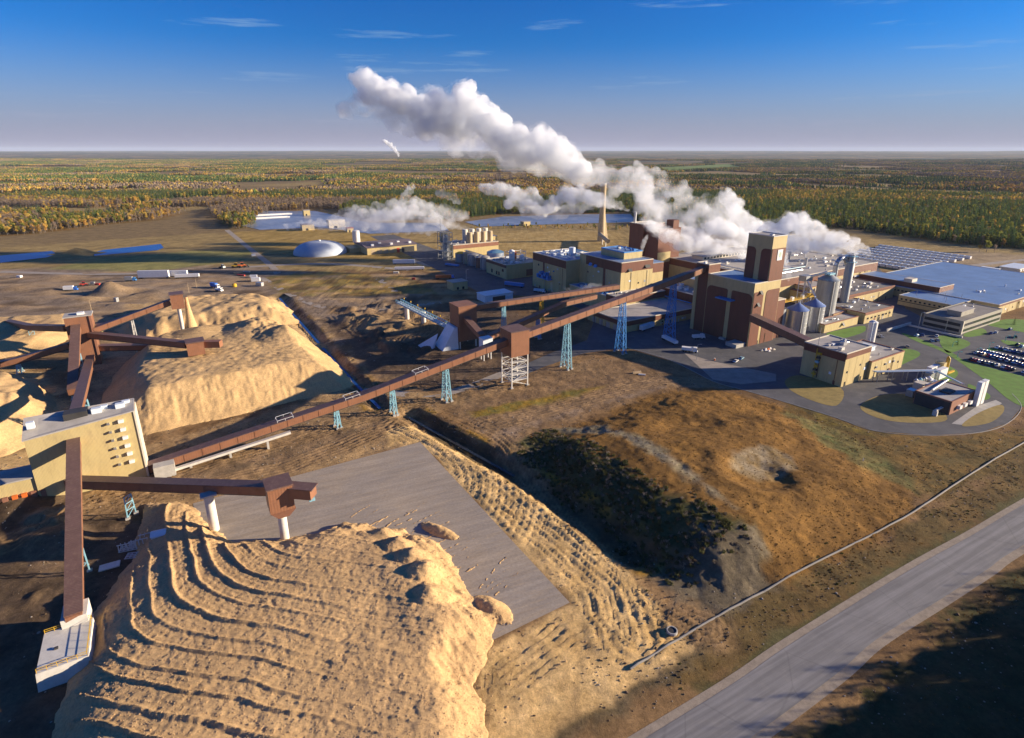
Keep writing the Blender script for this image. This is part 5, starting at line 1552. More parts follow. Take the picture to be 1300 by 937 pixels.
# white standing panel tank
b = thing('white_tank', 'tall slim white tank standing in the yard behind the chemical building', 'tank', 352, 165, 0)
MB().lathe((352, 165, 0), [(2.4, 0), (2.4, 13), (1.2, 13.8)], 18).build('shell', WHITE, b, True)
MB().box(349.2, 350.4, 163.6, 164.4, 0, 13.4).build('ladder', WHITEB, b)

for nm, face, c, s0, s1, z0, z1, n in (('main_mill', 'u', 262, 350, 397, 0, 22, 16), ('main_mill', 'u', 275, 303, 349, 11, 26, 10), ('main_mill', 'v', 302, 276, 305, 12.8, 26, 6), ('fan_annexe', 'v', 287, 263, 304, 0, 8, 12), ('low_store', 'u', 238, 257, 291, 0, 4.2, 5), ('low_store', 'v', 256, 240, 304, 0, 4, 12),
                                     ('middle_mill', 'u', 308, 244, 299, 0, 8, 10), ('machine_hall', 'v', 251, 430, 520, 9.4, 12.4, 14), ('low_block', 'v', 188, 389, 423, 0, 5, 6), ('chemical_building', 'v', 135.5, 271, 291, 0, 14, 5), ('chemical_building', 'v', 134, 293, 323, 0, 8, 6), ('chemical_building', 'u', 270, 136, 147, 0, 13, 3),
                                     ('warehouse', 'v', 151, 492, 560, 0, 6, 12), ('mill_tower', 'v', 198.5, 284, 305, 0, 6, 4), ('stepped_block', 'v', 216, 426, 480, 0, 7, 8)):
    fittings(bpy.data.objects[nm], face, c, s0, s1, z0, z1, n, len(nm) + int(c))
# ------------------------------------------------------------------ trees
def leafmat(name, c1, c2, var=.35):
    m, t, b = newmat(name)
    oi = nd(t, 'ShaderNodeObjectInfo'); tc = nd(t, 'ShaderNodeTexCoord')
    f, _ = noise(t, tc.outputs['Object'], .45, 4, .7, .32, .68)
    c = mixc(t, f, c1, c2)
    mr = nd(t, 'ShaderNodeMapRange'); mr.inputs['To Min'].default_value = 1 - var; mr.inputs['To Max'].default_value = 1 + var
    t.links.new(oi.outputs['Random'], mr.inputs['Value'])
    fc_ = mixc(t, 1.0, c, grey(t, mr.outputs[0]), 'MULTIPLY')
    t.nodes.remove(b)
    df = nd(t, 'ShaderNodeBsdfDiffuse'); tr = nd(t, 'ShaderNodeBsdfTranslucent'); ms = nd(t, 'ShaderNodeMixShader'); ms.inputs[0].default_value = .38
    t.links.new(fc_, df.inputs[0]); t.links.new(fc_, tr.inputs[0]); t.links.new(df.outputs[0], ms.inputs[1]); t.links.new(tr.outputs[0], ms.inputs[2])
    t.links.new(ms.outputs[0], t.nodes['Material Output'].inputs['Surface'])
    return m
LF_CON = leafmat('conifer_needles', (.072, .130, .045), (.145, .205, .062))
LF_YEL = leafmat('yellow_aspen_leaves', (.52, .37, .08), (.60, .43, .10))
LF_ORA = leafmat('orange_autumn_leaves', (.52, .30, .07), (.44, .30, .09))
LF_GRN = leafmat('yellow_green_leaves', (.22, .25, .05), (.30, .28, .06))
LF_BARE = leafmat('bare_grey_twigs', (.26, .20, .15), (.32, .24, .16))
BARK = mat('grey_bark', (.20, .17, .14), rough=.9, var=.2)

def tuft(m, c, r, n, rnd, flat=.75, sz=.55):
    for _ in range(n):
        a = rnd.uniform(0, 2 * math.pi); e = math.asin(rnd.uniform(-.9, 1)); q = r * rnd.uniform(.55, 1.05)
        p = Vector((c[0] + math.cos(a) * math.cos(e) * q, c[1] + math.sin(a) * math.cos(e) * q, c[2] + math.sin(e) * q * flat))
        d = Vector((rnd.gauss(0, 1), rnd.gauss(0, 1), rnd.gauss(0, 1))).normalized()
        s = d.orthogonal().normalized() * sz * rnd.uniform(.6, 1.3); w = d.cross(s).normalized() * sz * rnd.uniform(.6, 1.3)
        m.add([p - s - w * .4, p + s * .2 - w, p + s + w * .3, p - s * .1 + w], [(0, 1, 2, 3)])
def conifer(seed, H=17, W=2.9, n=9, per=34):
    rnd = random.Random(seed); t = MB(); c = MB()
    t.tube((0, 0, -.5), (0, 0, H * .9), .26, .05, 6)
    for i in range(n):
        f = (i + .3) / n; z = H * (.10 + .88 * f); w = W * (1 - f) ** .8 + .15
        for _ in range(int(per * (1 - f * .75))):
            a = rnd.uniform(0, 2 * math.pi); q = w * rnd.uniform(.35, 1.12)
            p = Vector((math.cos(a) * q, math.sin(a) * q, z - q * .35 + rnd.uniform(-.5, .5) * H / n))
            o = Vector((math.cos(a), math.sin(a), -.55)); s = Vector((-math.sin(a), math.cos(a), 0))
            L = rnd.uniform(.5, 1.0) * (.5 + .22 * w); B = rnd.uniform(.35, .7) * (.4 + .2 * w)
            c.add([p - o * L * .5, p + s * B, p + o * L, p - s * B + Vector((0, 0, .15))], [(0, 1, 2, 3)])
    return t, c
def broad(seed, H=13, W=3.3, per=46, bare=False):
    rnd = random.Random(seed); t = MB(); c = MB()
    t.tube((0, 0, -.5), (rnd.uniform(-.3, .3), 0, H * .62), .28, .1, 6)
    for i in range(6):
        a = rnd.uniform(0, 6.28); z = H * rnd.uniform(.3, .6)
        t.tube((0, 0, z), (math.cos(a) * W * .6, math.sin(a) * W * .6, z + H * .22), .1, .03, 4)
    for i in range(9):
        f = rnd.uniform(.0, 1); a = rnd.uniform(0, 6.28); q = W * rnd.uniform(0, .68) * math.sin(math.pi * (.2 + .75 * f))
        tuft(c, (math.cos(a) * q, math.sin(a) * q, H * (.38 + .52 * f)), W * rnd.uniform(.38, .6), 18 if bare else per, rnd, 1.0, .38 if bare else .5)
    return t, c
def as_tree_mesh(pair, leaf):
    """trunk and crown in one mesh, for the uncounted wood"""
    t, c = pair; m = MB(); m.cur = 0; m.add(t.v, t.f); m.cur = 1; m.add(c.v, c.f)
    me = bpy.data.meshes.new('wood_tree')
    me.from_pydata(m.v, [], m.f); me.materials.append(BARK); me.materials.append(leaf)
    me.polygons.foreach_set('material_index', m.mi); me.update()
    return me
KINDS = {'conifer': [(conifer, LF_CON, dict(H=18)), (conifer, LF_CON, dict(H=15, W=2.6)), (conifer, LF_CON, dict(H=20, W=3.2))],
         'aspen': [(broad, LF_YEL, {}), (broad, LF_ORA, dict(H=12)), (broad, LF_YEL, dict(H=14, W=3.0))],
         'green': [(broad, LF_GRN, {}), (broad, LF_GRN, dict(H=14, W=3.0))],
         'bare': [(broad, LF_BARE, dict(H=12, bare=True))]}
VARS = []
for kd, lst in KINDS.items():
    for j, (fn, lf, kw) in enumerate(lst):
        VARS.append((kd, fn(100 + len(VARS), **kw), lf))
TREE_MESH = [as_tree_mesh(p, lf) for kd, p, lf in VARS]
KIDX = {k: [i for i, v in enumerate(VARS) if v[0] == k] for k in KINDS}
TC = bpy.data.collections.new('tree_sources')
for i, me in enumerate(TREE_MESH):
    o = bpy.data.objects.new('tree_source_%02d' % i, me); TC.objects.link(o)

# groves for the far country: 70 m patches of many small low trees
def grove(seed, mixw, n=46, S=72):
    rnd = random.Random(seed); m = MB()
    for _ in range(n):
        x, y = rnd.uniform(-S / 2, S / 2), rnd.uniform(-S / 2, S / 2)
        k = rnd.choices(range(5), mixw)[0]; m.cur = k
        if k == 0:
            h = rnd.uniform(11, 19); w = rnd.uniform(2.0, 3.4)
            for z0, z1, r in ((.05, .62, 1.0), (.4, 1.0, .66)):
                N = 5; a0 = rnd.uniform(0, 6)
                V = [(x + math.cos(a0 + i * 2 * math.pi / N) * w * r * rnd.uniform(.7, 1.25), y + math.sin(a0 + i * 2 * math.pi / N) * w * r * rnd.uniform(.7, 1.25), h * z0) for i in range(N)] + [(x, y, h * z1)]
                m.add(V, [(i, (i + 1) % N, N) for i in range(N)])
        else:
            h = rnd.uniform(9, 14); w = rnd.uniform(2.4, 4.2)
            for _2 in range(3):
                cx, cy, cz = x + rnd.uniform(-1, 1) * w * .6, y + rnd.uniform(-1, 1) * w * .6, h * rnd.uniform(.45, .75)
                r = w * rnd.uniform(.6, .95); N = 5; a0 = rnd.uniform(0, 6)
                V = [(cx, cy, cz + r * 1.2), (cx, cy, cz - r * 1.3)] + [(cx + math.cos(a0 + i * 1.2566) * r * rnd.uniform(.7, 1.2), cy + math.sin(a0 + i * 1.2566) * r * rnd.uniform(.7, 1.2), cz + rnd.uniform(-.3, .3) * r) for i in range(N)]
                m.add(V, [f for i in range(N) for f in ((0, 2 + i, 2 + (i + 1) % N), (1, 2 + (i + 1) % N, 2 + i))])
    me = bpy.data.meshes.new('grove_patch'); me.from_pydata(m.v, [], m.f)
    for q in (LF_CON, LF_YEL, LF_ORA, LF_GRN, LF_BARE): me.materials.append(q)
    me.polygons.foreach_set('material_index', m.mi); me.update()
    return me
GC = bpy.data.collections.new('grove_sources')
GMIX = [(9, 1, 0, 1.5, .5), (6, 1.5, .6, 3, .8), (3, 4, 2, 2, 1.5), (1, 6, 3, 1, 2), (.6, 3, 5, .5, 3), (.5, 1, 1, .5, 7)]
for i, w in enumerate(GMIX):
    o = bpy.data.objects.new('grove_source_%02d' % i, grove(300 + i, w)); GC.objects.link(o)

def scatter(name, pts, idx, rot, scl, coll, label=None):
    """uncounted mass: one object, geometry nodes set a source on every point"""
    me = bpy.data.meshes.new(name); me.from_pydata([tuple(p) for p in pts], [], [])
    a = me.attributes.new('src', 'INT', 'POINT'); a.data.foreach_set('value', np.asarray(idx, np.int32))
    a = me.attributes.new('rz', 'FLOAT', 'POINT'); a.data.foreach_set('value', np.asarray(rot, np.float32))
    a = me.attributes.new('sc', 'FLOAT', 'POINT'); a.data.foreach_set('value', np.asarray(scl, np.float32))
    o = bpy.data.objects.new(name, me); COL.objects.link(o)
    g = bpy.data.node_groups.new(name + '_nodes', 'GeometryNodeTree')
    g.interface.new_socket('Geometry', in_out='INPUT', socket_type='NodeSocketGeometry')
    g.interface.new_socket('Geometry', in_out='OUTPUT', socket_type='NodeSocketGeometry')
    gi = g.nodes.new('NodeGroupInput'); go = g.nodes.new('NodeGroupOutput')
    ci = g.nodes.new('GeometryNodeCollectionInfo'); ci.inputs['Collection'].default_value = coll
    ci.inputs['Separate Children'].default_value = True; ci.inputs['Reset Children'].default_value = True
    ip = g.nodes.new('GeometryNodeInstanceOnPoints'); ip.inputs['Pick Instance'].default_value = True
    def attr(nm, ty):
        n = g.nodes.new('GeometryNodeInputNamedAttribute'); n.data_type = ty; n.inputs['Name'].default_value = nm
        return [s for s in n.outputs if s.enabled][0]
    g.links.new(gi.outputs[0], ip.inputs['Points']); g.links.new(ci.outputs[0], ip.inputs['Instance'])
    g.links.new(attr('src', 'INT'), ip.inputs['Instance Index'])
    cx = g.nodes.new('ShaderNodeCombineXYZ'); g.links.new(attr('rz', 'FLOAT'), cx.inputs[2])
    g.links.new(cx.outputs[0], ip.inputs['Rotation']); g.links.new(attr('sc', 'FLOAT'), ip.inputs['Scale'])
    g.links.new(ip.outputs[0], go.inputs[0])
    md = o.modifiers.new('scatter', 'NODES'); md.node_group = g
    return tag(o, label, kind='stuff')

# ---- near wood, tree by tree
def infov(x, y, m=1.06):
    d = y * math.cos(PITCH) + CAM_H * math.sin(PITCH)
    return np.abs(x) < d * (650 / FPX) * m + 25
S_ = 6.3
gx_, gy_ = np.meshgrid(np.arange(-1650, 1650, S_), np.arange(560, 1560, S_))
tx = (gx_ + rng.uniform(-.48, .48, gx_.shape) * S_).ravel(); ty = (gy_ + rng.uniform(-.48, .48, gx_.shape) * S_).ravel()
k = infov(tx, ty); tx, ty = tx[k], ty[k]
k = forest(tx, ty) > 0; tx, ty = tx[k], ty[k]
keep = fbm(tx / 25, ty / 25, 201) + rng.uniform(-.25, .25, len(tx)) > .30
tx, ty = tx[keep], ty[keep]
km = kindmap(tx, ty) + rng.uniform(-.11, .11, len(tx))
tk = np.where(km < .455, 0, np.where(km < .505, 2, np.where(km < .60, 1, 3)))
# the wood behind the mill: conifers with many yellow-green crowns between
bh = (tx > -330) & (ty < 1250)
rr_ = rng.uniform(0, 1, len(tx))
tk = np.where(bh, np.where(rr_ < .58, 0, np.where(rr_ < .90, 2, np.where(rr_ < .97, 1, 3))), tk)
names = ['conifer', 'aspen', 'green', 'bare']
ti = np.array([rng.choice(KIDX[names[q]]) for q in tk])
tz = gz(tx, ty); trz = rng.uniform(0, 6.28, len(tx)); tsc = rng.uniform(.72, 1.12, len(tx))
print('near trees', len(tx))
depth = np.hypot(tx, ty)
# the 300 that show largest: the front rank of the wood
fd = poly_sd(tx, ty, FPOLY)
score = depth + np.clip(fd, 0, 400) * 3 + np.where(np.abs(tx) < ty * .86, 0, 5000)
order = np.argsort(score)
single = np.zeros(len(tx), bool); single[order[:270]] = True
protos = {}
LAB = {'conifer': 'dark green conifer in the front rank of the wood behind the mill', 'aspen': 'yellow autumn aspen at the front edge of the wood',
       'green': 'yellow-green broadleaf tree at the front edge of the wood', 'bare': 'bare grey tree at the front edge of the wood'}
def place_tree(i, x, y, z, rz, s, label=None, group=None):
    kd, (t, c), lf = VARS[i]
    nm = {'conifer': 'conifer_tree', 'aspen': 'aspen_tree', 'green': 'broadleaf_tree', 'bare': 'bare_tree'}[kd]
    if i not in protos:
        r = bpy.data.objects.new(nm, None); COL.objects.link(r)
        ORG[r.name] = (0, 0, 0)
        a = t.build('trunk', BARK, r); b_ = c.build('crown', lf, r)
        protos[i] = r
        o = r; o.location = (x, y, z); o.rotation_euler = (0, 0, rz); o.scale = (s, s, s)
    else:
        o = copy_tree(protos[i], (x, y, z), rz, scale=(s, s, s))
    tag(o, label or LAB[kd], 'tree', group or kd.replace('green', 'broadleaf') + ' trees at the edge of the wood')
    return o
ORD = ['first', 'second', 'third', 'fourth', 'fifth', 'sixth', 'seventh', 'eighth', 'ninth', 'tenth', 'eleventh', 'twelfth', 'thirteenth', 'fourteenth', 'fifteenth', 'sixteenth', 'seventeenth', 'eighteenth', 'nineteenth', 'twentieth']
sj = np.nonzero(single)[0]
sj = sj[np.argsort(tx[sj] / ty[sj])]
cnt = {}
for j in sj:
    lb = None
    if VARS[int(ti[j])][0] == 'bare':
        cnt['b'] = cnt.get('b', -1) + 1
        if cnt['b'] < 20: lb = f"{ORD[cnt['b']]} bare grey tree from the left along the front of the wood"
    place_tree(int(ti[j]), tx[j], ty[j], tz[j], trz[j], tsc[j], lb)
m_ = ~single
scatter('woodland_trees', np.stack([tx, ty, tz], -1)[m_], ti[m_], trz[m_], tsc[m_], TC, 'autumn wood of conifers and yellow aspens beyond the mill')
# single trees that stand apart
for (px, py, kd, s, lab) in ((1252, 320, 'green', 1.05, 'round green tree standing alone at the right in front of the dark wood'), (1243, 320, 'aspen', .8, 'small yellow tree beside the round green one at the right'),
                     (1262, 321, 'bare', .8, 'small bare tree right of the round green one'), (768, 291, 'green', .9, 'green tree by the tan stack'), (782, 292, 'conifer', .8, 'dark conifer right of the tan stack'),
                     (1215, 438, 'conifer', .3, 'tiny dark shrub on the lawn beside the office'), (1287, 412, 'conifer', .32, 'small dark conifer on the lawn at the right edge'),
                     (1030, 312, 'conifer', .5, 'dark round bush on the flat behind the hall roof')):
    x, y = G(px, py)
    place_tree(KIDX[kd][0], x, y, gz1(x, y), 1.0, s, lab, 'trees standing apart')
# shrub belt along the lagoon by the stack
bx, by = [], []
for i in range(90):
    px = rng.uniform(600, 800); py = 290 + rng.normal(0, 1.6)
    x, y = G(px, py); bx.append(x); by.append(y)
bx = np.array(bx); by = np.array(by)
scatter('lagoon_shrubs', np.stack([bx, by, gz(bx, by)], -1), rng.choice(KIDX['aspen'] + KIDX['green'] + KIDX['bare'], len(bx)), rng.uniform(0, 6, len(bx)), rng.uniform(.25, .5, len(bx)), TC, 'low orange and green shrubs along the lagoon bank')

# ---- far country in groves
S2 = 62.0
gx_, gy_ = np.meshgrid(np.arange(-7600, 7600, S2), np.arange(1560, 7400, S2))
vx = (gx_ + rng.uniform(-.2, .2, gx_.shape) * S2).ravel(); vy = (gy_ + rng.uniform(-.2, .2, gx_.shape) * S2).ravel()
k = infov(vx, vy) & (forest(vx, vy) > 0); vx, vy = vx[k], vy[k]
km = kindmap(vx, vy) + rng.uniform(-.022, .022, len(vx))
gi_ = np.digitize(km, [.42, .46, .495, .54, .60])
scatter('far_forest', np.stack([vx, vy, gz(vx, vy) - .3], -1), gi_, rng.choice([0, 1.5708, 3.1416, 4.712], len(vx)), rng.uniform(.85, 1.1, len(vx)), GC, 'far autumn forest and fields running to the horizon')
print('groves', len(vx))

# wood off to the right whose long shade lies over the road verge
wx, wy, wi = [], [], []
for i in range(2200):
    s = rng.uniform(-40, 190); o_ = rng.uniform(2, 50)
    x = 130 + .87 * s + .47 * o_; y = 92 + .47 * s - .87 * o_
    if x > y * .92 + 42: wx.append(x); wy.append(y)
wx = np.array(wx); wy = np.array(wy)
if len(wx):
    scatter('roadside_wood', np.stack([wx, wy, gz(wx, wy)], -1), rng.choice(KIDX['conifer'] + KIDX['green'], len(wx)), rng.uniform(0, 6, len(wx)), rng.uniform(.9, 1.2, len(wx)), TC, 'roadside wood beyond the right edge')

# ---- grass tufts and weeds on rough ground
def weed(seed, m, n, r, h):
    rnd = random.Random(seed); k = MB()
    for _ in range(n):
        a = rnd.uniform(0, 6.28); q = r * rnd.uniform(0, 1) ** .6
        p = Vector((math.cos(a) * q, math.sin(a) * q, -.1)); L = h * rnd.uniform(.5, 1.2)
        l = Vector((rnd.gauss(0, .35), rnd.gauss(0, .35), 1)) * L; w = Vector((math.cos(a + 1.4), math.sin(a + 1.4), 0)) * .16 * rnd.uniform(.7, 1.6)
        k.add([p - w, p + w, p + l * .6 + w * .8, p + l, p + l * .55 - w * .9], [(0, 1, 2, 3, 4)])
    me = bpy.data.meshes.new('weed_tuft'); me.from_pydata(k.v, [], k.f); me.materials.append(m); me.update()
    return me
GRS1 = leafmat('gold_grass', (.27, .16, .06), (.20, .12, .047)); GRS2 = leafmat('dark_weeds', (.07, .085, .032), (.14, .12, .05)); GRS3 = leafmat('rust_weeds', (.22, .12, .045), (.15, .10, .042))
GRS4 = leafmat('grey_dry_stems', (.24, .20, .15), (.17, .14, .10))
WC = bpy.data.collections.new('weed_sources')
for i, (m, n, r, h) in enumerate(((GRS1, 22, .8, .30), (GRS1, 20, .7, .42), (GRS2, 34, 1.1, .6), (GRS2, 26, .8, .95), (GRS3, 22, .7, .42), (GRS4, 22, .9, .8))):
    o = bpy.data.objects.new('weed_source_%02d' % i, weed(400 + i, m, n, r, h)); WC.objects.link(o)
N_ = 60000
qx = rng.uniform(-130, 260, N_); qy = rng.uniform(78, 300, N_)
k = infov(qx, qy, 1.0); qx, qy = qx[k], qy[k]
qu, qv = w2uv(qx, qy)
hsd = poly_sd(qx, qy, HILL)
onhill = (hsd > 1) & (rng.uniform(0, 1, len(qx)) < .5)
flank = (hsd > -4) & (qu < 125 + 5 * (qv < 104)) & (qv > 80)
_, d3 = line_sd(qx, qy, DITCH3); _, d2 = line_sd(qx, qy, DITCH2)
dit = ((d3 > 2.5) & (d3 < 10)) | ((d2 > 2.5) & (d2 < 8))
roadsd = poly_sd(qx, qy, ROAD)
ver = (roadsd < -3) & (roadsd > -40) & (qx > 30)
right = (poly_sd(qx, qy, PW([(985, 500), (1060, 540), (1180, 562), (1330, 545), (1330, 600), (1180, 640), (1000, 540)])) > 0)
patch = fbm(qx / 9, qy / 9, 211)
sel = (onhill | (flank & (patch > .46)) | (dit & (patch > .42)) | (ver & (patch > .52)) | (right & (patch > .52))) & (poly_sd(qx, qy, YARD) < -1.5) & (roadsd < -2.6)
# bare near end of the hill and bare patches
sel &= ~((qv < 84) & (qu < 130) & (rng.uniform(0, 1, len(qx)) < .7))
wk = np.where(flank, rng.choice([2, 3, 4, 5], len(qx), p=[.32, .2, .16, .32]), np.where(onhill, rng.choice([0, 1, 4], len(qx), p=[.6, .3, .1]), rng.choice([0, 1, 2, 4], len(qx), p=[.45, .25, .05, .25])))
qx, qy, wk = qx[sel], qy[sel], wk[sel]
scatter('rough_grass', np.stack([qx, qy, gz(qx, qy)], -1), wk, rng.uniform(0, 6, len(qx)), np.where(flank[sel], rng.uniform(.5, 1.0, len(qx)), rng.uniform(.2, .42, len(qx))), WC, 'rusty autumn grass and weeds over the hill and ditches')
print('weeds', len(qx))

# ---- clods, stones and loose chips lying about
def clod(seed, m):
    r = random.Random(seed); b_ = bmesh.new(); bmesh.ops.create_icosphere(b_, subdivisions=1, radius=1)
    for v in b_.verts: v.co *= r.uniform(.6, 1.25); v.co.z *= .7
    me = bpy.data.meshes.new('clod'); b_.to_mesh(me); b_.free(); me.materials.append(m); return me
SOILM = mat('dirt_clod', (.15, .10, .06), rough=.95, var=.3); STONEM = mat('pale_stone', (.36, .31, .25), rough=.9, var=.25); CHIPM = mat('loose_chip_lump', (.56, .37, .18), rough=.95, var=.25); DARKM = mat('dark_clod', (.06, .045, .032), rough=.95, var=.3)
CC = bpy.data.collections.new('clod_sources')
for i, m in enumerate((SOILM, SOILM, STONEM, DARKM, CHIPM, CHIPM)):
    o = bpy.data.objects.new('clod_source_%02d' % i, clod(600 + i, m)); CC.objects.link(o)
cx_ = rng.uniform(-330, 240, 60000); cy_ = rng.uniform(85, 430, 60000)
k = infov(cx_, cy_, 1.0); cx_, cy_ = cx_[k], cy_[k]
cu, cvv = w2uv(cx_, cy_)
ok = (poly_sd(cx_, cy_, YARD) < -2) & (poly_sd(cx_, cy_, ROAD) < -2) & (poly_sd(cx_, cy_, PAD) < -1) & (poly_sd(cx_, cy_, HILL) < 2) & (poly_sd(cx_, cy_, BIGLAWN) < -2)
ok &= fbm(cx_ / 12, cy_ / 9, 401) + rng.uniform(-.12, .12, len(cx_)) > .47
for Pp in (FRONTP, REARP, LEFTP, BACKP): ok &= poly_sd(cu, cvv, Pp) < 1
cx_, cy_, cu, cvv = cx_[ok], cy_[ok], cu[ok], cvv[ok]
sandy = poly_sd(cx_, cy_, PU([(66, 206), (77, 206), (91, 138), (93, 88), (30, 66), (46, 90), (73.8, 91.8), (73.8, 191.5)])) > 0
scatter('loose_clods', np.stack([cx_, cy_, gz(cx_, cy_) + .02], -1), np.where(sandy, rng.choice([4, 5], len(cx_)), rng.choice([0, 1, 2, 3], len(cx_), p=[.35, .25, .22, .18])), rng.uniform(0, 6, len(cx_)), rng.uniform(.08, .26, len(cx_)) * np.where(rng.uniform(0, 1, len(cx_)) < .05, 1.7, 1), CC, 'loose clods and stones strewn over the dirt')
cu = rng.uniform(-30, 56, 26000); cvv = rng.uniform(66, 190, 26000)
hh_, _ = front_h(cu, cvv, *uv2w(cu, cvv))
k = hh_ > .3; cu, cvv, hh_ = cu[k], cvv[k], hh_[k]
xw, yw = uv2w(cu, cvv)
scatter('loose_chips', np.stack([xw, yw, hh_], -1), rng.choice([4, 5], len(cu)), rng.uniform(0, 6, len(cu)), rng.uniform(.06, .2, len(cu)), CC, 'loose lumps of chips over the foreground pile')
# ------------------------------------------------------------------ steam
TEXA = bpy.data.textures.new('steam_billow', 'CLOUDS'); TEXA.noise_scale = 14; TEXA.noise_depth = 3
TEXB = bpy.data.textures.new('steam_curl', 'CLOUDS'); TEXB.noise_scale = 4.5; TEXB.noise_depth = 3
TEXC = bpy.data.textures.new('steam_fine', 'CLOUDS'); TEXC.noise_scale = 1.6; TEXC.noise_depth = 2
def steammat(name, dens, scale, lo, hi):
    m = bpy.data.materials.new(name); m.use_nodes = True
    t = m.node_tree
    for n in list(t.nodes): t.nodes.remove(n)
    o = nd(t, 'ShaderNodeOutputMaterial'); v = nd(t, 'ShaderNodeVolumePrincipled')
    v.inputs['Color'].default_value = (.955, .975, 1.0, 1); v.inputs['Anisotropy'].default_value = .1
    tc = nd(t, 'ShaderNodeTexCoord')
    r, _ = noise(t, tc.outputs['Object'], scale, 5, .66, lo, hi, 0.01 * dens, dens)
    t.links.new(r, v.inputs['Density']); t.links.new(v.outputs[0], o.inputs['Volume'])
    m.cycles.volume_step_rate = 2.0 if hasattr(m, 'cycles') else 1
    return m
DENSE = steammat('dense_steam', .17, .07, .36, .60)
VEIL = steammat('steam_veil', .045, .08, .45, .68)
THIN = steammat('thin_steam', .085, .045, .40, .64)
WISP = steammat('wispy_steam', .09, .10, .38, .64)
def plume(label, pts, Y0, Y1, m, seed, vox=None, jit=.62, n=4, disp=1.0, dens_group='steam plumes from the mill'):
    """pts: (x, y, radius) seen in the photograph; the plume lies between distances Y0 and Y1"""
    rnd = random.Random(seed)
    C = []
    for i, (px, py, r) in enumerate(pts):
        Y = Y0 + (Y1 - Y0) * i / max(1, len(pts) - 1)
        p = AT(px, py, Y); dep = (p - Vector((0, 0, CAM_H))).dot(Vector((0, math.cos(PITCH), -math.sin(PITCH))))
        C.append((p, r * dep / FPX))
    S = []
    for (p, r), (q, s) in zip(C[:-1], C[1:]):
        k = max(2, int((q - p).length / (.45 * (r + s) / 2 + .1)))
        for j in range(k):
            f = j / k; c = p.lerp(q, f); rr = r + (s - r) * f
            S.append((c, rr * .62))
            for _ in range(n):
                d = Vector((rnd.gauss(0, 1), rnd.gauss(0, 1), rnd.gauss(0, 1))).normalized()
                S.append((c + d * rr * jit * rnd.uniform(.6, 1.1), rr * rnd.uniform(.28, .55)))
    o0 = C[0][0]; m_ = MB()
    bmx = bmesh.new(); bmesh.ops.create_icosphere(bmx, subdivisions=2, radius=1)
    bv = [v.co.copy() for v in bmx.verts]; bf = [tuple(v.index for v in f.verts) for f in bmx.faces]; bmx.free()
    for c, r in S: m_.add([c - o0 + v * r for v in bv], bf)
    rm = sum(r for _, r in C) / len(C)
    o = mesh_obj('steam_plume', m_.v, m_.f, m); o.location = o0
    md = o.modifiers.new('merge', 'REMESH'); md.mode = 'VOXEL'; md.voxel_size = vox or max(.5, rm / 9)
    for tx_, st in ((TEXA, min(rm * .55, 9)), (TEXB, min(rm * .28, 4.0)), (TEXC, min(rm * .12, 1.4))):
        md = o.modifiers.new('billow', 'DISPLACE'); md.texture = tx_; md.strength = st * disp; md.mid_level = .5; md.texture_coords = 'GLOBAL'
    o.data.materials.clear(); o.data.materials.append(m)
    tag(o, label, 'steam plume', dens_group)
    if m is DENSE and rm > 4:
        v_ = MB()
        for c, r in S: v_.add([c - o0 + (v * r * 1.28 + Vector((-r * .25, 0, 0))) for v in bv], bf)
        ve = mesh_obj('steam_veil', v_.v, v_.f, VEIL); ve.parent = o
        md = ve.modifiers.new('merge', 'REMESH'); md.mode = 'VOXEL'; md.voxel_size = max(.7, rm / 7)
        for tx_, st in ((TEXA, min(rm * .8, 12)), (TEXB, min(rm * .35, 5.0))):
            md = ve.modifiers.new('billow', 'DISPLACE'); md.texture = tx_; md.strength = st; md.mid_level = .5; md.texture_coords = 'GLOBAL'
        ve.data.materials.clear(); ve.data.materials.append(VEIL)
    return o
plume('largest white plume climbing left from the mill against the blue sky', [(735, 214, 24), (700, 196, 27), (665, 186, 30), (635, 172, 32), (610, 150, 34), (590, 120, 22), (575, 152, 32), (545, 146, 30), (515, 132, 26), (490, 118, 24), (465, 106, 22), (452, 98, 14)], 620, 700, DENSE, 1)
plume('thin veil of steam trailing under the largest plume down to the boiler house', [(838, 252, 16), (815, 238, 22), (790, 228, 24), (760, 222, 24), (730, 214, 24), (690, 205, 24), (650, 190, 26), (600, 178, 26), (550, 165, 22), (500, 148, 22), (455, 130, 18), (430, 145, 10)], 600, 700, THIN, 2)
plume('bright white plume blown left from the flue above the main mill', [(797, 267, 2.5), (785, 260, 8), (768, 254, 12), (748, 250, 15), (728, 246, 16), (712, 252, 12), (694, 262, 11), (676, 252, 15), (658, 247, 13), (640, 240, 12), (625, 239, 10), (608, 238, 6)], 540, 560, DENSE, 3)
plume('dense white plume from the far roof stack at right of the machine hall', [(1107, 325, 3), (1097, 317, 7), (1080, 312, 11), (1060, 304, 13), (1040, 299, 15), (1020, 288, 18), (1005, 278, 13), (990, 292, 17), (960, 298, 16)], 497, 500, DENSE, 4)
plume('dense white plume from the nearer roof stack of the machine hall', [(1085, 326, 2.5), (1076, 319, 7), (1056, 315, 10), (1030, 312, 12), (1000, 312, 15), (970, 312, 16)], 492, 500, DENSE, 5)
plume('broad grey-white steam bank drifting behind the mill tower', [(985, 305, 20), (945, 290, 22), (915, 272, 24), (890, 262, 18), (880, 285, 20), (850, 272, 20), (825, 262, 20), (805, 250, 16)], 560, 590, THIN, 6)
plume('white steam bank between the mill tower and the boiler house', [(948, 322, 9), (925, 312, 14), (905, 316, 14), (880, 308, 15), (860, 303, 14), (840, 296, 13), (824, 284, 11), (818, 272, 7)], 470, 450, DENSE, 7)
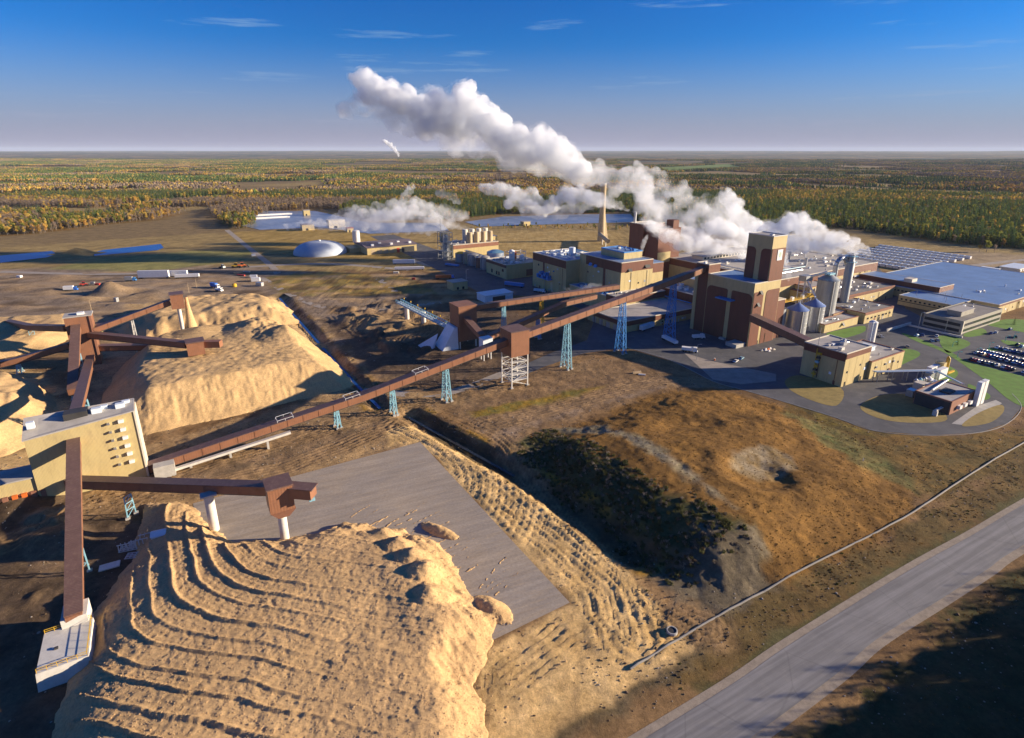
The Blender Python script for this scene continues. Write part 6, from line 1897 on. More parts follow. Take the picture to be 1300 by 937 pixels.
plume('small white plume rising behind the foot of the brick coloured tower', [(1001, 356, 3), (1000, 346, 6), (996, 332, 7), (992, 318, 6)], 380, 385, DENSE, 8)
plume('low steam drifting left from the cooling towers over the lagoon', [(592, 290, 4), (575, 285, 8), (555, 280, 12), (530, 277, 15), (505, 274, 16), (480, 276, 15), (450, 279, 13), (420, 282, 10), (395, 284, 6)], 640, 690, THIN, 9)
plume('ragged wisp of steam above the lagoon', [(505, 268, 10), (512, 255, 9), (518, 244, 8), (524, 232, 5)], 690, 690, WISP, 10)
plume('small detached puff of steam left of the bright plume', [(582, 256, 6), (572, 250, 8), (560, 246, 8), (552, 243, 5)], 640, 640, WISP, 11)
plume('wisp of steam in front of the main mill wall, right side', [(762, 362, 4), (752, 362, 5), (740, 367, 4), (730, 368, 3)], 395, 400, WISP, 12, .5)
plume('wisp of steam rising over the upper conveyor by the main mill', [(732, 380, 2), (727, 372, 3.5), (720, 366, 3.5), (712, 364, 2.5)], 392, 400, WISP, 13, .5)
plume('small puff of steam at the left of the main mill wall', [(702, 374, 2.5), (700, 366, 3), (700, 358, 2.5)], 400, 402, WISP, 14, .5)
plume('short white jet of steam on the main mill roof by the boiler house', [(813, 326, 2), (815, 316, 3.5), (818, 306, 4), (822, 298, 3)], 440, 445, DENSE, 15, .5)
plume('low white jet of steam over the effluent building roof', [(1199, 506, 1.6), (1193, 502, 2.6), (1184, 501, 3.2), (1176, 501, 3.2), (1168, 500, 2.0)], 236, 240, DENSE, 16, .35)
plume('distant thin plume standing alone far beyond the lagoon', [(506, 197, 2), (501, 189, 3), (494, 183, 4), (486, 178, 3)], 3000, 3000, DENSE, 17)

plume('pale steam bank spreading low behind the machine hall', [(1060, 318, 8), (1020, 312, 14), (985, 306, 18), (955, 300, 20), (925, 298, 20), (895, 296, 18), (870, 300, 14)], 590, 600, THIN, 18)
plume('steam billow rising to a knob behind the mill tower', [(960, 290, 16), (935, 270, 16), (925, 250, 13), (918, 240, 9)], 600, 610, DENSE, 19)
plume('second low steam drift hugging the lagoon at left', [(560, 292, 8), (520, 290, 10), (480, 288, 11), (440, 286, 10), (400, 286, 8), (360, 287, 5)], 640, 670, THIN, 20)
plume('low steam curl between the lagoon and the stack', [(705, 262, 10), (690, 268, 9), (672, 262, 11), (655, 256, 10), (640, 262, 7)], 580, 600, DENSE, 21)

plume('bright white steam shoulder directly left of the mill tower', [(955, 312, 12), (938, 298, 15), (922, 290, 15), (905, 290, 14), (890, 298, 12), (872, 296, 12), (855, 288, 9)], 540, 520, DENSE, 22)
plume('pale drifting steam above the boiler house roof', [(842, 290, 10), (830, 270, 14), (820, 250, 16), (812, 232, 15), (806, 216, 10)], 500, 560, THIN, 23)

plume('tall soft steam column leaning left above the tower roofs', [(905, 290, 14), (890, 270, 18), (868, 250, 18), (848, 236, 16), (826, 222, 14), (805, 212, 12)], 580, 620, THIN, 24)
plume('wide pale steam sheet over the lagoon in front of the wood', [(590, 272, 10), (560, 268, 14), (530, 264, 16), (500, 268, 16), (465, 272, 14), (435, 276, 12)], 700, 720, THIN, 25)
plume('soft trailing steam below the bright plume by the second lagoon', [(745, 262, 10), (725, 266, 12), (700, 270, 12), (680, 272, 10), (660, 268, 9)], 600, 610, THIN, 26)
# ------------------------------------------------------------------ outlying plant
b = thing('tall_stack', 'tall tan concrete stack with a flared base and duct behind the mill', 'chimney', *GUV(763, 306))
u, v = ORG[b.name][:2]
MB().lathe((u, v, 0), [(4.8, 0), (4.5, 12), (4.0, 24), (3.7, 36), (3.5, 56), (3.4, 70)], 24).build('shaft', TANC, b, True)
MB().lathe((u, v, 70.01), [(3.6, 0), (3.6, 1.4), (2.8, 1.5)], 20).build('rim', TRIM, b, True)
MB().hull8([(u + 3, v - 3, 0), (u + 9, v - 3, 0), (u + 9, v + 2, 0), (u + 3, v + 2, 0), (u + 1.0, v - 2, 34), (u + 3.4, v - 2, 34), (u + 3.4, v + 1, 34), (u + 1, v + 1, 34)]).build('buttress_duct', TANC, b)
MB().tube((u - 4, v - 2, 9), (u - 42, v - 62, 11), 2.6, n=12).build('flue_duct', TANC, b, True)
for f in (.35, .75):
    MB().box(u - 4 - 38 * f - .5, u - 4 - 38 * f + .5, v - 2 - 60 * f - .5, v - 2 - 60 * f + .5, 0, 8).build('duct_support', CONCW, b)
# white control building with vessels
b = thing('pulp_building', 'small cream building with white rooftop vessels left of the main mill', 'building', 255, 429, 0)
wall(b, 255, 292, 429, 466, 0, 12.8)
arch('u', 255, 429.1, 465.9, 10.2, 12.75).build('brown_band', BROWN, b)
roof(b, 255, 292, 429, 466, 12.8, ROOF, TRIM)
for i, s in enumerate((434, 441, 445, 454)): arch('u', 255, s, s + 2.6, (6, 1.6, 1.6, 2.0)[i], (8.4, 5, 5, 5.4)[i], th=.1).build('window', DKWIN, b)
arch('v', 429, 276, 283, 1, 7, th=.12).build('door', BRICK, b)
units(b, 256, 290, 430, 464, 13, 22, 71, 1.7, [WHITE, WHITEB, GALV, CONCW])
MB().lathe((271, 446, 13), [(2.6, 0), (2.6, 9), (2.0, 9.6), (.2, 10.4)], 16).build('vessel', WHITE, b, True)
MB().lathe((279, 441, 13), [(2.0, 0), (2.0, 5), (.2, 6)], 14).build('vessel', WHITE, b, True)
MB().lathe((276, 448, 13), [(1.2, 0), (1.2, 7), (.2, 7.6)], 12).build('vessel', ORANGE, b, True)
k = MB()
for z in (15, 18, 21):
    k.beam((267, 441, z), (283, 441, z), .35).beam((267, 450, z), (283, 450, z), .35).beam((267, 441, z), (267, 450, z), .35).beam((283, 441, z), (283, 450, z), .35)
for a in (267, 283):
    for c in (441, 450): k.beam((a, c, 13), (a, c, 22), .35)
k.build('rack', PALEST, b)
MB().box(292.2, 318, 431, 460, 0, 9).build('rear_wall', CREAM, b); roof(b, 292.2, 318, 431, 460, 9, ROOF)
b = thing('annexe_block', 'small dark banded block half hidden behind the main mill corner', 'building', 318, 405, 0)
wall(b, 300.5, 330, 402, 425, 0, 20); arch('u', 300.5, 402.1, 424.9, 15, 19.95).build('brown_band', BROWN, b); arch('v', 402, 300.6, 329.9, 15, 19.95).build('brown_band', BROWN, b); roof(b, 300.5, 330, 402, 425, 20, ROOF)
# bleach plant: framed tower, cyclones, tanks
b = thing('chemical_tower', 'dark open framed process tower with a pole, left end of the tank rows', 'tower', 246, 541, 0)
k = MB()
for a in (246, 251, 256):
    for c in (541, 548, 556): k.beam((a, c, 0), (a, c, 29), .5)
for z in range(4, 30, 5):
    for a in (246, 251, 256): k.beam((a, 541, z), (a, 556, z), .4)
    for c in (541, 548, 556): k.beam((246, c, z), (256, c, z), .4)
    k.beam((246, 541, z - 4), (246, 548, z), .3); k.beam((246, 541, z - 4), (256, 541, z), .3)
k.build('rack', GALVD, b)
for z in (9, 19): MB().box(246.3, 255.7, 541.3, 555.7, z, z + .3).build('floor_deck', GALVD, b)
MB().lathe((251, 547, .2), [(3.2, 0), (3.2, 24), (1.5, 26)], 14).build('vessel', GALVD, b, True)
MB().box(248, 255, 551, 555.5, 19.5, 28).build('vessel_box', CREAM, b)
MB().tube((246.5, 549, 29), (246.5, 549, 43), .22, n=6).build('pole', GALV, b)
b = thing('cooling_block', 'cream block with a row of cooling cylinders steaming beside the framed tower', 'building', 262, 548, 0)
wall(b, 262, 318, 552, 580, 0, 13); roof(b, 262, 318, 552, 580, 13, ROOF)
arch('v', 552, 262.1, 317.9, 9, 12.95).build('brown_band', BRICK, b)
for i in range(4):
    MB().lathe((286 + i * 8.5, 560, 13.2), [(3.0, 0), (3.0, 11), (2.4, 11.5)], 16).build('cooling_cylinder', TANC, b, True)
    MB().lathe((286 + i * 8.5, 571, 13.2), [(3.0, 0), (3.0, 13), (2.4, 13.5)], 16).build('cooling_cylinder', CONCW, b, True)
units(b, 263, 282, 553, 579, 13.2, 10, 77, 1.5)
TANKLAB = ['dark tank nearest the framed tower', 'cream dark tank second from the framed tower', 'third dark tank in the shaded tank row', 'fourth dark tank in the shaded tank row', 'wide blue domed tank behind the tank row', 'fifth dark tank in the shaded tank row', 'dark tank nearest the small cream building with vessels']
for i, (u, v, r, h, mm, tm) in enumerate(((259, 528, 5.5, 9, GALVD, YEL), (262, 516, 5.5, 11, TANC, TANC), (261, 504, 5.5, 11, GALVD, ROOF), (263, 492, 5.5, 10, BRICK, ROOF), (290, 510, 9, 10, WHITEB, STEEL), (262, 481, 4.6, 12, GALVD, ROOF), (270, 474, 4.4, 11, GALVD, ROOF))):
    t = thing('storage_tank', TANKLAB[i], 'tank', u, v, 0, 'storage tanks left of the mill')
    MB().lathe((u, v, 0), [(r, 0), (r, h)], 22).build('shell', mm, t, True)
    MB().lathe((u, v, h + .01), [(r + .15, 0), (r * .5, r * .22), (.1, r * .28)], 22).build('tank_roof', tm, t, True)
    MB().box(u - r - .8, u - r, v - .4, v + .4, 0, h + .4).build('ladder', GALV, t)
b = thing('pipe_rack', 'cluttered pipe rack running between the tanks and the small cream building', 'pipe rack', 268, 500, 0)
for i in range(7): MB().beam((273, 470 + i * 11, 0), (273, 470 + i * 11, 8), .5).build('post', GALVD, b)
for i in range(4): MB().tube((271.8 + i * .9, 468, 8.3), (271.8 + i * .9, 545, 8.3), .35, n=6).build('pipe', [GALV, STEEL, WHITE, BRICK][i], b)
# purple roofed shed, white tank, dome
b = thing('maintenance_shed', 'long cream shed with purple-grey roof and an open bay', 'building', 188, 616, 0)
wall(b, 188, 246, 616, 664, 0, 7.6)
MB().hull8([(187, 615, 7.62), (247, 615, 7.62), (247, 665, 7.62), (187, 665, 7.62), (187, 639, 10.4), (247, 639, 10.4), (247, 641, 10.4), (187, 641, 10.4)]).build('gable_roof', ROOFP, b)
arch('v', 616, 228, 243, 0, 5.8, th=.12).build('open_bay', DARK, b)
arch('v', 616, 222, 225.4, 0, 5.0, th=.12).build('door', REDP, b)
for i in range(4): arch('v', 616, 192 + i * 7.4, 197 + i * 7.4, 0, 5.2, th=.1).build('loading_door', TANC, b)
for i in range(5): MB().box(195 + i * 11, 198 + i * 11, 622 + (i % 2) * 8, 625 + (i % 2) * 8, 8.4, 10.4).build('roof_vent', WHITE, b)
MB().box(176, 187.9, 640, 662, 0, 5).build('lean_to', CREAM, b)
b = thing('white_tank', 'slim white tank standing behind the purple roofed shed', 'tank', *GUV(453, 307))
u, v = ORG[b.name][:2]
MB().lathe((u, v, 0), [(4.2, 0), (4.2, 14), (1, 15)], 18).build('shell', WHITE, b, True)
MB().box(u - 4.9, u - 4.2, v - .4, v + .4, 0, 14).build('ladder', WHITEB, b)
x, y = G(407, 321)
b = thing('storage_dome', 'wide low grey-blue storage dome on the grass', 'dome', x, y, 0, grid=False)
k = MB(); Rr, Hh = 29, 13
k.lathe((x, y, 0), [(Rr, 0), (Rr, .6)] + [(Rr * math.cos(i / 10 * math.pi / 2) ** .9, .6 + Hh * math.sin(i / 10 * math.pi / 2)) for i in range(1, 10)] + [(.6, Hh + .6)], 40)
k.build('dome_shell', mat('dome_membrane', (.40, .45, .52), rough=.5, var=.08, scale=.1), b, True)
MB().lathe((x, y, Hh + .55), [(1.6, 0), (1.6, .9), (.2, 1.2)], 12).build('cap', WHITE, b, True)
# lagoon-side huts
for px, py, w, d, h, lab, rm in ((384, 293, 17, 12, 8, 'cream hut with dark flat roof nearest the lagoon at left', ROOFP), (418, 290, 24, 14, 11, 'pale double pump hall beside the lagoon', CONCW), (441, 295, 9, 8, 5.5, 'tiny cream hut with orange roof right of the pump hall', ORANGE),
                                 (386, 274, 11, 10, 9, 'small cream block on the far lagoon bank', ROOF), (665, 287, 12, 10, 6, 'small cream hut on the bank near the second lagoon', ROOF), (618, 309, 15, 12, 8, 'cream shed alone on the grass behind the tanks', ROOF), (345, 263, 20, 8, 3, 'low pale clarifier wall far beyond the lagoon', CONCW)):
    u, v = GUV(px, py); t = thing('pump_hut', lab, 'building', u, v, 0, 'small buildings round the lagoons')
    wall(t, u, u + w, v, v + d, 0, h, CREAM if rm is not CONCW else TRIM)
    MB().box(u - .4, u + w + .4, v - .4, v + d + .4, h, h + .5).build('roof', rm, t)
    arch('v', v, u + w * .3, u + w * .5, 0, min(3, h * .6), th=.1).build('door', DKWIN, t)
    arch('u', u, v + d * .3, v + d * .6, h * .4, h * .65, th=.1).build('window', DKWIN, t)
    if w > 20 and h > 6: MB().box(u + w, u + w + 8, v + 2, v + d - 2, 0, h * .7).build('annexe', GALVD, t)
for i, (px, py, L, w) in enumerate(((348, 273, 60, 10), (344, 277, 60, 9), (348, 260, 40, 16))):
    x, y = G(px, py); t = thing('clarifier_basin', ('far long white clarifier basin by the lagoon', 'near long white clarifier basin by the lagoon', 'round ended pale basin at the wood edge')[i], 'basin', *w2uv(x, y), 0)
    u, v = ORG[t.name][:2]
    k = MB(); k.box(u - L / 2, u + L / 2, v - w / 2, v - w / 2 + 1, 0, 2).box(u - L / 2, u + L / 2, v + w / 2 - 1, v + w / 2, 0, 2).box(u - L / 2, u - L / 2 + 1, v - w / 2 + 1, v + w / 2 - 1, 0, 2).box(u + L / 2 - 1, u + L / 2, v - w / 2 + 1, v + w / 2 - 1, 0, 2)
    k.build('basin_wall', WHITE, t); MB().box(u - L / 2 + 1, u + L / 2 - 1, v - w / 2 + 1, v + w / 2 - 1, 0, 1.2).build('basin_water', WATERL, t)
# yard sheds
b = thing('white_shed', 'pale blue-white flat shed in the shade above the upper conveyor', 'shed', 199.5, 367, 0)
wall(b, 199.5, 224, 367, 380.5, 0, 5.2, WHITEB); MB().box(199.1, 224.4, 366.6, 380.9, 5.2, 5.5).build('shed_roof', WHITEB, b)
arch('v', 367, 206, 217, 0, 3.8, th=.1).build('open_bay', DARK, b)
b = thing('gate_hut', 'small cream flat hut with two dark openings on the dirt', 'hut', 195.5, 415, 0)
wall(b, 195.5, 209, 415, 426, 0, 6.6); MB().box(195.1, 209.4, 414.6, 426.4, 6.6, 7).build('hut_roof', ROOF, b)
for s in (199, 204): arch('v', 415, s, s + 2, .4, 2.6, th=.1).build('opening', DKWIN, b)
# ------------------------------------------------------------------ effluent house with its pipework
b = thing('effluent_house', 'red-brown effluent house with pale roof and twin white stacks at the loop road', 'building', 280, 93.5, 0)
wall(b, 280, 304, 93.5, 108, 0, 6.0, BRICK)
roof(b, 280, 304, 93.5, 108, 6.0, ROOF, BRICK, .4)
arch('u', 280, 94, 107.6, 0, 5.6, th=.1).build('dark_panel', DARK, b)
for i in range(3): MB().box(286 + i * 5, 288.4 + i * 5, 92.2, 93.4, 1.6, 3.2).build('wall_unit', WHITE, b)
MB().box(274, 279.8, 96, 97, 2.4, 2.9).build('dock_canopy', CONCW, b); MB().box(273.6, 274.6, 95.6, 97.4, 0, 2.4).build('dock_post', CONCW, b)
for u in (300.4, 304.6):
    MB().box(u, u + 3.0, 94 - 2.8, 94 + 1.0 - 2.0, .0, 11.5).build('white_stack', WHITE, b)
MB().box(288, 294, 98, 102, 6.2, 7.0).build('roof_unit', DARK, b)
pipes(b, [(286, 104, 6.8), (306, 106, 6.8), (306, 112, 3)], .4, GALV)
b = thing('pipe_bridge', 'galvanised pipe bridge running from the chemical building to the effluent house', 'pipe bridge', 290, 126, 0)
for i in range(9):
    u = 292 + i * 3.4; v = 131 - i * 1.8
    if i % 2 == 0:
        MB().beam((u, v - 1, 0), (u, v - 1, 5), .35).build('post', GALV, b); MB().beam((u, v + 1, 0), (u, v + 1, 5), .35).build('post', GALV, b)
for k_ in range(4): MB().tube((291, 130.6 + k_ * .6, 5.3), (319, 115.6 + k_ * .6, 5.3), .28, n=6).build('pipe', [GALV, STEEL, GALV, WHITE][k_], b)
for k_ in range(3): MB().tube((319, 116 + k_ * .7, 5.3), (311, 101 + k_ * .7, 5.0), .28, n=6).build('pipe', [GALV, WHITE, STEEL][k_], b)
b = thing('chlorine_skid', 'cluttered pale process skid between the lawns beside the pipe bridge', 'equipment', 318, 117, 0)
for i, (u, v, w, d, h, mm) in enumerate(((314, 116, 6, 3, 4.4, GALV), (321, 115, 8, 2.4, 5.2, WHITE), (321, 119, 9, 2.2, 5.2, WHITE), (330, 117.5, 3, 4, 6.4, CREAM), (308, 112, 4, 3, 3, GALV), (297, 112, 5, 4, 4, TRIM), (295, 107.5, 3, 3, 5.5, CONCW), (286, 111, 4, 3, 3.4, GALV))):
    MB().box(u, u + w, v, v + d, .2, h).build('skid_box', mm, b)
for i in range(4): MB().lathe((300 + i * 3, 116.5 - i * .6, .1), [(.9, 0), (.9, 4.2), (.2, 4.8)], 10).build('skid_vessel', [GALV, STEEL, GALV, WHITE][i], b, True)
b = thing('yellow_tanks', 'pair of bright yellow standing cylinders at the lawn edge', 'tank', 336, 118, 0)
for i in range(2): MB().lathe((335.6 + i * 1.8, 118 + i, 0), [(.75, 0), (.75, 7.8), (.15, 8.6)], 10).build('cylinder', YEL, b, True)
MB().box(334.4, 341, 116.2, 117.2, 0, .8).build('bund_wall', YEL, b)
# pale pipe lying across the verge
P = catmull(PIPE, 5, False); o0 = P[0]
Z = gz(np.array([p[0] for p in P]), np.array([p[1] for p in P])) + .12
k = MB()
for i in range(len(P) - 1): k.tube((P[i][0], P[i][1], Z[i]), (P[i + 1][0], P[i + 1][1], Z[i + 1]), .28, n=8)
o = k.build('pipeline', mat('pale_pipe_coating', (.21, .20, .185), rough=.7, var=.12, scale=.4, dirt=(.33, .29, .22), dirt_amt=.5), smooth=True); tag(o, 'long thin grey pipe lying across the grass parallel to the road', 'pipeline')

# ------------------------------------------------------------------ vehicles and yard clutter
def car_parts(name, paint):
    r = bpy.data.objects.new(name, None); COL.objects.link(r); ORG[r.name] = (0, 0, 0)
    b_ = MB()
    prof = [(-2.2, .35), (-2.25, .75), (-1.9, .92), (-1.45, .95), (1.0, .98), (1.95, .85), (2.25, .62), (2.22, .35)]
    n = len(prof)
    b_.add([(x, -.86, z) for x, z in prof] + [(x, .86, z) for x, z in prof], [tuple(range(n)), tuple(range(2 * n - 1, n - 1, -1))] + [(i, n + i, n + (i + 1) % n, (i + 1) % n) for i in range(n)])
    b_.hull8([(-1.1, -.62, 1.38), (.35, -.62, 1.38), (.35, .62, 1.38), (-1.1, .62, 1.38), (-1.0, -.58, 1.44), (.25, -.58, 1.44), (.25, .58, 1.44), (-1.0, .58, 1.44)])
    b_.build('body', paint, r)
    MB().hull8([(-1.75, -.78, .93), (1.1, -.78, .96), (1.1, .78, .96), (-1.75, .78, .93), (-1.1, -.62, 1.38), (.35, -.62, 1.38), (.35, .62, 1.38), (-1.1, .62, 1.38)]).build('windows', DKWIN, r)
    for x in (-1.35, 1.4):
        for y in (-.8, .8): MB().tube((x, y - .1, .32), (x, y + .1, .32), .32, n=8).build('wheel', RUBBER, r)
    return r
PAINTS = [('white', (.72, .72, .70)), ('silver', (.45, .46, .47)), ('red', (.42, .04, .03)), ('dark blue', (.03, .06, .22)), ('pale blue', (.25, .42, .55)), ('black', (.02, .02, .022)), ('tan', (.42, .33, .22)), ('dark green', (.03, .10, .06)), ('maroon', (.16, .03, .04))]
CARM = [mat('car_paint_' + n.replace(' ', '_'), c, rough=.3, var=.03, spec=.5) for n, c in PAINTS]
CARP = {}
def car(u, v, z, yaw, ci, label, group, s=1.0):
    x, y = uv2w(u, v)
    if ci not in CARP:
        CARP[ci] = car_parts('parked_car', CARM[ci]); o = CARP[ci]; o.location = (x, y, z); o.rotation_euler = (0, 0, yaw); o.scale = (s, s, s)
    else: o = copy_tree(CARP[ci], (x, y, z), yaw, scale=(s, s, s))
    return tag(o, label, 'car', group)
crnd = random.Random(5)
ROWS = [((1233, 457), (1318, 478), 21, 'front row of the car park'), ((1240, 449), (1318, 469), 20, 'second row of the car park'), ((1247, 446.5), (1318, 463.5), 18, 'third row of the car park'), ((1266, 442.5), (1322, 455), 11, 'row behind the planted strip')]
rown = ['nearest the grass', 'second from the grass', 'third from the grass', 'farthest from the grass']
ccount = {}
def cl(ri, ci):
    k = ccount[(ri, ci)] = ccount.get((ri, ci), -1) + 1
    return f'{ORD[k]} {PAINTS[ci][0]} car from the left in the row {rown[ri]}'
for ri, (a, c, n, nm) in enumerate(ROWS):
    A = Vector(G(*a)); B = Vector(G(*c)); d = (B - A).normalized(); yaw = math.atan2(d.x, -d.y)
    for i in range(n):
        if crnd.random() < .07: continue
        p = A.lerp(B, i / (n - 1)); p += Vector((-d.y, d.x)) * crnd.uniform(-.3, .3)
        ci = crnd.choices(range(9), [5, 3, 2, 2, 2, 1.5, 1.5, 1, 1])[0]
        car(*w2uv(p.x, p.y), .06, yaw + crnd.uniform(-.05, .05) + (math.pi if crnd.random() < .5 else 0), ci, cl(ri, ci), 'cars in the car park')
for px, py, ci, yw, lab in ((1164, 427, 4, 0, 'pale blue car by the lawn left of the offices'), (1171, 426.5, 3, .3, 'dark blue car in the shade left of the offices'), (1189, 427.5, 0, .3, 'white car at the kerb before the offices'), (1183, 433.5, 4, .6, 'pale blue car alone between two lawns'), (1190, 433, 1, .6, 'silver car alone between two lawns'),
                           (1258, 424, 3, .2, 'dark blue car by the office lawn'), (1264, 423, 0, .2, 'white car by the office lawn'), (1289, 428.5, 7, .3, 'green car at the right beyond the lawn'), (1292, 438.5, 5, 0, 'black car behind the planted strip'), (1297, 441, 4, 0, 'pale blue car behind the planted strip'), (1282, 419, 3, 0, 'dark blue car near the small dark conifer'), (1152, 441, 6, .4, 'tan car on the yard beside the lawn'), (1084, 403.5, 5, .2, 'black car by the low cream block'), (1089, 403.8, 0, .2, 'white car by the low cream block'), (1118, 428, 1, .9, 'silver car left on the yard near the dock wall'), (1107, 478, 0, .4, 'white car by the chemical building annexe'), (941, 456, 4, .3, 'pale car parked in the shade below the tower'), (934, 459.5, 0, .3, 'white car parked in the shade below the tower')):
    car(*GUV(px, py), .06, yw + GA, ci, lab, 'cars about the mill yard')
def trailer(name, lab, px, py, L, yaw, m, truck=False, cab=None, h=2.9, z=.05, legs=True):
    u, v = GUV(px, py); x, y = uv2w(u, v)
    t = thing(name, lab, 'truck' if truck else 'trailer', x, y, 0, grid=False)
    t.rotation_euler = (0, 0, yaw); t.location.z = max(z, gz1(x, y)); ORG[t.name] = (0, 0, 0)
    MB().box(-L / 2, L / 2, -1.3, 1.3, 1.1, 1.1 + h).build('box_body', m, t)
    MB().box(-L / 2, L / 2, -1.0, 1.0, .75, 1.09).build('chassis', DARK, t)
    for q in (-L / 2 + 1.2, -L / 2 + 2.5, L / 2 - 1.6):
        for s in (-1, 1): MB().tube((q, s * 1.05 - .15, .5), (q, s * 1.05 + .15, .5), .5, n=10).build('wheel', RUBBER, t)
    if truck:
        MB().hull8([(L / 2 + .3, -1.2, .6), (L / 2 + 2.9, -1.2, .6), (L / 2 + 2.9, 1.2, .6), (L / 2 + .3, 1.2, .6), (L / 2 + .3, -1.15, 3.1), (L / 2 + 2.2, -1.15, 3.1), (L / 2 + 2.2, 1.15, 3.1), (L / 2 + .3, 1.15, 3.1)]).build('cab', cab or m, t)
        MB().box(L / 2 + 2.35, L / 2 + 2.75, -1.0, 1.0, 1.8, 2.7).build('windscreen', DKWIN, t)
        for s in (-1, 1): MB().tube((L / 2 + 1.8, s * 1.05 - .15, .5), (L / 2 + 1.8, s * 1.05 + .15, .5), .5, n=10).build('wheel', RUBBER, t)
    return t
trailer('parked_trailer', 'long pale trailer backed beside the tallest blue trestle', 821, 418.5, 13, GA + .2, WHITEB)
trailer('parked_trailer', 'pale flat trailer at the feet of the tallest blue trestle', 850, 434.5, 13, GA - 1.75, WHITEB, h=1.6)
trailer('parked_van', 'white van parked in the shade below the mill tower', 872, 446.5, 6.0, -.35, WHITE, True, h=1.7)
trailer('box_truck', 'white box truck with dark cab on the left yard', 88, 370, 7, .25, WHITE, True, BLUEP)
trailer('box_truck', 'bright blue truck parked on the dirt beyond the rear pile', 272, 365, 7, -.5, BLUEP, True, WHITE)
trailer('box_truck', 'white pickup truck next to the bright blue one', 277, 369.5, 5, -.5, WHITE, True, h=1.0)
trailer('box_truck', 'grey truck with dark load beside the long white office trailer', 164, 357, 6, .2, GALVD, True, STEELB)
trailer('office_trailer', 'long white site trailer, left one of the end to end pair', 196, 353.5, 26, .10, WHITE, h=6.0)
trailer('office_trailer', 'long white site trailer, right one of the end to end pair', 221, 351.5, 24, .12, WHITE, h=4.6)
trailer('office_trailer', 'short white site trailer right of the long pair', 238, 353, 20, .2, WHITE, h=2.6)
trailer('office_trailer', 'white site trailer group in the dirt near the purple roofed shed', 513, 335.5, 22, .05, WHITE, h=3.6)
trailer('office_trailer', 'white tanker-like trailer row on the dirt below the shed', 520, 343, 28, .12, WHITE, h=2.2)
trailer('parked_trailer', 'orange and white striped load on a trailer with blue tractor', 563, 354, 14, .18, ORANGE, True, BLUEP, h=2.4)
trailer('parked_trailer', 'blue flat trailer in the shaded plant yard', 574, 338.5, 16, -.55, STEELB, h=1.6)
trailer('parked_trailer', 'blue trailer by the main mill wall', 653, 364, 18, -.5, STEELB, h=2.6)
trailer('parked_van', 'pale blue van near the main mill wall', 683, 371, 7, -.4, WHITEB, True, h=1.7)
trailer('parked_van', 'white van near the left foot of the mill tower', 884, 430.5, 5, .2, WHITE, True, h=1.6)
# yellow plant machines far off
def machine(lab, px, py, yaw, m, s=1.0):
    x, y = G(px, py); t = thing('wheel_loader', lab, 'loader', x, y, 0, 'machines on the left yard', grid=False)
    t.rotation_euler = (0, 0, yaw); t.scale = (s, s, s); ORG[t.name] = (0, 0, 0); t.location.z = gz1(x, y)
    MB().hull8([(-3, -1.2, .9), (2, -1.2, .9), (2, 1.2, .9), (-3, 1.2, .9), (-2.8, -1.1, 2.4), (1.4, -1.1, 2.0), (1.4, 1.1, 2.0), (-2.8, 1.1, 2.4)]).build('body', m, t)
    MB().box(-1, .8, -.9, .9, 2.1, 3.6).build('cab', DKWIN, t); MB().box(-1.1, .9, -1, 1, 3.6, 3.75).build('cab_roof', m, t)
    for q in (-1.9, 1.6):
        for w in (-1.2, 1.2): MB().tube((q, w - .3, .85), (q, w + .3, .85), .85, n=10).build('wheel', RUBBER, t)
    for w in (-.8, .8): MB().beam((1.2, w, 1.8), (3.6, w, .9), .25).build('lift_arm', m, t)
    MB().hull8([(3.4, -1.5, .2), (4.6, -1.5, .1), (4.6, 1.5, .1), (3.4, 1.5, .2), (3.3, -1.5, 1.5), (3.6, -1.5, 1.5), (3.6, 1.5, 1.5), (3.3, 1.5, 1.5)]).build('bucket', DARK, t)
machine('yellow loader, left of the pair on the far dirt road', 300, 340, .2, YEL, 1.3)
machine('orange loader, right of the pair on the far dirt road', 308, 339.5, .4, ORANGE, 1.4)
machine('red machine among the junk on the left yard', 107, 363, .5, REDP, 1.0)
machine('dark machine parked near the far dirt road', 283, 341, 2.5, GALVD, 1.1)
# scrap frames, chain of junk by the steep conveyor
def junk(name, lab, cat, px, py, parts, yaw=0, z=0, group=None):
    x, y = G(px, py); t = thing(name, lab, cat, x, y, 0, group, grid=False); t.rotation_euler = (0, 0, yaw); ORG[t.name] = (0, 0, 0); t.location.z = gz1(x, y) + z
    for nm, k, m in parts: k.build(nm, m, t)
    return t
for i, (px, py, yw, lab) in enumerate(((164, 697, .35, 'pale welded frame stack lying by the foreground pile, left end'), (178, 692, .45, 'pale welded frame stack lying by the foreground pile, middle'), (190, 683, .5, 'pale welded frame stack lying by the foreground pile, right end'), (172, 706, .2, 'low pale frame pieces on the ground below the frame stacks'))):
    k = MB(); r = random.Random(i)
    for j in range(4): k.beam((-2.4, -1.2 + j * .8, .3), (2.4, -1.2 + j * .8, .3), .2)
    for j in range(5):
        a = -2.2 + j * 1.1; k.beam((a, -1.3, .3), (a, 1.3, .3), .18)
        if i < 3: k.beam((a, -1.2, .3), (a + r.uniform(-.2, .2), -1.2, 2.6), .2); k.beam((a, 1.2, .3), (a, 1.2, 1.6), .2)
    if i < 3: k.beam((-2.4, -1.2, 2.6), (2.4, -1.2, 2.6), .2)
    f = MB().box(-2.2, 2.2, -.3, .3, 0, .25)
    junk('steel_frame', lab, 'scrap frame', px, py, (('rack', k, PALEST), ('skid', f, WOOD)), yw, 0, 'scrap steel frames by the pile')
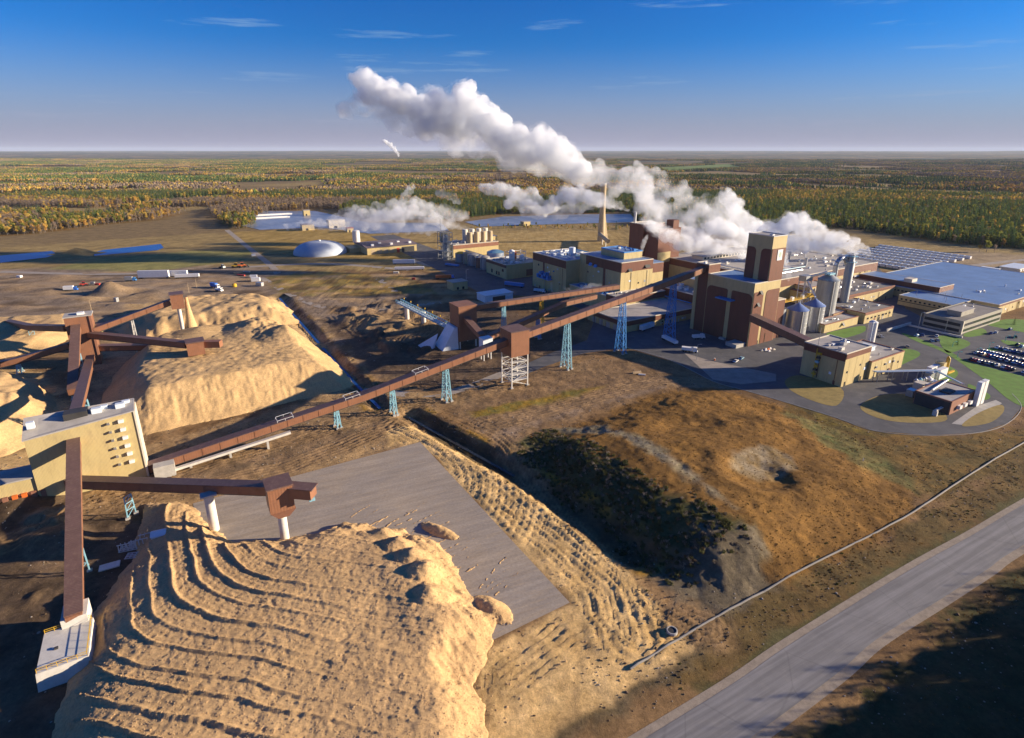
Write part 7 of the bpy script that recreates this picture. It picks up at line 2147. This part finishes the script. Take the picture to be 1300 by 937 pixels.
junk('white_hut', 'small white hut at the neck of the foreground pile', 'hut', 204, 688, (('hut_wall', MB().box(-1.8, 1.8, -1.6, 1.6, 0, 3.2), WHITE), ('hut_roof', MB().hull8([(-2, -1.8, 3.2), (2, -1.8, 3.2), (2, 1.8, 3.2), (-2, 1.8, 3.2), (-2, -.2, 4), (2, -.2, 4), (2, .2, 4), (-2, .2, 4)]), WHITEB), ('door', MB().box(-.5, .5, -1.68, -1.6, 0, 2.1), GALV)), .4)
junk('flat_cart', 'pale flat cart lying in shade left of the foreground pile', 'cart', 140, 722, (('deck', MB().box(-2.4, 2.4, -1.3, 1.3, .6, .95), PALEST), ('axle', MB().beam((-1.4, -1.3, .4), (-1.4, 1.3, .4), .3), DARK), ('axle', MB().beam((1.4, -1.3, .4), (1.4, 1.3, .4), .3), DARK)), .5)
junk('wood_stack', 'stack of pale timbers on the dirt by the hill road', 'timber stack', 808, 473.5, (('beam', MB().box(-2.4, 2.4, -.9, -.3, 0, .5), WOOD), ('beam', MB().box(-2.2, 2.6, -.2, .4, 0, .5), WOOD), ('beam', MB().box(-2.3, 2.3, -.6, .1, .51, .95), WOOD)), .3)
junk('wood_stack', 'second smaller stack of pale timbers beside the first', 'timber stack', 815, 475.5, (('beam', MB().box(-1.8, 1.8, -.7, -.1, 0, .5), WHITE), ('beam', MB().box(-1.6, 1.9, .0, .6, 0, .45), WOOD)), -.2)
junk('yellow_tank', 'round yellow tank on the left yard', 'tank', 298, 364, (('shell', MB().lathe((0, 0, 0), [(1.6, 0), (1.8, 1), (1.6, 2.6), (.2, 3.2)], 12), YEL), ('base', MB().box(-1.6, 1.6, -1.6, 1.6, -.4, .05), CONC)), 0)
junk('concrete_culvert', 'round concrete culvert mouth beside the road verge', 'culvert', 853, 803, (('ring', MB().lathe((0, 0, 0), [(1.3, 0), (1.3, .6), (1.05, .62), (1.05, .2)], 18), CONC), ('cover', MB().lathe((0, 0, .35), [(1.0, 0), (1.0, .1)], 16), DARK)), 0)
junk('orange_barrel', 'orange barrel standing alone on the asphalt by the tower', 'barrel', 907, 457.5, (('drum', MB().lathe((0, 0, 0), [(.45, 0), (.45, 1.1)], 12), ORANGE), ('lid', MB().lathe((0, 0, 1.1), [(.47, 0), (.47, .12)], 12), WHITE)), 0, .06)
junk('rubble_heap', 'pale broken concrete heap at the foot of the mill tower', 'rubble', 972, 445, tuple(('chunk', MB().hull8([(-.9 + a, -.6 + c, 0), (.8 + a, -.7 + c, 0), (.9 + a, .7 + c, 0), (-.8 + a, .6 + c, 0), (-.5 + a, -.4 + c, h), (.5 + a, -.3 + c, h * .8), (.4 + a, .4 + c, h), (-.5 + a, .3 + c, h * .9)]), m_) for a, c, h, m_ in ((0, 0, 1.4, WHITE), (2.4, .6, 1.0, ORANGE), (-2.2, .3, .9, CONCW), (1.0, -1.8, .8, WHITE), (4.2, 1.2, 1.1, WHITE), (5.5, -.4, .7, TRIM))), .3, .05)
for i, (px, py, lab) in enumerate(((900, 483, None),)):
    pass
jr = random.Random(3)
JL = [('pale crate on the far left yard', 25, 352, 4, 2.4, 1.6, WHITE), ('dark skip beside the small left heap', 118, 361, 3, 2, 2, GALVD), ('red skip on the left yard behind the heap', 124, 362, 4, 2, 1.4, REDP), ('white crate row end near the yellow loaders', 322, 352, 6, 2.4, 2, WHITE), ('pale shed near the rear yard ditch', 325, 357, 7, 3.5, 3, WHITE), ('grey container by the rear yard ditch', 330, 363, 6, 3, 3, GALV), ('red timber rack on the rear yard', 306, 350, 9, 1.4, 1.0, REDP), ('pale timber rack on the rear yard', 303, 346.5, 8, 1.4, 1.0, WOOD), ('second pale timber rack on the rear yard', 313, 345.5, 7, 1.4, 1.0, TRIM), ('small dark bin under the grey truck', 148, 383, 2.4, 2.4, 3.4, GALVD), ('blue bin beside the heap at left', 149, 366, 2, 2, 1.4, BLUEP), ('orange bin in the dirt at the shed trailers', 525, 355, 3, 2, 1.6, REDP), ('pale crate by the track to the dome', 322, 325, 4, 3, 2, WHITE), ('white crate at the shed trailers', 503, 347, 5, 3, 1.6, TRIM)]
for lab, px, py, L, w, h, m in JL:
    x, y = G(px, py); t = thing('yard_crate', lab, 'container', x, y, 0, 'crates and bins on the yards', grid=False); t.rotation_euler = (0, 0, jr.uniform(-.4, .6)); ORG[t.name] = (0, 0, 0); t.location.z = gz1(x, y) - .05
    MB().box(-L / 2, L / 2, -w / 2, w / 2, 0, h).build('box_shell', m, t); MB().box(-L / 2 - .08, L / 2 + .08, -w / 2 - .08, w / 2 + .08, h, h + .14).build('lid', m, t)
# lamp posts and poles
def pole(lab, px, py, h, m=GALV, lamp=True, z=None):
    x, y = G(px, py); t = thing('lamp_post' if lamp else 'utility_pole', lab, 'lamp post' if lamp else 'pole', x, y, 0, 'posts about the yard', grid=False); ORG[t.name] = (0, 0, 0); t.location.z = gz1(x, y)
    MB().tube((0, 0, -.4), (0, 0, h), .16, .1, 8).build('post', m, t)
    if lamp:
        MB().beam((0, 0, h), (1.6, 0, h + .2), .12).build('arm', m, t); MB().box(1.2, 2.2, -.25, .25, h + .05, h + .3).build('lamp_head', m, t)
    else: MB().beam((-1, 0, h - .8), (1, 0, h - .8), .15).build('cross_arm', WOOD, t)
for px, py, h, lab, m in ((1165, 420, 12, 'tall thin lamp post before the dock wall', GALV), (1199, 424, 11, 'thin lamp post before the office wall', GALV), (592, 355, 9, 'lamp post beside the road left of the white shed', GALV), (1209, 440.5, 3.0, 'green lamp on the small lawn', GREENP), (1239, 450, 3.6, 'green lamp at the corner of the car park', GREENP), (1255, 443.5, 4, 'green lamp between the car park rows', GREENP), (1276, 433.5, 3.4, 'green lamp on the far planted strip', GREENP), (1215, 454, 3.2, 'green lamp at the grass edge', GREENP), (1287, 430, 4, 'green lamp by the green car', GREENP), (884, 457, 9, 'lamp post in the shade below the mill tower', GALV)):
    pole(lab, px, py, h, m)
for px, py, h, lab in ((118, 402, 13, 'thin pole behind the transfer tower'), (240, 372, 9, 'short pole by the far drop head'), (250, 366, 8, 'second short pole by the far drop head'), (1095, 588, 1.2, 'white marker post in the weeds right of the hill')):
    pole(lab, px, py, h, WOOD if h > 2 else WHITE, False)
# stored bales: wrapped stacks in long rows on the flat behind the hall
def bale_proto():
    r = bpy.data.objects.new('wrapped_bale', None); COL.objects.link(r); ORG[r.name] = (0, 0, 0)
    MB().box(-2.1, 2.1, -2.6, 2.6, 0, 2.5).build('wrap_side', mat('wrapped_bale_side', (.62, .60, .58), rough=.5, var=.1), r)
    MB().box(-2.05, 2.05, -2.55, 2.55, 2.5, 2.62).build('wrap_top', mat('wrapped_bale_top', (.30, .38, .50), rough=.4, var=.12), r)
    return r
BP = None
A = GUV(1110, 338); B = GUV(1153, 341); Cc = GUV(1221, 327)
nb = 0
for i in range(8):
    for j in range(36):
        f = i / 7; u = 605 + 132 * f; v = 268 + j * 2.0
        u = 606 + i * 17.5; v = 262 + j * 5.9
        if v > 352 - (7 - i) * 2: continue
        x, y = uv2w(u, v)
        if BP is None: BP = bale_proto(); o = BP; o.location = (x, y, .3); o.rotation_euler = (0, 0, GA)
        else: o = copy_tree(BP, (x, y, .3), GA)
        edge_ = j == 0
        tag(o, f'white ended wrapped bale closing the {ORD[i]} storage row, counted from the left' if edge_ else 'blue-grey wrapped bale inside the rows on the storage flat', 'bale', 'end bales of the storage rows' if edge_ else 'bales in the storage rows'); nb += 1
for i, (px, py, L, w, lab) in enumerate(((1236, 350, 30, 20, 'low blue-white tarped stack on the flat, nearest the warehouse'), (1250, 345, 28, 14, 'low blue-white tarped stack behind the nearest one'), (1290, 341, 34, 16, 'blue-white tarped stack at the right edge'))):
    u, v = GUV(px, py); t = thing('tarped_stack', lab, 'stack', u, v, 0, 'tarped stacks on the flat')
    MB().box(u - L / 2, u + L / 2, v - w / 2, v + w / 2, 0, 2.6).build('stack_side', TRIM, t); MB().box(u - L / 2 - .2, u + L / 2 + .2, v - w / 2 - .2, v + w / 2 + .2, 2.6, 2.8).build('tarp', WHITEB, t)
    for j in range(5): MB().box(u - L / 2 + 1 + j * L / 5, u - L / 2 + 3.4 + j * L / 5, v - w / 2 - .5, v - w / 2 - .2, 0, 2.0).build('end_board', WHITE, t)
print('bales', nb)
# joined small pieces inside a thing
for o in bpy.data.objects:
    if o.parent is not None and o.name.split('.')[0] in ('lacing', 'cladding_joint', 'hand_rail', 'guard_rail', 'roof_rail', 'stair', 'truss', 'rail', 'rack'):
        o['kind'] = 'stuff'
# ------------------------------------------------------------------ air
zlo = float(fzz.min()) - 1.0
hx0, hx1, hy0, hy1 = XS[0] - 200, XS[-1] + 200, YS[0] - 200, YS[-1] + 200
ztop = 300.0
hm = bpy.data.materials.new('pale_air'); hm.use_nodes = True
t = hm.node_tree
for n in list(t.nodes): t.nodes.remove(n)
o_ = nd(t, 'ShaderNodeOutputMaterial'); v_ = nd(t, 'ShaderNodeVolumePrincipled')
v_.inputs['Color'].default_value = (.68, .80, 1.0, 1); v_.inputs['Density'].default_value = 2.0e-5; v_.inputs['Anisotropy'].default_value = 0.0
t.links.new(v_.outputs[0], o_.inputs['Volume'])
hb = MB().box(hx0, hx1, hy0, hy1, zlo, ztop).build('haze', hm)
tag(hb, kind='stuff')
